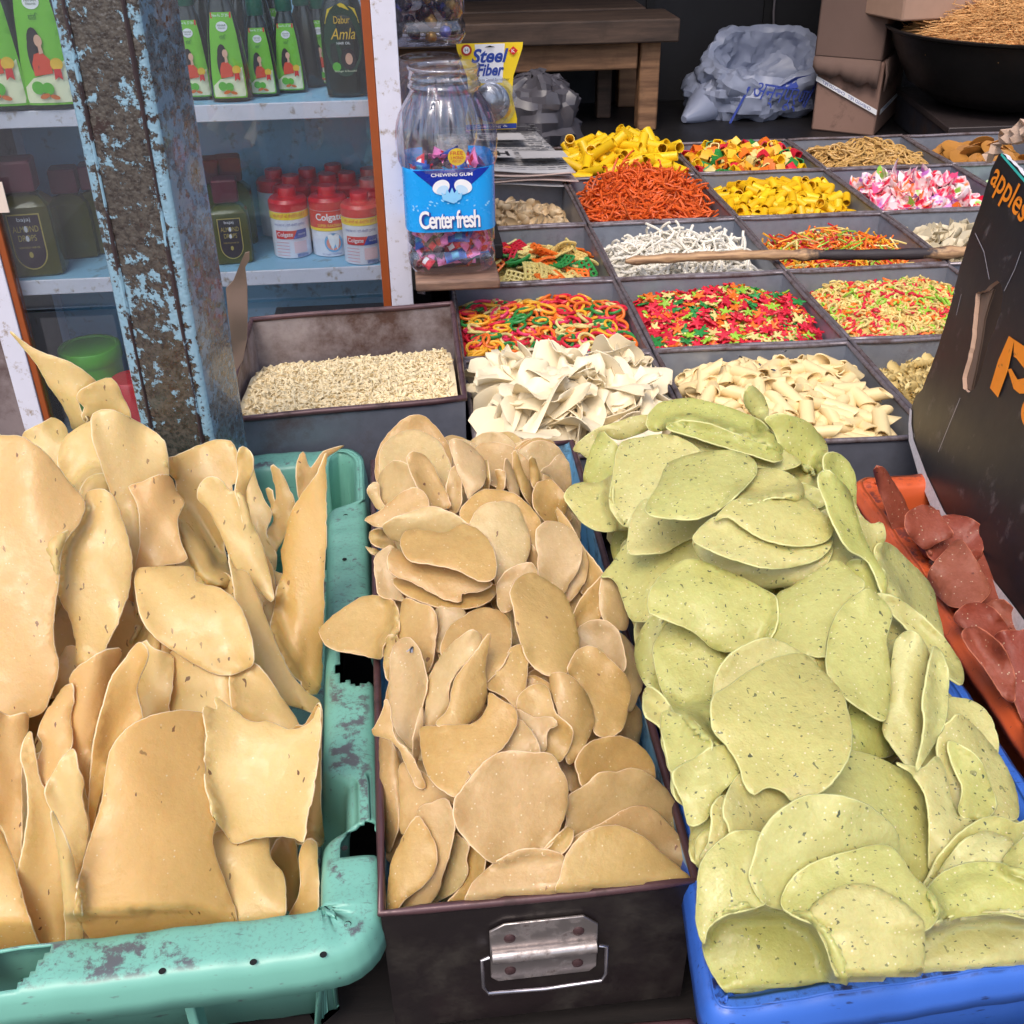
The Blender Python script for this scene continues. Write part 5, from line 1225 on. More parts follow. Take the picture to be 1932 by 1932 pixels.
        D_ = FWD[None]+CR*((V2[:, 0]-966)/FPX)[:, None]-CU*((V2[:, 1]-966)/FPX)[:, None]
        F = D_*t[:, None]+C0
        return shell(F, T, th, mats, name, label, group, cat)
def shell(F, T, th, mats, name, label, group, cat, edge=1):
    """give a traced surface its thickness: front, back and a rounded rim"""
    T = np.array(T); nv = len(F)
    fn = np.cross(F[T[:, 1]]-F[T[:, 0]], F[T[:, 2]]-F[T[:, 0]]); vn = np.zeros_like(F)
    for k in range(3): np.add.at(vn, T[:, k], fn)
    vn /= np.linalg.norm(vn, axis=1)[:, None]+1e-12
    if np.mean(vn@(C0-F.mean(0))) < 0: vn = -vn; T = T[:, ::-1]
    c = F.mean(0); be = border(T)
    B = F-vn*th; bs = sorted(set([e[0] for e in be])); idx = {b: i for i, b in enumerate(bs)}
    out = []
    R = {}
    for a, b in be:
        R.setdefault(a, []).append(b)
    # outward direction on the rim
    od = np.zeros((len(bs), 3))
    for a, b in be:
        q = F[b]-F[a]; o_ = np.cross(q, vn[a]); 
        for k in (a, b):
            if k in idx: od[idx[k]] += o_
    od /= np.linalg.norm(od, axis=1)[:, None]+1e-12
    M_ = F[bs]-vn[bs]*th*.5+od*th*.5
    vs = np.concatenate([F, B, M_])-c
    fs = T.tolist()+(T[:, ::-1]+nv).tolist(); ms = [0]*len(fs)
    for a, b in be:
        ia, ib = 2*nv+idx[a], 2*nv+idx[b]
        fs += [(b, a, ia, ib), (ib, ia, a+nv, b+nv)]; ms += [edge, edge]
    me = bpy.data.meshes.new(name); me.from_pydata(vs.tolist(), [], fs)
    for mm in mats: me.materials.append(mm)
    me.polygons.foreach_set('material_index', ms); me.polygons.foreach_set('use_smooth', [True]*len(fs)); me.update()
    o = bpy.data.objects.new(name, me); COL.objects.link(o); o.location = c.tolist(); return tag(o, label, cat, group)

def ell(cx, cy, rx_, ry_, rot=0, n=16, irr=.05, g_=None):
    a = np.linspace(0, 2*math.pi, n, endpoint=False); q = 1+irr*np.array([rnd.uniform(-1, 1) for _ in a]); r = math.radians(rot)
    x = rx_*np.cos(a)*q; y = ry_*np.sin(a)*q; return [(cx+X*math.cos(r)-Y*math.sin(r), cy+X*math.sin(r)+Y*math.cos(r)) for X, Y in zip(x, y)]

mt_sheet = papad_mat('rice_papad_amber', [(225, 197, 133), (221, 184, 112), (219, 181, 119), (226, 201, 140), (223, 191, 123)], (92, 46, 28), ((62, .17, .2, (2.8, 1, .9)), (130, .16, .03, (2, 1, .9))), white=.07, gloss=.36, trans=.30, mott=.12, fine=.5, wr=.5, wrs=28, sss=.5)
mt_sheet_e = simple('papad_torn_edge', (246, 224, 182), .45, var=.12, nscale=200, trans=.3, bmp=.3, bscale=400)
mt_tan = papad_mat('potato_papad_tan', [(204, 177, 119), (197, 162, 98), (202, 175, 131), (210, 186, 133), (201, 169, 119), (199, 162, 95)], (112, 66, 50), ((75, .17, .06, (1.9, 1, .8)),), white=.12, gloss=.4, trans=.18, mott=.28, fine=.7, wr=.6, sss=.4)
mt_tan_e = simple('tan_papad_edge', (238, 208, 166), .45, var=.12, nscale=200, trans=.2, bmp=.3, bscale=400)
mt_green = papad_mat('herb_papad_green', [(189, 189, 113), (199, 193, 127), (185, 187, 106), (203, 199, 138), (195, 189, 116)], (44, 58, 42), ((95, .18, .18, (2.4, 1, .8)), (200, .24, .22, (1, 2.4, 1)), (50, .14, .12, (1, 1.6, 1))), white=.24, gloss=.42, trans=.15, mott=.28, fine=.7, wr=.9, sss=.4)
mt_green_e = simple('green_papad_edge', (218, 216, 150), .45, var=.12, nscale=200, trans=.15, bmp=.3, bscale=400)
mt_red = papad_mat('chilli_papad_red', [(150, 68, 48), (158, 83, 63), (142, 52, 40), (163, 96, 74)], (80, 24, 20), ((90, .17, .08, (1.6, 1, 1)),), white=.16, gloss=.55, trans=.22, mott=.6, sss=.2)
mt_red_e = simple('red_papad_edge', (196, 116, 88), .5, var=.12, nscale=200, trans=.15)

# base surfaces ---------------------------------------------------
def Hcrate(x, y):
    h = np.interp(y, [.50, .60, .8, 1.0, 1.3], [-.11, -.09, -.02, .045, .06]); h = h-.06*np.clip((x+.16)/.06, 0, 1)*(y > .62)
    return np.where((x < -.10) & (y < 1.30) & (y > .56), Z0+h, Z0-.02)
hc = Heap(Hcrate, (-90, 560, 660, 1932), 1.31, .592)
def sheetA(T, pts, **k):
    pts = [T(*p) for p in pts]; k.setdefault('label', 'amber papad sheet standing in the bundle inside the turquoise crate'); k.setdefault('nrm', (.05, -.78, .62)); k.setdefault('nz', .006); k.setdefault('th', .0016); k.setdefault('lean', .3); k.setdefault('ruf', .007)
    return hc.put(pts, mats=[mt_sheet, mt_sheet_e], name='papad_sheet', group='large papad sheets in the turquoise crate', cat='papad sheet', **k)
# loose filling under the traced sheets
for i in range(90):
    u, v = rnd.uniform(-80, 600), rnd.uniform(900, 1790); j = int((v-hc.v0)/PXS); i_ = int((u-hc.u0)/PXS); w_, h_ = rnd.uniform(45, 95), rnd.uniform(90, 180)
    if v+h_*.9 > 1800 or u+w_ > 590 or (u > 330 and v-h_ < 1000) or v-h_*.9 < 870: continue
    hc.put(ell(u, v, w_, h_, rnd.uniform(-25, 25), irr=.1), nrm=(rnd.uniform(-.4, .4), -.85, .5), bend=(.01, rnd.uniform(-.02, .02), 0), nz=.008, mats=[mt_sheet, mt_sheet_e], name='papad_sheet', maxpush=.008, label='amber papad sheet deep in the bundle inside the turquoise crate', group='large papad sheets in the turquoise crate', cat='papad sheet')
SA = [
 (TA, [(50,65),(142,136),(250,185),(350,222),(430,275),(475,320),(400,345),(385,400),(400,470),(430,500),(360,552),(335,490),(300,420),(240,330),(170,215),(100,132)], dict(nrm=(-.25, -.85, .4), bend=(0, .022, 0), lift=.0, label='tall pointed amber sheet sticking up highest at the far left of the crate')),
 (TA, [(110,575),(200,520),(270,490),(335,560),(310,700),(280,760),(200,700),(130,640)], dict(nrm=(.2, -.8, .5))),
 (TA, [(380,370),(430,335),(520,295),(562,310),(600,380),(640,470),(620,560),(480,560),(430,520),(400,480),(415,440),(384,410)], dict(nrm=(0, -.9, .4), bend=(0, .025, 0), label='rolled amber sheet standing upright beside the pointed one')),
 (TA, [(285,700),(300,620),(350,560),(440,505),(520,520),(560,650),(560,840),(540,900),(410,930),(370,850),(310,760)], dict(nrm=(-.1, -.7, .7), bend=(.01, .012, 0))),
 (TA, [(800,700),(815,600),(860,590),(932,574),(970,625),(960,700),(860,760),(805,740)], dict(nrm=(0, -.9, .4))),
 (TA, [(450,495),(480,460),(540,450),(620,480),(700,520),(790,590),(815,640),(830,800),(780,1000),(740,1200),(700,1400),(700,1520),(650,1600),(595,1650),(640,1570),(668,1500),(660,1400),(640,1250),(605,1080),(550,880),(500,720),(458,600)], dict(nrm=(.25, -.82, .5), bend=(.02, .02, 0), label='long amber sheet with a narrow tail, left of the centre of the crate')),
 (TA, [(1200,700),(1240,690),(1260,800),(1300,900),(1335,960),(1310,1060),(1360,1180),(1330,1250),(1240,1100),(1200,900)], dict(nrm=(.3, -.8, .4))),
 (TA, [(1460,780),(1465,700),(1490,655),(1512,715),(1530,735),(1560,690),(1592,655),(1640,640),(1692,628),(1640,660),(1600,690),(1580,760),(1560,830),(1480,900)], dict(nrm=(.4, -.8, .4), bend=(0, .015, 0), label='curled amber sheet touching the back right corner of the turquoise rim')),
 (TA, [(1335,730),(1360,738),(1420,830),(1450,920),(1420,1000),(1380,1100),(1355,1160),(1330,1130),(1303,1068),(1345,1000),(1342,950),(1305,840),(1335,850),(1352,900),(1350,820)], dict(nrm=(-.3, -.85, .4), bend=(0, .02, 0), jag=1.2)),
 (TA, [(775,718),(830,690),(900,660),(990,620),(1060,600),(1130,610),(1160,650),(1180,740),(1192,800),(1140,820),(1140,900),(1150,1000),(1100,1120),(1140,1250),(1145,1310),(1080,1328),(1010,1305),(940,1235),(890,1100),(868,1000),(905,905),(870,850),(868,800),(830,760)], dict(nrm=(-.05, -.8, .6), bend=(.0, -.02, .01), jag=1.0, label='broad amber sheet with a ragged left edge in the middle of the crate')),
 (TA, [(635,828),(700,805),(800,768),(850,790),(868,850),(905,905),(870,990),(888,1100),(915,1190),(800,1212),(670,1242),(690,1100),(685,950),(660,880)], dict(nrm=(.1, -.7, .7), bend=(0, .014, 0), label='squarish golden sheet with a straight broken lower edge')),
 (TA, [(1165,690),(1195,632),(1240,680),(1238,760),(1212,850),(1216,930),(1250,1060),(1310,1170),(1345,1250),(1345,1380),(1310,1330),(1260,1180),(1210,1060),(1180,930),(1160,850),(1170,770)], dict(nrm=(.5, -.75, .4), bend=(0, -.01, 0))),
 (TA, [(970,860),(1000,800),(1040,780),(1090,800),(1130,850),(1180,850),(1215,900),(1240,1010),(1300,1150),(1342,1382),(1270,1335),(1210,1262),(1160,1240),(1130,1170),(1080,1050),(1020,940),(985,905)], dict(nrm=(.1, -.75, .6), bend=(0, .018, 0), label='brownish folded sheet rising right of the centre of the crate')),
 (TA, [(1125,1160),(1165,1235),(1215,1250),(1300,1450),(1400,1700),(1500,1830),(1570,1880),(1570,1940),(1450,1910),(1380,1880),(1300,1760),(1240,1680),(1180,1500),(1155,1350)], dict(nrm=(.35, -.7, .6), bend=(0, .012, 0))),
 (TA, [(1605,665),(1570,740),(1530,800),(1440,940),(1400,1060),(1380,1160),(1392,1250),(1362,1340),(1345,1440),(1330,1530),(1372,1620),(1430,1740),(1478,1790),(1490,1832),(1575,1808),(1590,1400),(1605,900),(1598,760)], dict(nrm=(-.62, -.7, .35), bend=(.01, .03, 0), jag=1.1, label='tall amber sheet leaning on the right wall of the turquoise crate')),
 (TA, [(-100,560),(0,575),(100,580),(150,610),(240,680),(330,790),(400,880),(416,930),(385,1010),(340,1070),(300,1150),(285,1300),(262,1500),(265,1620),(285,1680),(280,1760),(240,1870),(200,1940),(100,1970),(0,1975),(-100,1960)], dict(nrm=(.1, -.72, .68), bend=(.03, .03, 0), nz=.009, label='largest amber sheet, blister near its left side, at the left edge of the photo')),
 (TA, [(222,1120),(240,1090),(300,1060),(380,1010),(418,930),(430,858),(530,852),(590,950),(620,1060),(645,1180),(640,1320),(580,1480),(520,1620),(480,1665),(385,1705),(375,1620),(350,1500),(300,1380),(270,1260),(232,1180)], dict(nrm=(.0, -.72, .65), bend=(.012, .02, .01), jag=1.2, label='amber sheet with a jagged left corner overlapping the largest one')),
 (TB, [(-80,290),(50,300),(140,300),(110,500),(105,700),(100,1030),(60,1020),(20,870),(-80,700)], dict(nrm=(.2, -.85, .5), bend=(0, -.02, 0))),
 (TB, [(360,80),(440,20),(530,-20),(600,-20),(550,130),(510,230),(460,400),(440,600),(452,760),(410,640),(380,560),(345,430),(352,300),(340,150)], dict(nrm=(.1, -.82, .5), bend=(0, .02, 0), jag=1.1)),
 (TB, [(840,-10),(900,-40),(1000,40),(1100,80),(1135,140),(1150,260),(1080,310),(1000,320),(820,300),(828,180),(845,60)], dict(nrm=(-.1, -.8, .6), bend=(0, .02, 0), label='amber sheet with a pale vertical rim under the big rounded disc')),
 (TB, [(700,-60),(760,-30),(840,0),(850,80),(830,250),(830,300),(700,340),(692,250),(662,160)], dict(nrm=(.1, -.85, .5), bend=(0, .012, 0), jag=1.2)),
 (TB, [(1130,100),(1160,40),(1260,50),(1380,200),(1470,350),(1400,400),(1250,360),(1150,280)], dict(nrm=(.0, -.8, .6))),
 (TB, [(550,120),(600,40),(680,-60),(725,0),(672,160),(692,260),(690,330),(600,400),(540,490),(515,620),(475,740),(450,900),(440,780),(445,600),(470,400),(512,230)], dict(nrm=(.15, -.85, .5), bend=(0, -.018, 0), label='narrow amber sheet with a long white broken edge')),
 (TB, [(250,250),(300,170),(352,140),(362,200),(342,310),(352,450),(262,570),(240,650),(212,690),(170,620),(158,560),(212,450),(190,370),(228,270)], dict(nrm=(-.1, -.6, .8), jag=1.3, label='small pale glossy fragment with a bitten left edge')),
 (TB, [(150,380),(190,600),(240,700),(280,850),(310,1100),(335,1545),(250,1490),(180,1390),(130,1250),(72,1165),(95,1040),(125,900),(140,760),(130,600),(105,480)], dict(nrm=(.3, -.8, .5), bend=(0, -.02, 0))),
 (TB, [(225,680),(260,580),(352,462),(382,560),(415,625),(402,700),(432,860),(410,1000),(385,1115),(320,900),(262,780)], dict(nrm=(.2, -.82, .5), bend=(0, .015, 0))),
 (TB, [(255,770),(330,930),(385,1105),(402,1300),(402,1560),(325,1560),(320,1300),(288,1000)], dict(nrm=(-.3, -.85, .3))),
 (TB, [(1375,900),(1440,895),(1460,1000),(1478,1130),(1442,1235),(1412,1255),(1400,1090),(1330,1000)], dict(nrm=(.1, -.85, .5))),
 (TB, [(1550,920),(1562,1000),(1552,1400),(1485,1430),(1420,1372),(1420,1282),(1462,1200),(1480,1100),(1470,980),(1510,908)], dict(nrm=(-.3, -.8, .6), label='amber sheet end in the front right corner of the turquoise crate')),
 (TB, [(1430,400),(1500,340),(1575,255),(1575,700),(1592,920),(1495,930),(1440,860)], dict(nrm=(-.6, -.7, .3), bend=(0, .02, 0))),
 (TB, [(1040,900),(1120,860),(1300,860),(1335,1000),(1392,1080),(1402,1200),(1398,1290),(1325,1370),(1322,1460),(1180,1490),(1100,1300),(1060,1100)], dict(nrm=(.05, -.75, .65), bend=(.01, .012, 0), label='amber sheet right of the largest front one, with a scalloped right edge')),
 (TB, [(-80,850),(0,860),(60,1000),(100,1150),(180,1400),(250,1500),(320,1530),(200,1590),(-80,1660)], dict(nrm=(.2, -.5, .8))),
 (TB, [(500,720),(540,480),(620,370),(720,310),(850,275),(950,278),(1012,300),(1005,400),(1012,600),(1065,780),(1045,930),(1100,1100),(1150,1235),(1162,1300),(1190,1400),(1212,1500),(900,1545),(640,1545),(480,1430),(380,1300),(368,1220),(430,950)], dict(nrm=(.08, -.75, .66), bend=(.02, .03, 0), nz=.006, label='big rounded amber sheet dominating the front of the turquoise crate')),
 (TA, [(672,1242),(760,1222),(930,1222),(960,1290),(1010,1312),(1080,1328),(1160,1390),(1220,1520),(1248,1680),(1212,1722),(1130,1752),(1050,1742),(960,1702),(850,1632),(750,1552),(700,1480),(672,1380)], dict(nrm=(.0, -.62, .78), bend=(.02, .02, .01), label='large rounded amber disc with a straight broken top in the middle of the crate')),
 (TB, [(998,252),(1068,268),(1062,208),(1130,260),(1230,322),(1330,330),(1432,372),(1520,332),(1572,262),(1565,470),(1545,640),(1505,800),(1492,918),(1420,892),(1270,895),(1155,928),(1090,850),(1048,780),(1008,610),(1018,400)], dict(nrm=(-.1, -.6, .8), bend=(.01, -.03, .02), jag=1.3, label='four cornered amber sheet with a bright sheen near the right rim')),
]
for T_, pts, k in SA: sheetA(T_, pts, **k)

# ---- tan papads in the tin --------------------------------------------------------------------------------------------------
def Htin(x, y):
    h = np.interp(y, [.56, .62, .75, .95, 1.10, 1.20, 1.26], [-.10, -.075, -.02, .03, .055, .07, .07]); k = 1-.5*np.clip(abs(x-.065)/.135, 0, 1)**3
    inside = (x > -.068) & (x < .198) & (y > .57) & (y < 1.245)
    return np.where(inside, Z0+h*np.where(h > 0, k, 1), Z0-.02)
ht = Heap(Htin, (590, 760, 1330, 1760), 1.245, .5755)
def tanp(T, pts, **k):
    pts = [T(*p) for p in pts]; k.setdefault('label', 'tan papad in the loose heap filling the dark tin'); k.setdefault('nz', .0042); k.setdefault('jag', .8)
    if 'nrm' not in k: k['nrm'] = (rnd.uniform(-.2, .2), -.55+rnd.uniform(-.15, .15), .75)
    k.setdefault('bend', (rnd.uniform(-.012, .008), rnd.choice([-1, 1])*rnd.uniform(.004, .018), rnd.uniform(-.004, .004)))
    return ht.put(pts, mats=[mt_tan, mt_tan_e], th=.0014, name='tan_papad', cat='tan papad', group='tan papads in the dark tin', **k)
for i in range(120):
    v = rnd.uniform(850, 1655); s_ = (v-850)/820; r_ = 50+35*s_; u = rnd.uniform(712+r_, 1075+215*s_-r_)
    tanp(lambda x, y: (x, y), ell(u, v, r_*rnd.uniform(.6, 1), r_*rnd.uniform(.8, 1.1), rnd.uniform(0, 90)), nrm=(rnd.uniform(-.5, .5), -.6, .6), maxpush=.008, label='tan papad deep in the heap filling the dark tin')
ST = [
 (TC, [(1110,335),(1150,335),(1220,430),(1240,480),(1180,440),(1110,400)], {}),
 (TC, ell(900, 300, 150, 105, 25), dict(nrm=(.1, -.8, .6))),
 (TC, [(282,290),(300,210),(360,130),(430,70),(510,52),(560,90),(605,145),(640,200),(655,290),(650,400),(450,450),(300,400)], dict(nrm=(0, -.7, .7), label='tan papad crowning the back of the tin')),
 (TC, [(300,290),(320,200),(400,140),(500,130),(590,180),(640,270),(652,340),(640,440),(500,490),(330,420)], dict(nrm=(.1, -.6, .8))),
 (TC, [(1095,330),(1140,300),(1190,248),(1232,290),(1245,372),(1242,432),(1200,420),(1140,350)], dict(nrm=(.3, -.8, .4))),
 (TC, [(1035,275),(1068,270),(1092,370),(1085,420),(1050,400)], dict(nrm=(.5, -.7, .4))),
 (TC, [(960,230),(985,250),(1010,330),(1060,440),(1060,500),(1030,480),(985,400),(962,330)], dict(nrm=(.6, -.7, .4))),
 (TC, [(922,268),(950,300),(990,440),(975,470),(935,420),(918,360)], dict(nrm=(.6, -.7, .4))),
 (TC, [(868,325),(918,332),(915,385),(895,440),(868,435),(882,380)], dict(nrm=(.2, -.8, .4), label='small curled tan shard standing at the back of the tin')),
 (TC, [(815,300),(830,275),(838,340),(838,435),(812,435)], dict(nrm=(-.5, -.8, .4))),
 (TC, [(285,420),(300,350),(370,280),(440,300),(510,370),(540,450),(520,530),(400,560),(310,510)], dict(nrm=(-.2, -.6, .8))),
 (TC, [(240,420),(290,385),(305,470),(350,525),(285,510)], dict(nrm=(-.4, -.6, .6), label='tan papad corner poking over the left rim near the back of the tin')),
 (TC, [(640,505),(635,400),(655,320),(685,305),(702,330),(705,420),(698,500),(670,540)], dict(nrm=(-.6, -.7, .5))),
 (TC, [(645,200),(660,168),(720,185),(790,240),(822,290),(818,390),(760,440),(740,465),(710,380),(670,280)], dict(nrm=(.2, -.6, .7), bend=(0, .012, 0), label='golden brown papad leaning upright behind the middle of the tin')),
 (TC, [(438,262),(470,235),(525,250),(570,310),(612,400),(640,470),(645,510),(560,510),(515,450),(478,380),(448,310)], dict(nrm=(.1, -.75, .6), label='long narrow pinkish papad leaning near the back left of the tin')),
 (TC, ell(1140, 480, 78, 115, -18), dict(nrm=(.2, -.7, .6))),
 (TC, [(1165,520),(1195,530),(1230,580),(1300,700),(1380,800),(1395,860),(1300,930),(1250,760)], dict(nrm=(-.5, -.6, .5))),
 (TC, [(232,560),(290,530),(420,430),(500,420),(545,500),(440,540),(340,590),(290,602),(240,578)], dict(nrm=(-.3, -.5, .8))),
 (TC, [(255,630),(320,618),(380,690),(380,715),(310,705),(262,680)], dict(nrm=(-.2, -.5, .8))),
 (TC, [(233,698),(300,722),(300,742),(262,732)], {}),
 (TC, [(278,770),(310,720),(370,700),(380,800),(400,920),(432,965),(370,955),(300,940),(285,860)], dict(nrm=(-.2, -.6, .7))),
 (TC, [(695,540),(740,470),(820,422),(940,430),(1030,490),(1090,580),(1098,690),(1050,720),(1000,640),(850,600),(740,590)], dict(nrm=(.1, -.5, .8))),
 (TC, [(1040,690),(1085,750),(1088,840),(1040,830),(1000,800)], {}),
 (TC, [(745,590),(800,505),(900,480),(980,500),(1022,590),(1042,700),(1005,800),(945,850),(880,895),(862,800),(858,700),(800,640)], dict(nrm=(.1, -.5, .85), bend=(0, .012, 0), label='golden papad with a rolled left side, middle of the upper heap in the tin')),
 (TC, [(318,600),(400,550),(540,503),(640,530),(730,595),(700,680),(560,700),(400,680),(340,650)], dict(nrm=(-.1, -.4, .9))),
 (TC, [(370,860),(440,850),(600,880),(740,900),(830,890),(872,890),(872,930),(820,980),(700,1002),(570,992),(450,942),(390,902)], dict(nrm=(0, -.45, .85))),
 (TC, [(343,772),(370,710),(440,740),(600,780),(760,830),(857,880),(820,912),(705,930),(702,966),(600,950),(480,882),(370,832)], dict(nrm=(0, -.4, .9), jag=1.2, label='papad with a ragged lower edge under the oval golden one in the tin')),
 (TC, [(405,670),(440,622),(520,618),(620,630),(700,590),(790,620),(850,690),(878,780),(862,852),(800,868),(700,822),(560,787),(460,770),(415,715)], dict(nrm=(0, -.35, .93), bend=(.0, .008, 0), label='oval golden papad lying flat on the left side of the upper heap in the tin')),
 (TC, [(1290,690),(1325,770),(1312,860),(1250,960),(1215,972),(1195,900),(1270,800)], dict(nrm=(.2, -.6, .7))),
 (TC, [(1085,600),(1150,573),(1240,610),(1292,700),(1282,800),(1232,890),(1208,928),(1130,870),(1088,840),(1082,740),(1068,680)], dict(nrm=(.25, -.5, .8), label='round tan papad touching the right rim at the upper part of the tin')),
 (TC, [(878,900),(920,830),(1000,785),(1050,780),(1080,840),(1000,900),(980,980),(920,1022),(888,1000)], dict(nrm=(-.1, -.6, .7))),
 (TC, [(580,1000),(640,1000),(712,1008),(722,1050),(660,1150),(590,1220),(575,1100)], {}),
 (TC, [(400,1040),(420,960),(500,980),(560,1000),(587,1080),(572,1180),(557,1280),(530,1320),(500,1240),(470,1180),(385,1170),(380,1100)], dict(nrm=(-.1, -.6, .8))),
 (TC, [(1250,1050),(1290,960),(1372,870),(1400,850),(1420,900),(1400,1000),(1360,1090),(1270,1100)], dict(nrm=(.2, -.7, .6))),
 (TC, [(1392,870),(1402,828),(1450,850),(1500,940),(1522,1030),(1515,1110),(1440,1090),(1392,1040),(1385,950)], dict(nrm=(.3, -.7, .6))),
 (TC, [(1535,1480),(1580,1500),(1592,1560),(1572,1680),(1500,1660),(1470,1640)], dict(nrm=(.5, -.6, .5))),
 (TC, [(1450,1120),(1500,1130),(1560,1200),(1595,1290),(1592,1390),(1535,1510),(1500,1420),(1470,1300)], dict(nrm=(.35, -.5, .75))),
 (TC, [(1270,1140),(1310,1080),(1400,1060),(1470,1110),(1500,1210),(1502,1310),(1420,1290),(1300,1260)], dict(nrm=(.2, -.45, .85))),
 (TC, [(948,1200),(1010,1188),(1032,1290),(1012,1420),(975,1512),(930,1450),(830,1390),(840,1350),(900,1290)], dict(nrm=(.1, -.5, .8))),
 (TC, [(948,910),(985,850),(1050,828),(1130,868),(1200,920),(1242,990),(1272,1100),(1282,1190),(1242,1300),(1180,1337),(1100,1322),(1040,1262),(1000,1180),(970,1080),(962,1010)], dict(nrm=(.05, -.45, .88), lift=.004, bend=(.008, .012, 0), label='large golden brown oval papad in the middle of the tin')),
 (TC, [(1228,1310),(1280,1208),(1370,1198),(1440,1260),(1510,1330),(1537,1400),(1522,1500),(1500,1590),(1440,1632),(1370,1622),(1350,1560),(1330,1450),(1280,1370)], dict(nrm=(.25, -.5, .8), label='orange brown oval papad near the right rim at mid tin')),
 (TC, [(605,1220),(640,1100),(720,1040),(800,1003),(880,1010),(940,1060),(950,1160),(912,1270),(852,1342),(815,1372),(700,1340)], dict(nrm=(.1, -.4, .9), label='pinkish round papad behind two folded ones at mid tin')),
 (TC, [(320,1250),(330,1180),(345,1140),(400,1160),(382,1360),(340,1345)], {}),
 (TC, [(15,1092),(110,1010),(220,948),(310,945),(370,970),(400,1040),(397,1110),(382,1170),(330,1170),(312,1215),(305,1250),(180,1227),(60,1197),(15,1140)], dict(nrm=(-.05, -.35, .93), bend=(.01, .006, 0), lift=.004, label='pale papad jutting over the left rim of the tin onto the turquoise crate')),
 (TC, [(540,1350),(610,1230),(700,1140),(762,1110),(802,1140),(792,1200),(720,1270),(665,1340),(642,1400),(640,1500),(565,1582),(525,1572),(530,1440)], dict(nrm=(-.4, -.6, .6), bend=(0, .012, 0), label='folded pinkish papad standing at mid tin')),
 (TC, [(800,1190),(822,1150),(848,1130),(838,1200),(824,1300),(827,1440),(800,1510),(740,1570),(680,1587),(580,1572),(640,1500),(655,1400),(685,1330),(750,1250)], dict(nrm=(.2, -.6, .7), bend=(0, .012, 0))),
 (TC, [(1138,1340),(1230,1330),(1300,1390),(1347,1480),(1352,1580),(1300,1702),(1240,1772),(1215,1700),(1180,1520)], dict(nrm=(.1, -.5, .8))),
 (TC, [(985,1440),(1040,1390),(1090,1373),(1130,1400),(1150,1470),(1172,1520),(1242,1590),(1244,1660),(1190,1752),(1130,1742),(1095,1700),(1080,1600),(1040,1560),(985,1510)], dict(nrm=(.1, -.5, .8), bend=(0, -.01, 0))),
 (TC, [(978,1505),(1060,1540),(1150,1540),(1175,1580),(1125,1612),(1118,1692),(1085,1705),(1060,1620),(1000,1562)], dict(nrm=(-.2, -.6, .8), jag=1.2, label='small curled papad with a wavy edge, centre of the tin')),
 (TC, [(970,1555),(1040,1600),(1083,1680),(1083,1740),(960,1740),(880,1740),(905,1680)], {}),
 (TC, [(368,1200),(430,1148),(482,1180),(512,1250),(532,1360),(512,1480),(482,1580),(472,1692),(430,1662),(380,1592),(348,1470),(353,1330)], dict(nrm=(-.3, -.6, .7), bend=(0, -.012, 0), label='leaf shaped papad with a fly on it against the left rim of the tin')),
 (TD, [(300,120),(360,150),(402,250),(405,350),(392,560),(362,660),(338,697),(322,560),(308,420)], dict(nrm=(-.6, -.6, .5), label='narrow golden papad wedged along the left wall of the tin')),
 (TD, [(405,260),(500,290),(600,370),(672,420),(650,460),(560,500),(500,560),(410,600),(400,420)], dict(nrm=(.1, -.4, .8))),
 (TD, [(468,170),(490,40),(512,-20),(518,70),(502,200),(478,265)], dict(nrm=(.6, -.6, .3))),
 (TD, [(268,95),(300,40),(330,-60),(352,-20),(372,130),(432,180),(482,260),(522,355),(512,376),(480,362),(428,262),(380,162),(320,125),(275,120)], dict(nrm=(-.3, -.7, .5), bend=(0, .012, 0), jag=1.2, label='torn tan strip hanging at the left rim of the tin')),
 (TD, [(855,200),(900,130),(960,60),(1002,48),(1062,120),(1087,220),(970,240)], {}),
 (TD, [(498,110),(510,75),(600,72),(760,60),(825,-10),(840,-90),(900,-50),(960,-20),(977,50),(932,150),(852,225),(742,325),(690,418),(620,392),(540,312),(508,210)], dict(nrm=(-.1, -.5, .85), bend=(.01, .012, 0), lift=.003, label='large pale tan papad pointed at its lower end, left of centre in the tin')),
 (TD, [(1265,250),(1310,178),(1380,140),(1470,123),(1560,150),(1620,210),(1652,280),(1640,340),(1480,340),(1350,360),(1305,372),(1278,310)], dict(nrm=(.05, -.4, .9))),
 (TD, [(1222,540),(1225,430),(1310,370),(1380,305),(1470,300),(1540,283),(1620,310),(1700,370),(1752,440),(1772,500),(1765,600),(1600,640),(1400,640),(1230,610)], dict(nrm=(.0, -.4, .9), label='broad wavy tan papad near the front right corner of the tin')),
 (TD, [(1185,700),(1260,622),(1380,560),(1480,500),(1570,468),(1650,488),(1730,560),(1790,640),(1805,700),(1815,790),(1700,860),(1300,860)], dict(nrm=(.0, -.45, .88))),
 (TD, [(1100,700),(1200,590),(1240,570),(1250,620),(1200,700)], {}),
 (TD, [(735,665),(810,708),(812,790),(770,860),(730,960),(610,980),(690,880),(735,800)], dict(nrm=(-.4, -.7, .5))),
 (TD, [(660,608),(700,620),(742,662),(726,720),(732,800),(672,885),(580,940),(480,990),(590,880),(640,740)], dict(nrm=(-.4, -.7, .5), bend=(0, .01, 0))),
 (TD, [(480,520),(560,450),(620,433),(650,470),(667,560),(652,680),(612,800),(580,905),(505,985),(400,985)], dict(nrm=(-.4, -.7, .55), bend=(0, .01, 0))),
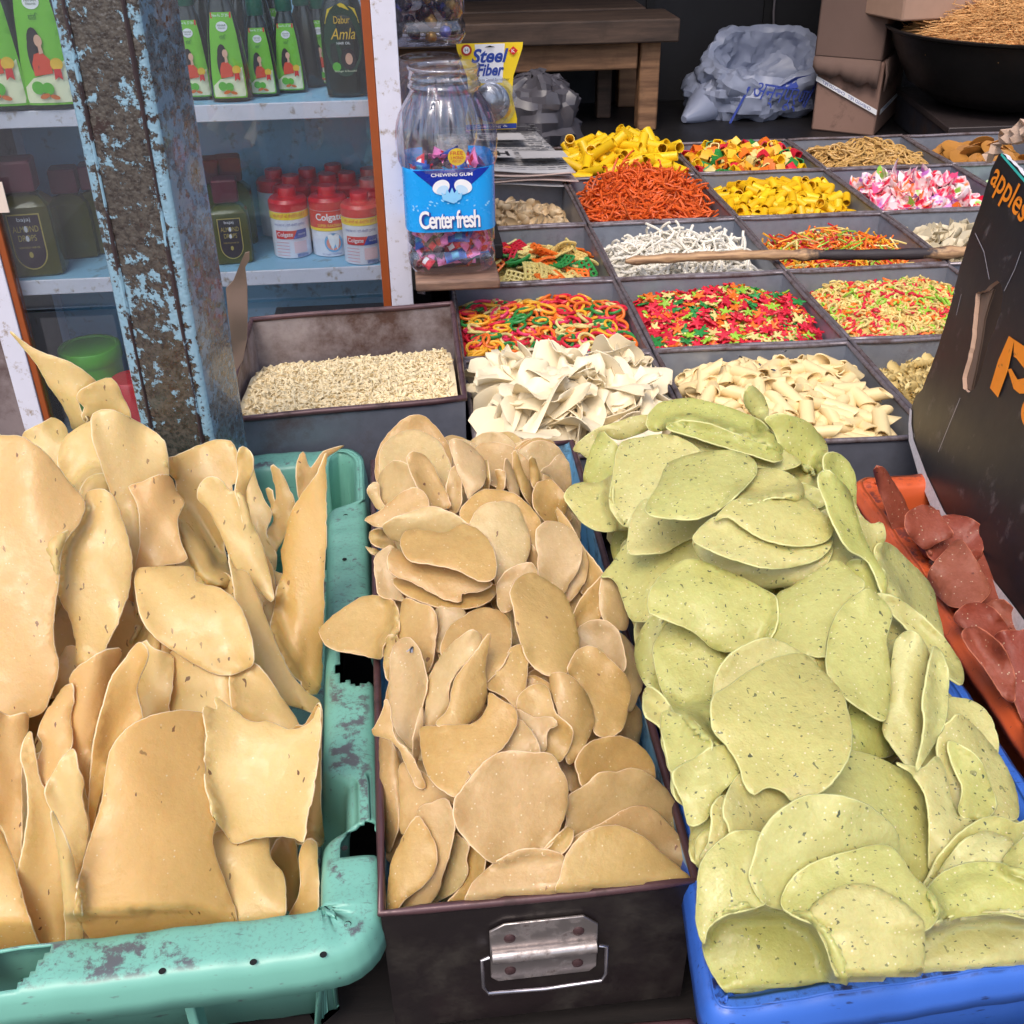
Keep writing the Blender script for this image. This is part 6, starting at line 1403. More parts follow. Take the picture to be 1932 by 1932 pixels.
 (TD, [(340,1000),(348,800),(400,650),(480,520),(522,560),(572,650),(582,740),(562,810),(482,885),(420,930),(375,985)], dict(nrm=(-.3, -.65, .65), bend=(0, .01, 0), label='frontmost left papad of the fanned group in the tin')),
 (TD, [(668,500),(675,430),(700,400),(762,310),(860,222),(960,198),(1060,205),(1150,215),(1192,290),(1227,370),(1222,480),(1182,590),(1112,682),(1000,712),(862,742),(790,690),(720,622),(682,570)], dict(nrm=(.0, -.42, .9), bend=(-.006, -.006, .002), nz=.004, lift=.004, label='large pale disc lying flat at the front centre of the tin')),
 (TD, [(725,990),(760,850),(850,760),(950,700),(1060,678),(1150,690),(1218,735),(1215,960),(900,985)], dict(nrm=(.0, -.5, .85), label='tan disc half sunk behind the middle of the front edge of the tin')),
 (TD, [(1192,920),(1195,800),(1230,690),(1300,612),(1400,568),(1500,570),(1600,620),(1700,710),(1790,780),(1815,840),(1500,900)], dict(nrm=(.0, -.45, .88), bend=(.006, .01, 0), label='orange tan disc leaning on the front right edge of the tin')),
]
for T_, pts, k in ST: tanp(T_, pts, **k)

# ---- green papads ------------------------------------------------------------------------------------------------------------
def Hgr(x, y):
    h = np.interp(y, [.46, .52, .65, .8, 1.0, 1.1, 1.22], [-.09, -.06, .0, .055, .105, .12, .09]); k = 1-np.clip(abs(x-.36)/.30, 0, 1)**2.6
    z = np.where(h > 0, Z0+h*k, Z0+h)
    return np.where((x > .165) & (x < .62) & (y > .47) & (y < 1.23), z, Z0-.015)
hg = Heap(Hgr, (1050, 700, 2000, 1932), 1.2, .476)
def grp(T, pts, **k):
    pts = [T(*p) for p in pts]; k.setdefault('label', 'green speckled papad in the tall heap of the blue crate'); k.setdefault('nz', .0055)
    if 'nrm' not in k: k['nrm'] = (rnd.uniform(-.15, .15), -.5+rnd.uniform(-.15, .1), .8)
    k.setdefault('bend', (rnd.uniform(-.01, .012), rnd.uniform(-.012, .02), rnd.uniform(-.006, .006)))
    return hg.put(pts, mats=[mt_green, mt_green_e], ruf=.0055, th=.0018, name='green_papad', cat='green papad', group='green papads in the blue crate', eps=.0038, **k)
for i in range(130):
    v = rnd.uniform(860, 1800); s_ = (v-800)/1000; r_ = 70+35*s_; u = rnd.uniform(1150+190*s_+r_, 1500+330*s_)
    if v+r_ > 1830: continue
    grp(lambda x, y: (x, y), ell(u, v, r_*rnd.uniform(.8, 1), r_*rnd.uniform(.6, .9), rnd.uniform(-40, 40)), maxpush=.008, label='green speckled papad deep in the heap of the blue crate')
for k in range(26):
    v = 1010+k*24; u = 1085+.275*(v-850)+14+44+rnd.uniform(0, 14); grp(lambda x, y: (x, y), ell(u, v, 44, 52, rnd.uniform(-30, 30)), nrm=(-.2, -.5, .8), maxpush=.004, label='green speckled papad deep in the heap of the blue crate')
for k in range(24):
    v = 930+k*30; u = 1632+.52*(v-960)-78-rnd.uniform(0, 14); grp(lambda x, y: (x, y), ell(u, v, 56, 60, rnd.uniform(-30, 30)), nrm=(.2, -.5, .8), maxpush=.004, label='green speckled papad deep in the heap of the blue crate')
for (u, v, a_, c_) in ((1330, 1400, 80, 60), (1340, 1480, 70, 60), (1420, 1650, 80, 80), (1380, 1790, 80, 50), (1600, 1800, 100, 50), (1850, 1730, 100, 60), (1800, 1400, 80, 90), (1500, 900, 90, 60)):
    grp(lambda x, y: (x, y), ell(u, v, a_, c_, rnd.uniform(-20, 20)), maxpush=.008, label='green speckled papad deep in the heap of the blue crate')
SG = [
 (TE, [(122,300),(200,230),(300,190),(420,163),(432,210),(400,235),(300,262),(240,235),(190,335),(150,312)], dict(nrm=(-.3, -.6, .6), label='green papad reaching furthest left at the top of the heap')),
 (TE, [(1140,320),(1200,325),(1252,400),(1260,480),(1250,580),(1180,460),(1130,380)], dict(nrm=(.4, -.5, .6))),
 (TE, [(895,180),(960,158),(1060,190),(1112,240),(1142,290),(1132,380),(1102,402),(1040,360),(960,300),(930,230)], dict(nrm=(.2, -.7, .5), bend=(0, .02, 0))),
 (TE, [(812,120),(818,60),(845,48),(890,88),(907,140),(900,190),(942,270),(1012,330),(1108,400),(1080,412),(1000,352),(930,270),(862,190)], dict(nrm=(.3, -.8, .4), bend=(.01, .01, 0), label='green papad standing up like a leaf on top of the heap')),
 (TE, [(520,230),(700,230),(860,260),(1000,325),(1037,355),(970,382),(880,372),(700,350),(560,280)], dict(nrm=(.1, -.5, .8))),
 (TE, [(495,210),(560,188),(680,205),(800,250),(920,300),(966,335),(930,350),(800,310),(680,275),(570,240)], dict(nrm=(.1, -.5, .8))),
 (TE, [(418,180),(450,130),(490,110),(600,95),(740,130),(850,175),(930,240),(965,312),(900,300),(760,240),(620,200),(450,230)], dict(nrm=(0, -.5, .85), bend=(.004, .02, 0), label='long ridge of folded green papad along the top of the heap')),
 (TE, [(168,440),(175,350),(228,235),(272,260),(305,300),(300,400),(260,440)], dict(nrm=(-.4, -.6, .6), bend=(0, .02, 0))),
 (TE, [(270,500),(285,390),(310,280),(400,252),(520,243),(625,300),(640,350),(560,430),(480,540),(400,600),(330,610),(285,560)], dict(nrm=(-.15, -.5, .85), bend=(.012, .02, 0), label='large domed green papad at the upper left of the heap')),
 (TE, [(88,490),(130,440),(230,430),(280,405),(282,520),(345,590),(340,625),(300,628),(230,628),(160,592),(118,540)], dict(nrm=(-.1, -.3, .9), bend=(-.01, .01, 0), label='green papad tongue hanging over the tin of tan papads')),
 (TE, [(1240,500),(1275,560),(1320,600),(1366,598),(1372,680),(1310,725),(1250,640)], dict(nrm=(.4, -.5, .6))),
 (TE, [(235,812),(290,740),(340,680),(420,690),(500,680),(600,650),(650,740),(500,830),(430,860),(440,975),(380,992),(345,970),(300,842),(262,812)], dict(nrm=(-.2, -.5, .8), bend=(.01, .01, 0))),
 (TE, [(343,712),(345,640),(362,560),(420,500),(520,550),(640,540),(765,480),(745,540),(695,600),(600,655),(540,685),(490,712),(420,718)], dict(nrm=(-.1, -.4, .9), bend=(.01, .01, 0))),
 (TE, [(1000,450),(1060,440),(1110,465),(1142,490),(1120,530),(1040,520)], {}),
 (TE, [(1150,600),(1230,620),(1290,700),(1250,800),(1170,780),(1130,700)], dict(nrm=(.2, -.5, .7))),
 (TE, [(603,670),(650,690),(780,735),(920,760),(1040,745),(1153,680),(1153,740),(1082,812),(980,852),(900,860),(780,838),(680,782),(620,722)], dict(nrm=(.05, -.35, .92), bend=(.006, .006, 0), label='lowest of the three nested green discs in the upper heap')),
 (TE, [(605,660),(640,610),(690,575),(760,580),(860,640),(1000,670),(1152,640),(1142,712),(1052,762),(920,777),(780,747),(650,692)], dict(nrm=(.05, -.35, .92), bend=(.006, .006, 0), label='middle one of the three nested green discs in the upper heap')),
 (TE, [(690,590),(760,510),(850,500),(940,490),(1042,490),(1130,562),(1172,600),(1145,660),(1050,687),(920,672),(820,622),(745,572)], dict(nrm=(.05, -.35, .92), bend=(.006, .012, 0), lift=.004, label='topmost of the three nested green discs in the upper heap')),
 (TE, [(765,480),(840,400),(900,374),(970,390),(1042,440),(1037,507),(930,492),(850,517),(790,508)], dict(nrm=(.0, -.4, .9))),
 (TE, [(413,545),(460,450),(500,360),(600,320),(740,303),(830,328),(858,390),(802,460),(722,530),(620,577),(500,577)], dict(nrm=(-.05, -.4, .92), bend=(.01, .018, .008), lift=.004, label='green papad with dark herb smears on the crest of the heap')),
 (TE, [(1340,690),(1400,683),(1482,760),(1562,850),(1592,960),(1608,1055),(1562,1010),(1450,920),(1360,880),(1335,780)], dict(nrm=(.5, -.4, .6), bend=(0, .02, 0))),
 (TE, [(1220,760),(1300,748),(1372,790),(1382,850),(1352,902),(1270,850)], dict(nrm=(.3, -.4, .8))),
 (TE, [(1112,400),(1150,388),(1232,470),(1262,560),(1302,680),(1362,780),(1382,840),(1372,892),(1310,755),(1230,702),(1170,600),(1138,520),(1110,450)], dict(nrm=(.4, -.45, .7), bend=(.0, .014, 0), lift=.004, label='long narrow green papad sliding down the right flank of the heap')),
 (TE, [(370,1090),(400,1020),(450,970),(500,985),(470,1050),(445,1130),(470,1270),(430,1262),(380,1190)], dict(nrm=(-.5, -.5, .6), bend=(0, .015, 0))),
 (TE, [(1340,880),(1450,915),(1562,1010),(1642,1100),(1687,1180),(1682,1245),(1600,1185),(1530,1095),(1450,1005),(1380,935)], dict(nrm=(.3, -.4, .8))),
 (TE, [(408,1265),(460,1275),(540,1370),(600,1440),(655,1505),(560,1505),(460,1402),(410,1362)], dict(nrm=(-.4, -.4, .7))),
 (TF, [(30,60),(60,0),(200,50),(295,170),(235,242),(100,327),(60,200)], dict(nrm=(-.1, -.5, .8))),
 (TF, [(100,327),(230,235),(300,190),(385,185),(435,260),(438,310),(382,392),(300,490),(270,562),(180,592),(145,470)], dict(nrm=(-.2, -.5, .8), bend=(0, .012, 0), label='folded green papad at the left side low in the heap')),
 (TE, [(443,1110),(470,1040),(500,1005),(560,1010),(640,1040),(735,1125),(702,1220),(690,1330),(705,1420),(722,1482),(640,1475),(560,1402),(500,1302),(468,1240)], dict(nrm=(-.15, -.5, .85), bend=(.01, .015, 0), label='tall oval green papad left of the centre disc')),
 (TE, [(913,1060),(940,990),(935,890),(1000,850),(1100,790),(1180,745),(1250,800),(1287,850),(1200,932),(1152,1010),(1132,1090),(1132,1132),(1000,1112)], dict(nrm=(.05, -.4, .9), label='pale green disc right of the creased one, mid heap')),
 (TE, [(425,940),(435,860),(520,770),(620,743),(760,798),(900,868),(937,905),(937,1000),(892,1082),(800,1112),(690,1102),(620,1042),(540,1002),(450,965)], dict(nrm=(0, -.45, .9), bend=(.008, .022, .006), lift=.004, label='creased green papad with herb flecks across the middle of the heap')),
 (TE, [(690,1240),(740,1140),(830,1080),(920,1063),(1010,1100),(1100,1160),(1000,1240),(780,1300),(690,1340)], dict(nrm=(0, -.4, .9))),
 (TF, [(1000,200),(1020,-20),(1100,-80),(1200,60),(1262,212),(1150,247),(1060,232)], dict(nrm=(.1, -.5, .8))),
 (TF, [(1480,250),(1500,100),(1545,60),(1600,20),(1700,100),(1802,230),(1862,330),(1902,450),(1892,560),(1780,560),(1640,565),(1560,540)], dict(nrm=(.3, -.5, .7), bend=(0, .02, 0), label='folded green papad low on the right flank, close to the blue rim')),
 (TF, [(1540,160),(1600,180),(1700,260),(1762,400),(1787,490),(1742,555),(1650,565),(1590,520),(1610,400),(1560,280)], dict(nrm=(.0, -.5, .8))),
 (TE, [(1370,1380),(1385,1270),(1400,1160),(1422,1060),(1480,1033),(1542,1090),(1562,1180),(1547,1270),(1542,1400),(1520,1500),(1490,1580),(1440,1540),(1370,1440)], dict(nrm=(.1, -.55, .75), bend=(0, .018, 0))),
 (TE, [(1520,1500),(1535,1400),(1530,1310),(1560,1130),(1582,1093),(1622,1180),(1628,1300),(1612,1400),(1562,1500),(1500,1590)], dict(nrm=(.5, -.5, .6))),
 (TE, [(1140,1140),(1150,1040),(1200,940),(1300,862),(1362,900),(1400,960),(1380,1060),(1395,1180),(1395,1290),(1370,1388),(1280,1342),(1190,1272),(1145,1200)], dict(nrm=(.1, -.45, .88), bend=(.008, .02, 0), lift=.003, label='green papad split by a slit on the right side of the heap')),
 (TF, [(300,590),(305,500),(360,440),(405,480),(392,560),(402,640),(300,760),(235,770),(280,690)], dict(nrm=(-.3, -.5, .7))),
 (TF, [(362,500),(440,330),(560,400),(700,430),(820,470),(700,580),(560,660),(420,660),(385,590)], dict(nrm=(0, -.5, .85))),
 (TF, [(780,460),(850,350),(960,218),(1100,223),(1270,290),(1382,370),(1424,500),(1454,650),(1454,780),(1402,902),(1300,860),(1200,640),(1000,520),(880,480)], dict(nrm=(.1, -.5, .85), bend=(.01, .014, 0), label='large smooth green papad right of and below the centre disc')),
 (TE, [(678,1350),(690,1290),(740,1255),(850,1180),(960,1130),(1052,1124),(1112,1180),(1192,1260),(1222,1340),(1238,1440),(1232,1520),(1190,1600),(1120,1670),(1062,1692),(1005,1712),(960,1670),(900,1655),(850,1682),(812,1640),(785,1560),(740,1490),(690,1430)], dict(nrm=(0, -.42, .9), bend=(.012, .018, .004), lift=.006, nz=.007, label='largest pale green disc with a ragged bottom in the centre of the heap')),
 (TF, [(1270,270),(1400,300),(1480,235),(1532,350),(1548,450),(1592,550),(1662,580),(1612,692),(1502,762),(1440,830),(1440,620),(1420,450),(1350,330)], dict(nrm=(.2, -.5, .8))),
 (TF, [(222,1000),(240,800),(330,690),(430,633),(552,638),(560,780),(540,900),(580,1000),(480,1040),(380,1060),(280,1130),(255,1220),(218,1100)], dict(nrm=(-.3, -.45, .8), bend=(.01, .01, 0), label='green papad lowest at the left wall of the blue crate')),
 (TF, [(498,880),(518,780),(560,640),(650,530),(780,448),(930,443),(1080,478),(1202,560),(1272,660),(1292,800),(1342,900),(1300,1000),(900,1060),(670,1040),(560,990)], dict(nrm=(0, -.45, .9), bend=(.012, .018, 0), nz=.007, label='round green papad with a small slit, below the centre disc')),
 (TF, [(1405,930),(1440,850),(1500,750),(1600,640),(1700,570),(1800,553),(1900,590),(1960,560),(2040,560),(2040,820),(1700,840),(1500,880)], dict(nrm=(.0, -.55, .8))),
 (TF, [(1485,860),(1600,700),(1720,628),(1800,640),(1872,680),(1850,800),(1700,850)], dict(nrm=(.0, -.45, .85))),
 (TF, [(1815,800),(1900,690),(2040,630),(2040,900),(1900,860)], dict(nrm=(.1, -.4, .85))),
 (TF, [(668,1025),(720,880),(850,790),(1000,740),(1202,700),(1292,770),(1352,860),(1472,980),(1482,1080),(1402,1150),(1200,1150),(900,1130)], dict(nrm=(0, -.42, .9), bend=(.01, .012, 0))),
 (TF, [(1418,960),(1440,910),(1540,830),(1700,788),(1850,808),(2040,880),(2040,1080),(1800,1060),(1600,1080),(1480,1120),(1440,1020)], dict(nrm=(0, -.4, .9), bend=(.01, .012, 0))),
 (TF, [(1390,1300),(1418,1160),(1530,1088),(1700,1040),(1850,1023),(2040,1040),(2040,1330),(1600,1400),(1400,1390)], dict(nrm=(0, -.45, .9), bend=(.008, .02, 0), label='green papad against the front blue rim at the right edge of the photo')),
 (TF, [(800,1060),(900,950),(1030,903),(1150,918),(1292,990),(1382,1070),(1412,1140),(1392,1390),(1200,1440),(1060,1470),(960,1400),(880,1200)], dict(nrm=(0, -.45, .9), bend=(.012, .018, 0), label='green papad with a long crease at the front centre of the blue crate')),
 (TF, [(253,1220),(290,1090),(380,1010),(470,988),(600,1030),(730,1040),(830,1038),(902,1120),(982,1230),(1012,1330),(1005,1440),(850,1490),(600,1520),(440,1530),(340,1430),(280,1330)], dict(nrm=(0, -.5, .88), bend=(.016, .02, .004), nz=.007, lift=.004, label='frontmost plump green papad in the lower left corner of the blue crate')),
]
for T_, pts, k in SG: grp(T_, pts, **k)

# ---- red papads --------------------------------------------------------------------------------------------------------------
def Hrd(x, y): return np.where((x > .53) & (x < .95) & (y > .62) & (y < 1.15), Z0-.02, Z0+.01)
hr = Heap(Hrd, (1600, 840, 2060, 1600), 1.16, .62)
def redp_(T, pts, **k):
    k.setdefault('label', 'red papad in the orange crate behind the black carton')
    return hr.put([T(*p) for p in pts], mats=[mt_red, mt_red_e], ruf=.011, th=.0013, name='red_papad', cat='red papad', group='red papads in the orange crate', nz=.006, **k)
for (u, v, a_, c_) in ((1760, 1010, 50, 50), (1810, 1090, 50, 50), (1880, 1190, 50, 60), (1945, 1270, 50, 50), (2000, 1340, 50, 60), (1860, 1100, 70, 60), (1800, 1020, 60, 50), (1990, 1400, 50, 60)):
    redp_(lambda x, y: (x, y), ell(u, v, a_, c_, rnd.uniform(-40, 40)), nrm=(rnd.uniform(-.3, .3), -.5, .8))
for pts, k in (
 ([(1328,385),(1365,373),(1402,420),(1442,480),(1477,560),(1502,620),(1572,700),(1562,742),(1500,747),(1450,692),(1400,602),(1362,500)], dict(nrm=(.2, -.85, .4), bend=(0, .015, 0), label='dark red papad standing upright in the back corner of the orange crate')),
 ([(1780,930),(1850,908),(1940,1000),(1900,1035),(1850,995)], dict(nrm=(0, -.5, .8), label='small red papad corner touching the white edge of the black carton')),
 ([(1545,805),(1605,720),(1680,668),(1782,820),(1794,872),(1742,922),(1640,932),(1570,872)], dict(nrm=(.1, -.6, .7), bend=(0, .02, 0), label='brick red papad with a curled left side, second from the back')),
 ([(1455,600),(1478,545),(1560,528),(1645,640),(1605,665),(1562,692),(1530,702),(1480,660)], dict(nrm=(0, -.5, .7), bend=(0, .03, 0), label='rolled brownish red papad near the back of the orange crate')),
 ([(1648,980),(1700,923),(1780,923),(1852,990),(1882,1060),(1780,1065),(1700,1025)], dict(nrm=(0, -.4, .9), label='broad dark red papad in the middle of the orange crate')),
 ([(1810,1065),(1900,1028),(2000,1080),(2000,1520),(1940,1420),(1872,1250)], dict(nrm=(-.2, -.5, .8), label='large salmon red papad at the right edge of the photo')),
 ([(1688,1030),(1740,1013),(1832,1080),(1892,1200),(1892,1312),(1850,1292),(1790,1202),(1700,1082)], dict(nrm=(-.2, -.5, .8), bend=(0, -.015, 0), label='long cupped red papad beside the left rim of the orange crate'))):
    redp_(TE, pts, **k)

# ---- words for the traced papads that have none of their own yet ----
def autolabel(heap_label, what, quad, cont):
    """size, outline and place in the container"""
    items = [o for o in COL.objects if o.get('label') == heap_label]; seen = {}
    sz = []
    for o in items:
        n_ = len(o.data.vertices); a = np.empty(n_*3, 'f'); o.data.vertices.foreach_get('co', a); a = a.reshape(-1, 3); a = a-a.mean(0)
        w_ = np.sqrt(np.linalg.eigvalsh(a.T@a/n_))[::-1]; sz.append((w_[0], w_[1]/w_[0]))
    med = sorted(s[0] for s in sz)
    for o, (s, r) in zip(items, sz):
        size = 'small' if s < med[len(med)//3] else ('big' if s > med[2*len(med)//3] else 'middling')
        shp = 'narrow' if r < .45 else ('oval' if r < .75 else 'broad')
        x, y = o.location[0], o.location[1]; t = (y-quad[2])/(quad[3]-quad[2]); q = (x-quad[0])/(quad[1]-quad[0])
        row = ['at the near end', 'towards the front', 'halfway back', 'towards the back', 'at the far end'][int(max(0, min(4, t*5)))]
        c_ = ['at the left', 'left of centre', 'right of centre', 'at the right'][int(max(0, min(3, q*4)))]
        o['label'] = f'{size} {shp} {what} {row} of the {cont}, {c_}'
    by = {}
    for o in items: by.setdefault(o['label'], []).append(o)
    for l, os_ in by.items():
        if len(os_) == 1: continue
        os_.sort(key=lambda q: q.location[1]-.3*q.location[2])
        w_ = ['nearer', 'farther'] if len(os_) == 2 else ['nearest', 'middle', 'farthest', 'hindmost'][:len(os_)]
        for q, s_ in zip(os_, w_): q['label'] = s_+' '+l
autolabel('tan papad in the loose heap filling the dark tin', 'tan papad', (-.06, .2, .57, 1.3), 'dark tin')
autolabel('green speckled papad in the tall heap of the blue crate', 'green papad', (.17, .5, .48, 1.15), 'blue crate')
autolabel('amber papad sheet standing in the bundle inside the turquoise crate', 'amber sheet', (-.5, -.12, .55, 1.25), 'turquoise crate')
# ================================================================ trays of dry snacks
GX = [.065, .374, .698, 1.021, 1.345, 1.66]; GY = [1.276, 1.611, 1.950, 2.291, 2.654, 2.969]
def pasta(name, c, var=.06, rough=.38, trans=.12, hue=.12, nscale=60):
    return simple(name, c, rough, 0, var=var, nscale=nscale, bmp=.15, bscale=300, hue=hue, trans=trans)
def mk(name, b, mt, sharp=45):
    o_me = b.mesh(name, mt if isinstance(mt, list) else [mt], sharp); bm = bmesh.new(); bm.from_mesh(o_me); bmesh.ops.recalc_face_normals(bm, faces=bm.faces); bm.to_mesh(o_me); bm.free(); return o_me
def ring(R, r, sx=1, n=22, wob=.1, cut=0, flat=1):
    b = MB(); pts = [(R*sx*math.cos(a), R*math.sin(a), wob*R*math.sin(2*a+1)) for a in np.linspace(0, 2*math.pi*(1-cut), n, endpoint=bool(cut))]
    b.tube(pts, r, 7, closed=not cut); b.v = [(x, y, z*flat) for x, y, z in b.v]; return b
def star(R, t, k=5, inner=.42, bend=.12):
    b = MB(); top = []; n = 2*k
    pr = [(R*(1 if i % 2 == 0 else inner)*rnd.uniform(.92, 1.06), math.pi*i/k) for i in range(n)]
    out = []
    for i, (r, a) in enumerate(pr):
        if i % 2 == 0:
            for da in (-.13, 0, .13): out.append((r*math.cos(a+da)*(1 if da == 0 else .93), r*math.sin(a+da)*(1 if da == 0 else .93)))
        else: out.append((r*math.cos(a), r*math.sin(a)))
    m_ = len(out); zf = lambda x, y: bend*(x*x+y*y)/R+.1*x*y/R
    for s_, z, q in ((0, 0, 1), (1, t*.5, 1), (2, t, .8), (3, t*1.15, .35)): pass
    vs = [(x*.85, y*.85, zf(x, y)-t*.4) for x, y in out]+[(x, y, zf(x, y)) for x, y in out]+[(x*.8, y*.8, zf(x, y)+t*.45) for x, y in out]+[(0, 0, t*.6), (0, 0, -t*.4)]
    fs = [(i, (i+1) % m_, m_+(i+1) % m_, m_+i) for i in range(m_)]+[(m_+i, m_+(i+1) % m_, 2*m_+(i+1) % m_, 2*m_+i) for i in range(m_)]
    fs += [(2*m_+i, 2*m_+(i+1) % m_, 3*m_) for i in range(m_)]+[((i+1) % m_, i, 3*m_+1) for i in range(m_)]
    return b.add(vs, fs)
def hollow(L, R, th, cut=0, curve=0, n=14, sq=2.0, twist=0, ridges=0, seg=6, sy=1):
    """open tube with wall; cut = obliqueness of the ends"""
    b = MB(); vs = []
    for r in (R, R-th):
        for i in range(seg+1):
            for k in range(n):
                a = 2*math.pi*k/n; ca, sa = math.cos(a), math.sin(a); q = (abs(ca)**sq+abs(sa)**sq)**(-1/sq); rr = r*(1+ridges*math.cos(n*a*.5))
                s_ = i/seg*2-1; x = L/2*s_+cut*R*ca*(abs(s_)**1)*(1); 
                vs.append((x, rr*q*ca*1.0, rr*q*sa*sy+curve*(x*x)/L))
    K = (seg+1)*n
    fs = [(o+i*n+k, o+i*n+(k+1) % n, o+(i+1)*n+(k+1) % n, o+(i+1)*n+k) for o in (0, K) for i in range(seg) for k in range(n)]
    for i in (0, seg): fs += [(i*n+k, i*n+(k+1) % n, K+i*n+(k+1) % n, K+i*n+k) for k in range(n)]
    return b.add(vs, fs)
def rod(L, r, bendy=.2, curls=1, seg=8, n=6, seed=0):
    g_ = np.random.default_rng(seed); ph = g_.uniform(0, 6.28, 4); pts = []
    for i in range(seg+1):
        t = i/seg*2-1; pts.append((L/2*t, L*bendy*.5*math.sin(curls*t*1.7+ph[0]), L*bendy*.35*math.sin(curls*t*2.1+ph[1])))
    return MB().tube(pts, r, n)
def noodle(L, r, turn=6.0, seg=22, n=5, seed=0, zamp=.006):
    g_ = np.random.default_rng(seed); h = 0; k = g_.normal()*turn; p = np.zeros(3); pts = [p.copy()]; ds = L/seg
    for i in range(seg):
        k = k*.86+g_.normal()*turn*.5; h += k*ds*10; p = p+np.array([math.cos(h), math.sin(h), 0])*ds; pts.append(p+np.array([0, 0, zamp*math.sin(i*.5+seed)]))
    pts = np.array(pts); pts -= pts.mean(0); return MB().tube(pts, r, n)
def lattice(S, nb, r, bend=.5):
    b = MB(); 
    f = lambda x, y: (x, y, -bend*(x*x*1.0)/S+bend*.3*y*y/S)
    for i in range(nb+1):
        q = -S/2+S*i/nb
        for ax in (0, 1):
            pts = [f(q, -S/2+S*j/6) if ax == 0 else f(-S/2+S*j/6, q) for j in range(7)]; b.tube(pts, [r*1.1]*7, 5)
    return b
def chip(R, irr=.08, bend=(.3, .3), th=.0012, n=16, sx=1, rip=0, seed=0):
    g_ = np.random.default_rng(seed); a = np.linspace(0, 2*math.pi, n, endpoint=False); rr = R*(1+irr*g_.uniform(-1, 1, n)); b = MB(); vs = []; ph = g_.uniform(0, 6)
    for s_ in (1, -1):
        vs.append((0, 0, s_*th/2))
        for q in (.33, .66, 1):
            for k in range(n):
                x = rr[k]*q*math.cos(a[k])*sx; y = rr[k]*q*math.sin(a[k]); vs.append((x, y, s_*th/2*(1 if q < 1 else .6)+(bend[0]*x*x+bend[1]*y*y+rip*x*y+.25*rip*R*y*math.sin(a[k]*2+ph))/R))
    K = 1+3*n; fs = []
    for o, fl in ((0, 1), (K, 0)):
        for k in range(n):
            t = (o, o+1+k, o+1+(k+1) % n); fs.append(t if fl else t[::-1])
            for q in range(2):
                t = (o+1+q*n+k, o+1+(q+1)*n+k, o+1+(q+1)*n+(k+1) % n, o+1+q*n+(k+1) % n); fs.append(t if fl else t[::-1])
    for k in range(n): fs.append((1+2*n+k, K+1+2*n+k, K+1+2*n+(k+1) % n, 1+2*n+(k+1) % n))
    return b.add(vs, fs)
def ribbon(L, W, seed, th=.0013, tw=1.2, bend=.5):
    g_ = np.random.default_rng(seed); ph = g_.uniform(0, 6.28, 6); nx, ny = 14, 4; tri = []; b = MB()
    fl = g_.uniform(.2, .9, 2); sk = g_.uniform(-.5, .5, 2)
    for s_ in (1, -1):
        for i in range(nx+1):
            t = i/nx*2-1; w_ = W*(1+.35*math.sin(2*t+ph[0]))*(1 if abs(t) < .7 else 1-fl[0 if t < 0 else 1]*(abs(t)-.7)/.3)
            a = tw*.5*math.sin(1.6*t+ph[1]); cx = L/2*t; cz = bend*L*.25*math.sin(1.9*t+ph[2]); cy = L*.12*math.sin(1.3*t+ph[3])
            for j in range(ny+1):
                q = j/ny*2-1; y = w_/2*q; z = s_*th/2+.25*W*math.sin(q*2.2+ph[4])*.5
                b_x = cx+sk[0 if t < 0 else 1]*y*abs(t)
                tri.append((b_x, cy+y*math.cos(a)-z*math.sin(a), cz+y*math.sin(a)+z*math.cos(a)))
    K = (nx+1)*(ny+1); fs = []
    for o, f_ in ((0, 1), (K, 0)):
        for i in range(nx):
            for j in range(ny):
                q = (o+i*(ny+1)+j, o+(i+1)*(ny+1)+j, o+(i+1)*(ny+1)+j+1, o+i*(ny+1)+j+1); fs.append(q if f_ else q[::-1])
    bd = [i*(ny+1) for i in range(nx+1)]+[nx*(ny+1)+j for j in range(1, ny+1)]+[i*(ny+1)+ny for i in range(nx-1, -1, -1)]+[j for j in range(ny-1, 0, -1)]
    for k in range(len(bd)): p, q = bd[k], bd[(k+1) % len(bd)]; fs.append((p, q, q+K, p+K))
    return b.add(tri, fs)
def spiral(L, R, w_, turns=3, seg=30):
    b = MB(); vs = []
    for i in range(seg+1):
        t = i/seg; a = t*turns*2*math.pi; x = L*(t-.5)
        for (s_, q) in ((1, 1), (.15, .3), (-1, 1), (.15, -.3)):
            rr = R*s_ if abs(s_) == 1 else R*.15; aa = a if abs(s_) == 1 else a+math.pi/2*(1 if q > 0 else -1)
            vs.append((x, rr*math.cos(aa), rr*math.sin(aa)))
    fs = [(i*4+k, i*4+(k+1) % 4, (i+1)*4+(k+1) % 4, (i+1)*4+k) for i in range(seg) for k in range(4)]+[(0, 1, 2, 3), (seg*4+3, seg*4+2, seg*4+1, seg*4)]
    return b.add(vs, fs)
def cup(a_, b_, dep, th=.002, n=16):
    b = MB(); vs = []; rows = 5
    for s_ in (0, 1):
        for i in range(rows+1):
            q = i/rows
            for k in range(n):
                an = 2*math.pi*k/n; x = a_*q*math.cos(an)*(1+.2*math.sin(an)); y = b_*q*math.sin(an); z = -dep*(1-q*q)**.8+(th if s_ else 0)*(1-.4*q); vs.append((x, y, z+.25*dep*math.cos(an)*q))
    K = (rows+1)*n; fs = []
    for o, f_ in ((0, 0), (K, 1)):
        for i in range(rows):
            for k in range(n): q = (o+i*n+k, o+(i+1)*n+k, o+(i+1)*n+(k+1) % n, o+i*n+(k+1) % n); fs.append(q if f_ else q[::-1])
    for k in range(n): fs.append((rows*n+k, rows*n+(k+1) % n, K+rows*n+(k+1) % n, K+rows*n+k))
    return b.add(vs, fs)

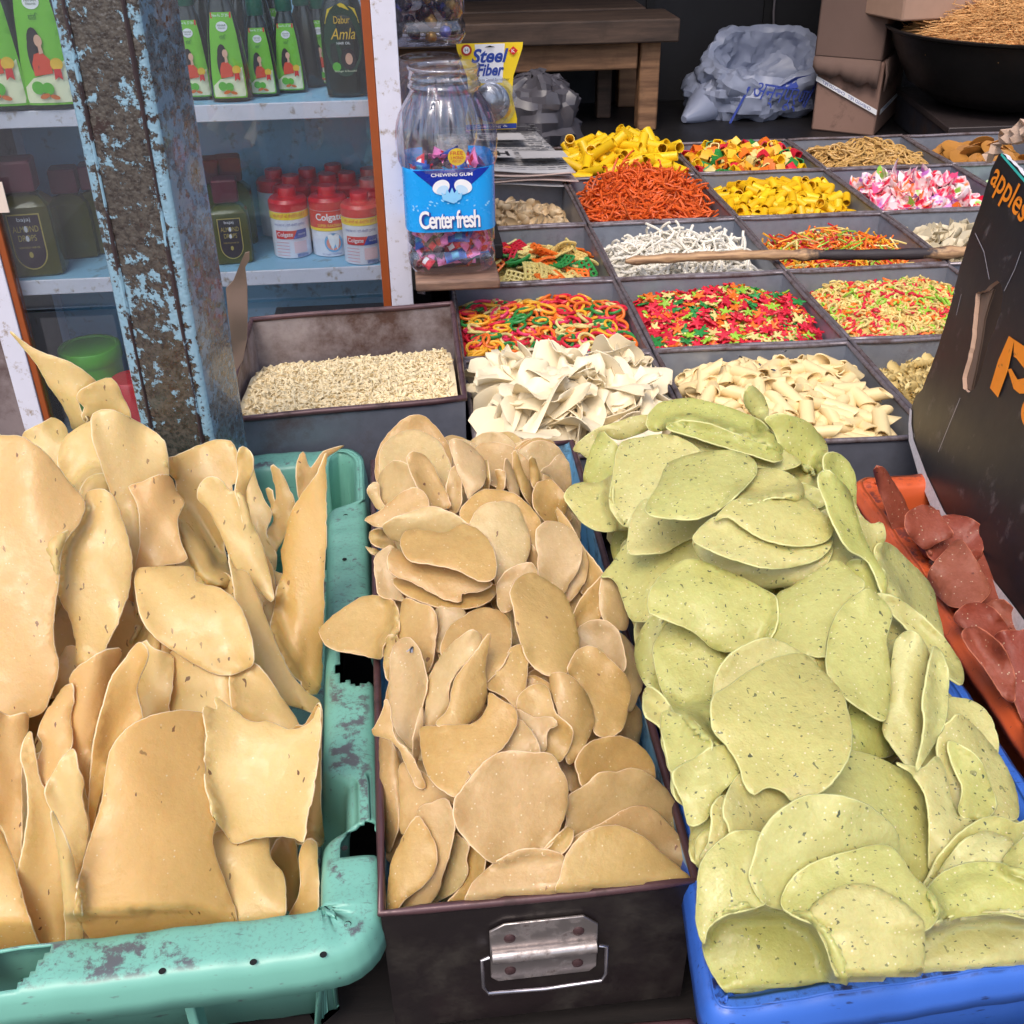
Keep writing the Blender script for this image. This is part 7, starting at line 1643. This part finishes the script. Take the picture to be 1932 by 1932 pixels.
def surf(x0, x1, y0, y1, lv, side=.03, bump_=.006, dome=2.0, seed=0, spill=None):
    ph = [(seed*1.7+k*2.1) % 6.28 for k in range(4)]
    def f(x, y):
        s_ = (y-y0)/(y1-y0); q = (x-(x0+x1)/2)/((x1-x0)/2)
        return Z0+np.interp(s_, np.linspace(0, 1, len(lv)), lv)-side*abs(q)**dome+bump_*(math.sin(x*38+ph[0])*math.sin(y*31+ph[1])+.5*math.sin(x*80+ph[2])*math.sin(y*75+ph[3]))
    return f
def scatter(name, cat, what, kinds, n, B, H, tilt=.5, rise=.008, mode='flat', layers=2, group=None, margin=.012, mass=None, sink=.012, massn=0, drop=True, zr_extra=0):
    x0, x1, y0, y1 = B; x0 += margin; x1 -= margin; y0 += margin; y1 -= margin
    group = group or what
    cell = math.sqrt((x1-x0)*(y1-y0)/n); nx = max(1, round((x1-x0)/cell)); ny = max(1, round((y1-y0)/cell))
    pts = [(x0+(i+.5+rnd.uniform(-.5, .5))*(x1-x0)/nx, y0+(j+.5+rnd.uniform(-.5, .5))*(y1-y0)/ny) for i in range(nx) for j in range(ny)]
    if drop: rnd.shuffle(pts)
    def place(x, y, dz):
        e_ = .006; z = H(x, y); nx_ = -(H(x+e_, y)-H(x-e_, y))/(2*e_); ny_ = -(H(x, y+e_)-H(x, y-e_))/(2*e_)
        nv = Vector((nx_+rnd.gauss(0, tilt), ny_+rnd.gauss(0, tilt), 1)).normalized()
        q = nv.to_track_quat('Z', 'Y').to_matrix().to_4x4() @ Matrix.Rotation(rnd.uniform(0, 6.283), 4, 'Z')
        if mode == 'roll': q = q @ Matrix.Rotation(rnd.uniform(0, 6.283), 4, 'X')
        s_ = rnd.uniform(.88, 1.12); return Matrix.Translation((x, y, z+dz)) @ q @ Matrix.Scale(s_, 4)
    ws = [k[2] for k in kinds]; cache = {}
    def fit(me, Mx):       # push a piece that would poke through a tray wall back inside
        if me.name not in cache:
            a = np.empty(len(me.vertices)*3, 'f'); me.vertices.foreach_get('co', a); cache[me.name] = a.reshape(-1, 3)
        W = cache[me.name] @ np.array(Mx.to_3x3()).T + np.array(Mx.translation); k = W[:, 2] < Z0+.004+(zr_extra)
        if k.any():
            w_ = W[k]; dx = max(0, B[0]+.004-w_[:, 0].min())-max(0, w_[:, 0].max()-B[1]+.004); dy = max(0, B[2]+.004-w_[:, 1].min())-max(0, w_[:, 1].max()-B[3]+.004)
            Mx = Matrix.Translation((dx, dy, 0)) @ Mx
        return Mx
    for i, (x, y) in enumerate(pts):
        me, lab, _ = rnd.choices(kinds, ws)[0]; o = bpy.data.objects.new(name, me); COL.objects.link(o); o.matrix_world = fit(me, place(x, y, rise*rnd.uniform(-.6, 1.2)))
        tag(o, lab, cat, group)
    if massn:
        allv = []; allf = []; allm = []; mats = []
        for _ in range(massn):
            me = rnd.choices(kinds, ws)[0][0]; x = rnd.uniform(x0+margin*.3, x1-margin*.3); y = rnd.uniform(y0+margin*.3, y1-margin*.3); Mx = fit(me, place(x, y, -sink*rnd.uniform(.6, 1.4))); b0 = len(allv)
            mi = []
            for mm in me.materials:
                if mm not in mats: mats.append(mm)
                mi.append(mats.index(mm))
            allv += [tuple(Mx @ v.co) for v in me.vertices]
            for p in me.polygons: allf.append(tuple(b0+k for k in p.vertices)); allm.append(mi[p.material_index])
        me = bpy.data.meshes.new(name+'_layer'); me.from_pydata(allv, [], allf)
        for mm in mats: me.materials.append(mm)
        me.polygons.foreach_set('material_index', allm); me.polygons.foreach_set('use_smooth', [True]*len(allf)); me.update()
        o = bpy.data.objects.new(name+'_layer', me); COL.objects.link(o); tag(o, 'lower layer of the '+what, cat, kind='stuff'); centre(o)
    # plain bed underneath so that no tray bottom shows between the pieces
    gx, gy = 18, 18; vs = []
    for i in range(gx+1):
        for j in range(gy+1):
            x = x0-margin*.6+(x1-x0+margin*1.2)*i/gx; y = y0-margin*.6+(y1-y0+margin*1.2)*j/gy; vs.append((x, y, max(TT+.008, H(x, y)-sink*1.6)))
    b = MB().add(vs, [(i*(gy+1)+j, (i+1)*(gy+1)+j, (i+1)*(gy+1)+j+1, i*(gy+1)+j+1) for i in range(gx) for j in range(gy)])
    o = b.build(name+'_bed', mass or kinds[0][0].materials[0], fix=False); tag(o, 'deepest layer of the '+what, cat, kind='stuff'); centre(o)

def tray(c, r, label):
    x0, x1, y0, y1 = GX[c]+.0035, GX[c+1]-.0035, GY[r]+.0035, GY[r+1]-.0035; j = lambda: rnd.uniform(-.0012, .0012)
    t = tin_box('metal_tray', [(x0+j(), y0+j(), Z0+j()), (x1+j(), y0+j(), Z0+j()), (x1+j(), y1+j(), Z0+j()), (x0+j(), y1+j(), Z0+j())], .116, label, (M['tin_wall'], M['rim']), rr=.0042, group='metal trays in a grid on the counter', inner=M['tin'])
    return (x0, x1, y0, y1)
C_ = dict(red=(214, 40, 62), orange=(236, 118, 40), green=(48, 138, 66), yellow=(238, 176, 50), cream=(226, 208, 132), lime=(150, 196, 60), straw=(214, 184, 110), pink=(232, 60, 104))
pm = {k: pasta('pasta_'+k, v) for k, v in C_.items()}
pale = pasta('pasta_durum', (244, 220, 166), rough=.4, trans=.15, hue=.05); white_ = pasta('pasta_rice_white', (236, 230, 216), rough=.6); ivory = pasta('pasta_ivory', (250, 236, 204), rough=.4, trans=.2, hue=.04)
yelm = pasta('pasta_bright_yellow', (238, 196, 30), hue=.1); yel2 = pasta('pasta_deep_yellow', (232, 182, 24), hue=.08); orn = pasta('snack_orange', (220, 96, 34), rough=.5, hue=.15); wheat = pasta('pasta_wheat', (200, 160, 96), hue=.1); brownd = pasta('chip_brown', (176, 122, 58), hue=.12); shellm = pasta('pasta_shell_beige', (222, 196, 156), rough=.35, hue=.07)

# row by row, nearest first --------------------------------------------------------------------------------------------------
B = tray(0, 0, 'metal tray heaped with pale ribbon chips'); H = surf(*B, [-.005, .02, .035, .03, .0, -.05], side=.035, seed=1)
ks = [(mk('ribbon_chip', ribbon(rnd.uniform(.08, .13), rnd.uniform(.028, .044), i, th=.0011, tw=1.6), ivory, 60), 'pale ribbon chip in the heaped tray beside the rusty tin', 1) for i in range(10)]
scatter('ribbon_chip', 'ribbon chip', 'pale ribbon chips', ks, 150, B, H, tilt=.4, rise=.018, margin=.036, massn=120, sink=.02, mode='roll' if False else 'flat')
B = tray(1, 0, 'metal tray of cream penne right of the ribbon chips'); H = surf(*B, [-.022, -.008, .004, .006, -.01, -.045], side=.02, seed=2)
ks = [(mk('penne', hollow(.044, .0098, .0018, cut=.9*s, curve=0), pale), 'cream penne tube in the front tray of penne', 1) for s, cu in ((1, .05), (.9, -.1), (1.1, .15))]
scatter('penne', 'penne', 'cream penne', ks, 210, B, H, tilt=.26, rise=.012, mode='roll', massn=130, sink=.020, margin=.030)
B = tray(2, 0, 'metal tray of pale spiral pasta half hidden by the black carton'); H = surf(*B, [-.035, -.01, .005, .0, -.02, -.05], side=.02, seed=3)
ks = [(mk('spiral_pasta', spiral(.036, .0075, .004, 2.6+.4*i), pasta('pasta_spiral', (240, 216, 150), rough=.45, hue=.06)), 'pale spiral pasta piece beside the black carton', 1) for i in range(2)]
scatter('spiral_pasta', 'spiral pasta', 'pale spiral pasta', ks, 260, B, H, tilt=.35, rise=.007, mode='roll', massn=200, sink=.01)

B = tray(0, 1, 'metal tray of glossy coloured ring snacks'); H = surf(*B, [-.014, -.002, .004, .004, -.01, -.04], side=.012, seed=4)
ks = [(mk('ring_snack', ring(.0142*s, .0027, sx=e, wob=.03), pm[c]), f'{l} ring snack in the tray of coloured rings', w_) for c, l, w_ in (('red', 'red', 3), ('orange', 'orange', 2.4), ('green', 'dark green', 2), ('yellow', 'amber', 2.2), ('cream', 'cream', 1.6), ('pink', 'raspberry', 1)) for s, e in ((1, 1), (.92, 1.1))]
scatter('ring_snack', 'ring snack', 'coloured ring snacks', ks, 260, B, H, tilt=.2, rise=.005, massn=300, sink=.010, mass=pm['red'], margin=.016)
B = tray(1, 1, 'metal tray of red, green and yellow star snacks'); H = surf(*B, [-.018, -.006, .008, .014, -.004, -.045], side=.022, seed=5)
ks = [(mk('star_snack', star(.0142*s, .0036), pm[c]), f'{l} star snack in the tray of stars', w_) for c, l, w_ in (('red', 'red', 5), ('cream', 'pale yellow', 2), ('green', 'green', 1.2), ('lime', 'lime', 1.2), ('orange', 'orange', 1.5)) for s in (1, .85)]
scatter('star_snack', 'star snack', 'coloured star snacks', ks, 300, B, H, tilt=.3, rise=.006, massn=700, sink=.005, mass=pm['red'], margin=.016)
B = tray(2, 1, 'metal tray of tiny mixed letter shaped snacks'); H = surf(*B, [-.022, -.006, .008, .014, -.002, -.04], side=.03, seed=6)
sh = [lambda: ring(.0068, .0021, wob=.05, n=12), lambda: ring(.0066, .002, sx=.8, cut=.25, n=10), lambda: rod(.017, .0022, .25, 1, 5, 6, 1), lambda: ring(.0062, .0021, sx=1.5, n=12), lambda: star(.0085, .0032, 4, .35)]
ks = [(mk('letter_snack', s(), pm[c]), f'{l} letter shaped snack in the tray of mixed letters', w_) for c, l, w_ in (('straw', 'straw coloured', 6), ('red', 'red', 2.2), ('lime', 'lime green', 1.8), ('orange', 'orange', 1.6), ('cream', 'cream', 2)) for s in sh]
scatter('letter_snack', 'letter snack', 'tiny letter snacks', ks, 300, B, H, tilt=.5, rise=.006, massn=1500, sink=.001, mass=pm['straw'])

B = tray(0, 2, 'metal tray of waffle shaped snacks under the sweet jar board'); H = surf(*B, [-.03, -.012, .0, -.004, -.03, -.07], side=.025, seed=7)
ks = [(mk('waffle_snack', lattice(.040, 4, .0026, bend=.5*s), pm[c]), f'{l} waffle shaped snack in the tray beside the cabinet', w_) for c, l, w_ in (('cream', 'pale yellow', 4), ('straw', 'straw coloured', 2), ('orange', 'orange', 1.6), ('green', 'dark green', 1.6), ('red', 'red', 1)) for s in (1, -.7)]
scatter('waffle_snack', 'waffle snack', 'waffle shaped snacks', ks, 90, B, H, tilt=.34, rise=.012, massn=70, sink=.016, margin=.022)
B = tray(1, 2, 'metal tray of white stick snacks under the bamboo stick'); H = surf(*B, [-.035, -.012, .006, .008, -.02, -.07], side=.03, seed=8)
ks = [(mk('stick_snack', noodle(.074, .0027, 1.8, 12, 6, i+3, .004), white_), 'white crooked stick snack in the tray under the bamboo stick', 1) for i in range(6)]
scatter('stick_snack', 'stick snack', 'white stick snacks', ks, 260, B, H, tilt=.34, rise=.01, massn=300, sink=.008, margin=.03)
B = tray(2, 2, 'metal tray of thin multicoloured stick snacks'); H = surf(*B, [-.05, -.03, -.012, -.004, -.02, -.07], side=.03, seed=9)
ks = [(mk('thin_stick_snack', rod(.036, .0019, .08, 1, 4, 5, i), pm[c]), f'{l} thin stick snack in the multicoloured tray', w_) for c, l, w_ in (('orange', 'orange', 4), ('yellow', 'amber', 3), ('red', 'red', 2), ('cream', 'cream', 2), ('lime', 'lime', 1.6)) for i in range(2)]
scatter('thin_stick_snack', 'thin stick', 'thin coloured stick snacks', ks, 300, B, H, tilt=.5, rise=.012, massn=700, sink=.006, mass=pm['orange'], margin=.02)
B = tray(3, 2, 'metal tray of pale translucent chips beside the carton'); H = surf(*B, [-.06, -.04, -.02, -.02, -.035, -.07], side=.03, seed=10)
ks = [(mk('pale_chip', chip(.019, .12, (.5, .1), sx=1.5, seed=i), pasta('chip_pale', (226, 214, 186), trans=.3)), 'pale oval chip in the tray half hidden by the carton', 1) for i in range(3)]
scatter('pale_chip', 'chip', 'pale oval chips', ks, 150, B, H, tilt=.5, rise=.01, massn=80, sink=.008)

B = tray(0, 3, 'metal tray of beige shell snacks behind the sweet jar'); H = surf(*B, [-.04, -.02, -.015, -.02, -.04, -.07], side=.03, seed=11)
ks = [(mk('shell_snack', cup(.0175*s, .0135*s, .011), shellm), 'beige cupped shell snack in the tray behind the sweet jar', 1) for s in (1, .85)]
scatter('shell_snack', 'shell snack', 'beige shell snacks', ks, 200, B, H, tilt=.6, rise=.010, massn=140, sink=.01, margin=.02)
B = tray(1, 3, 'metal tray heaped with thin orange noodles'); H = surf(*B, [-.035, -.012, .022, .04, .012, -.06], side=.06, dome=1.5, seed=12)
ks = [(mk('orange_noodle', noodle(.19, .0024, 4.2, 34, 5, i+20, .007), orn), 'thin orange noodle in the heaped orange tray', 1) for i in range(9)]
scatter('orange_noodle', 'noodle', 'thin orange noodles', ks, 290, B, H, tilt=.2, rise=.008, massn=420, sink=.006, margin=.045)
B = tray(2, 3, 'metal tray of short yellow tube pasta'); H = surf(*B, [-.03, -.012, .002, .006, -.012, -.065], side=.035, seed=13)
ks = [(mk('short_tube_pasta', hollow(.034, .0098, .0014, curve=c), m_), 'short yellow pasta tube in the middle tray of the fourth row', 1) for c, m_ in ((.0, yel2), (.2, yel2), (-.1, yelm))]
scatter('short_tube_pasta', 'tube pasta', 'short yellow tube pasta', ks, 230, B, H, tilt=.35, rise=.01, mode='roll', massn=160, sink=.014, margin=.02)
mtp, nt, b_ = newmat('chip_pink_marbled'); v = coords(nt); f = noise(nt, v, 32, 2); oi = N(nt, 'ShaderNodeObjectInfo')
c2_ = ramp(nt, oi.outputs['Random'], [(0, lin((226, 40, 74))), (.34, lin((240, 90, 140))), (.5, lin((236, 120, 50))), (.66, lin((170, 90, 170))), (.8, lin((140, 196, 70))), (.9, lin((232, 60, 70)))])
nt.nodes[-1].color_ramp.interpolation = 'CONSTANT'
nt.links.new(mixc(nt, ramp(nt, f, [(.44, (0,)*3), (.56, (1,)*3)]), c2_, lin((244, 226, 226))), b_.inputs['Base Color']); b_.inputs['Roughness'].default_value = .3
B = tray(3, 3, 'metal tray of pink and white marbled chips'); H = surf(*B, [-.055, -.03, -.005, .0, -.02, -.07], side=.04, seed=14)
ks = [(mk('marbled_chip', chip(.0205*s, .1, (bd, .1), th=.0022, sx=1.2, rip=.4, seed=i), mtp), 'glossy pink and white marbled chip in the tray near the carton', 1) for i, (s, bd) in enumerate(((1, .7), (.85, 1.1), (1.1, .4)))]
scatter('marbled_chip', 'chip', 'marbled chips', ks, 190, B, H, tilt=.55, rise=.012, massn=120, sink=.012, margin=.034)
B = tray(4, 3, 'metal tray of pale green chips almost hidden behind the carton'); H = surf(*B, [-.05, -.03, -.02, -.02, -.03, -.05], side=.02, seed=15)
ks = [(mk('green_chip', chip(.026, .08, (.4, .2), seed=i), pasta('chip_pale_green', (196, 222, 176), trans=.3)), 'pale green chip just visible behind the carton', 1) for i in range(2)]
scatter('green_chip', 'chip', 'pale green chips', ks, 70, B, H, tilt=.4, rise=.01, massn=30)

B = tray(0, 4, 'metal tray at the back under the folded newspaper')
B = tray(1, 4, 'metal tray heaped with long yellow tubes beside the newspaper'); H = surf(*B, [-.02, .0, .02, .025, .005, -.03], side=.02, seed=16)
ks = [(mk('long_tube_pasta', hollow(.11*s, .012, .0016, curve=.03), yelm), 'long bright yellow pasta tube in the back tray', 1) for s in (1, .8, .6)]
scatter('long_tube_pasta', 'tube pasta', 'long yellow tube pasta', ks, 120, B, H, tilt=.42, rise=.022, mode='roll', massn=60, sink=.02, margin=.035)
B = tray(2, 4, 'metal tray of coloured square tube snacks in the back row'); H = surf(*B, [-.03, -.015, .005, .012, -.01, -.05], side=.03, seed=17)
ks = [(mk('square_snack', hollow(.022, .0125, .0022, n=16, sq=6, seg=2), m_), f'{l} square tube snack in the back row', w_) for m_, l, w_ in ((pm['yellow'], 'yellow', 4), (pm['orange'], 'orange', 2.4), (pm['red'], 'red', 2), (pm['green'], 'green', 2), (pm['cream'], 'cream', 1.6), (yelm, 'bright yellow', 2))]
scatter('square_snack', 'square snack', 'coloured square snacks', ks, 190, B, H, tilt=.9, rise=.014, mode='roll', massn=120, sink=.012, mass=pm['yellow'], margin=.02)
B = tray(3, 4, 'metal tray of flat wheat coloured loops in the back row'); H = surf(*B, [-.035, -.015, .004, .008, -.015, -.06], side=.035, seed=18)
def loop():
    b = ring(.0155, .0023, sx=1.35, wob=.12, flat=1); 
    for a in (0, 2.1, 4.2): b.tube([(0, 0, 0), (.0155*1.35*math.cos(a)*.5, .0078*math.sin(a), .001), (.0155*1.35*math.cos(a), .0155*math.sin(a), .002*math.sin(2*a+1))], .0022, 5)
    return b
ks = [(mk('wheat_loop', loop(), wheat), 'flat wheat coloured loop in the back row', 1)]
scatter('wheat_loop', 'loop snack', 'wheat coloured loops', ks, 260, B, H, tilt=.35, rise=.010, massn=200, sink=.01, margin=.024)
B = tray(4, 4, 'metal tray of brown round chips at the right end of the back row'); H = surf(*B, [-.045, -.03, -.015, -.015, -.035, -.07], side=.05, seed=19)
ks = [(mk('brown_chip', chip(.03*s, .03, (.15, .1), th=.002, seed=i), brownd), 'brown round chip in the last tray of the back row', 1) for i, s in enumerate((1, .9))]
scatter('brown_chip', 'chip', 'brown round chips', ks, 70, B, H, tilt=.6, rise=.014, massn=30, margin=.04)

# ---- rusty tin with tiny curls ---------------------------------------------------------------------------------------------
zr_ = CZ-.66
rq = [PZ(417, 795, zr_), PZ(878, 752, zr_), PZ(860, 572, zr_), PZ(472, 602, zr_)]
rq[2][0] = rq[1][0]+.001; rq[3][0] = rq[0][0]+.001
rt_ = tin_box('metal_tin', rq, zr_-TT-.001, 'rusty inside square tin of tiny pale curls standing beside the pole', (M['tin_wall'], M['dark_rim']), rr=.0048, inner=M['rusty'])
rb = (max(rq[0][0], rq[3][0])+.004, min(rq[1][0], rq[2][0])-.004, max(rq[0][1], rq[1][1])+.006, min(rq[2][1], rq[3][1])-.006)
def Hr(x, y):
    s_ = (y-rb[2])/(rb[3]-rb[2]); q = (x-rb[0])/(rb[1]-rb[0]); return zr_+np.interp(s_, [0, .3, .6, 1], [-.026, -.03, -.045, -.085])+.014*q+.003*math.sin(x*50)*math.sin(y*43)
curl = pasta('pasta_tiny_curl', (244, 226, 184), rough=.5, hue=.06)
ks = [(mk('curl_pasta', ribbon(.019, .0042, i+50, th=.001, tw=2.6, bend=.6), curl), 'tiny pale curl in the rusty tin', 1) for i in range(5)]
scatter('curl_pasta', 'curl pasta', 'tiny pale curls', ks, 300, rb, Hr, tilt=.8, rise=.004, massn=3000, sink=-.0005, margin=.012)

# ---- flies -----------------------------------------------------------------------------------------------------------------
flym = simple('fly_black', (24, 22, 24), .35); wingm = clear('fly_wing', (.7, .7, .7), 1, .2, opac=.35)
def fly_at(p, label, rz):
    t = empty('fly', p, label, 'fly', 'flies on the food' if 'penne' in label else None, rz)
    MB().tube([(-.0042, 0, .0012), (-.002, 0, .0018), (.0005, 0, .002), (.0024, 0, .0019), (.0036, 0, .0016)], [.0004, .0014, .0013, .0012, .0004], 8).build('fly_body', flym, t)
    for s_ in (-1, 1): MB().add([(.001, s_*.0008, .003), (-.005, s_*.0032, .0026), (-.006, s_*.0018, .0027), (-.004, s_*.0006, .003)], [(0, 1, 2, 3)], 0, False).build('wing', wingm, t, fix=False)
for (a_, b_) in ((1258, 610), (1310, 632), (1185, 582), (1355, 560)):
    u, v = (1150+.6988*a_)*.70614, (550+.6988*b_)*.70614; p = PZ(u, v, Z0+.022); fly_at(p, 'small black fly resting on the cream penne', rnd.uniform(0, 6))
u, v = TC(460, 1212); j = int((v-ht.v0)/PXS); i = int((u-ht.u0)/PXS); p = C0+ray(u, v)*(ht.t[j, i]-.002); fly_at(p, 'small black fly on the leaf shaped tan papad', 1.2)
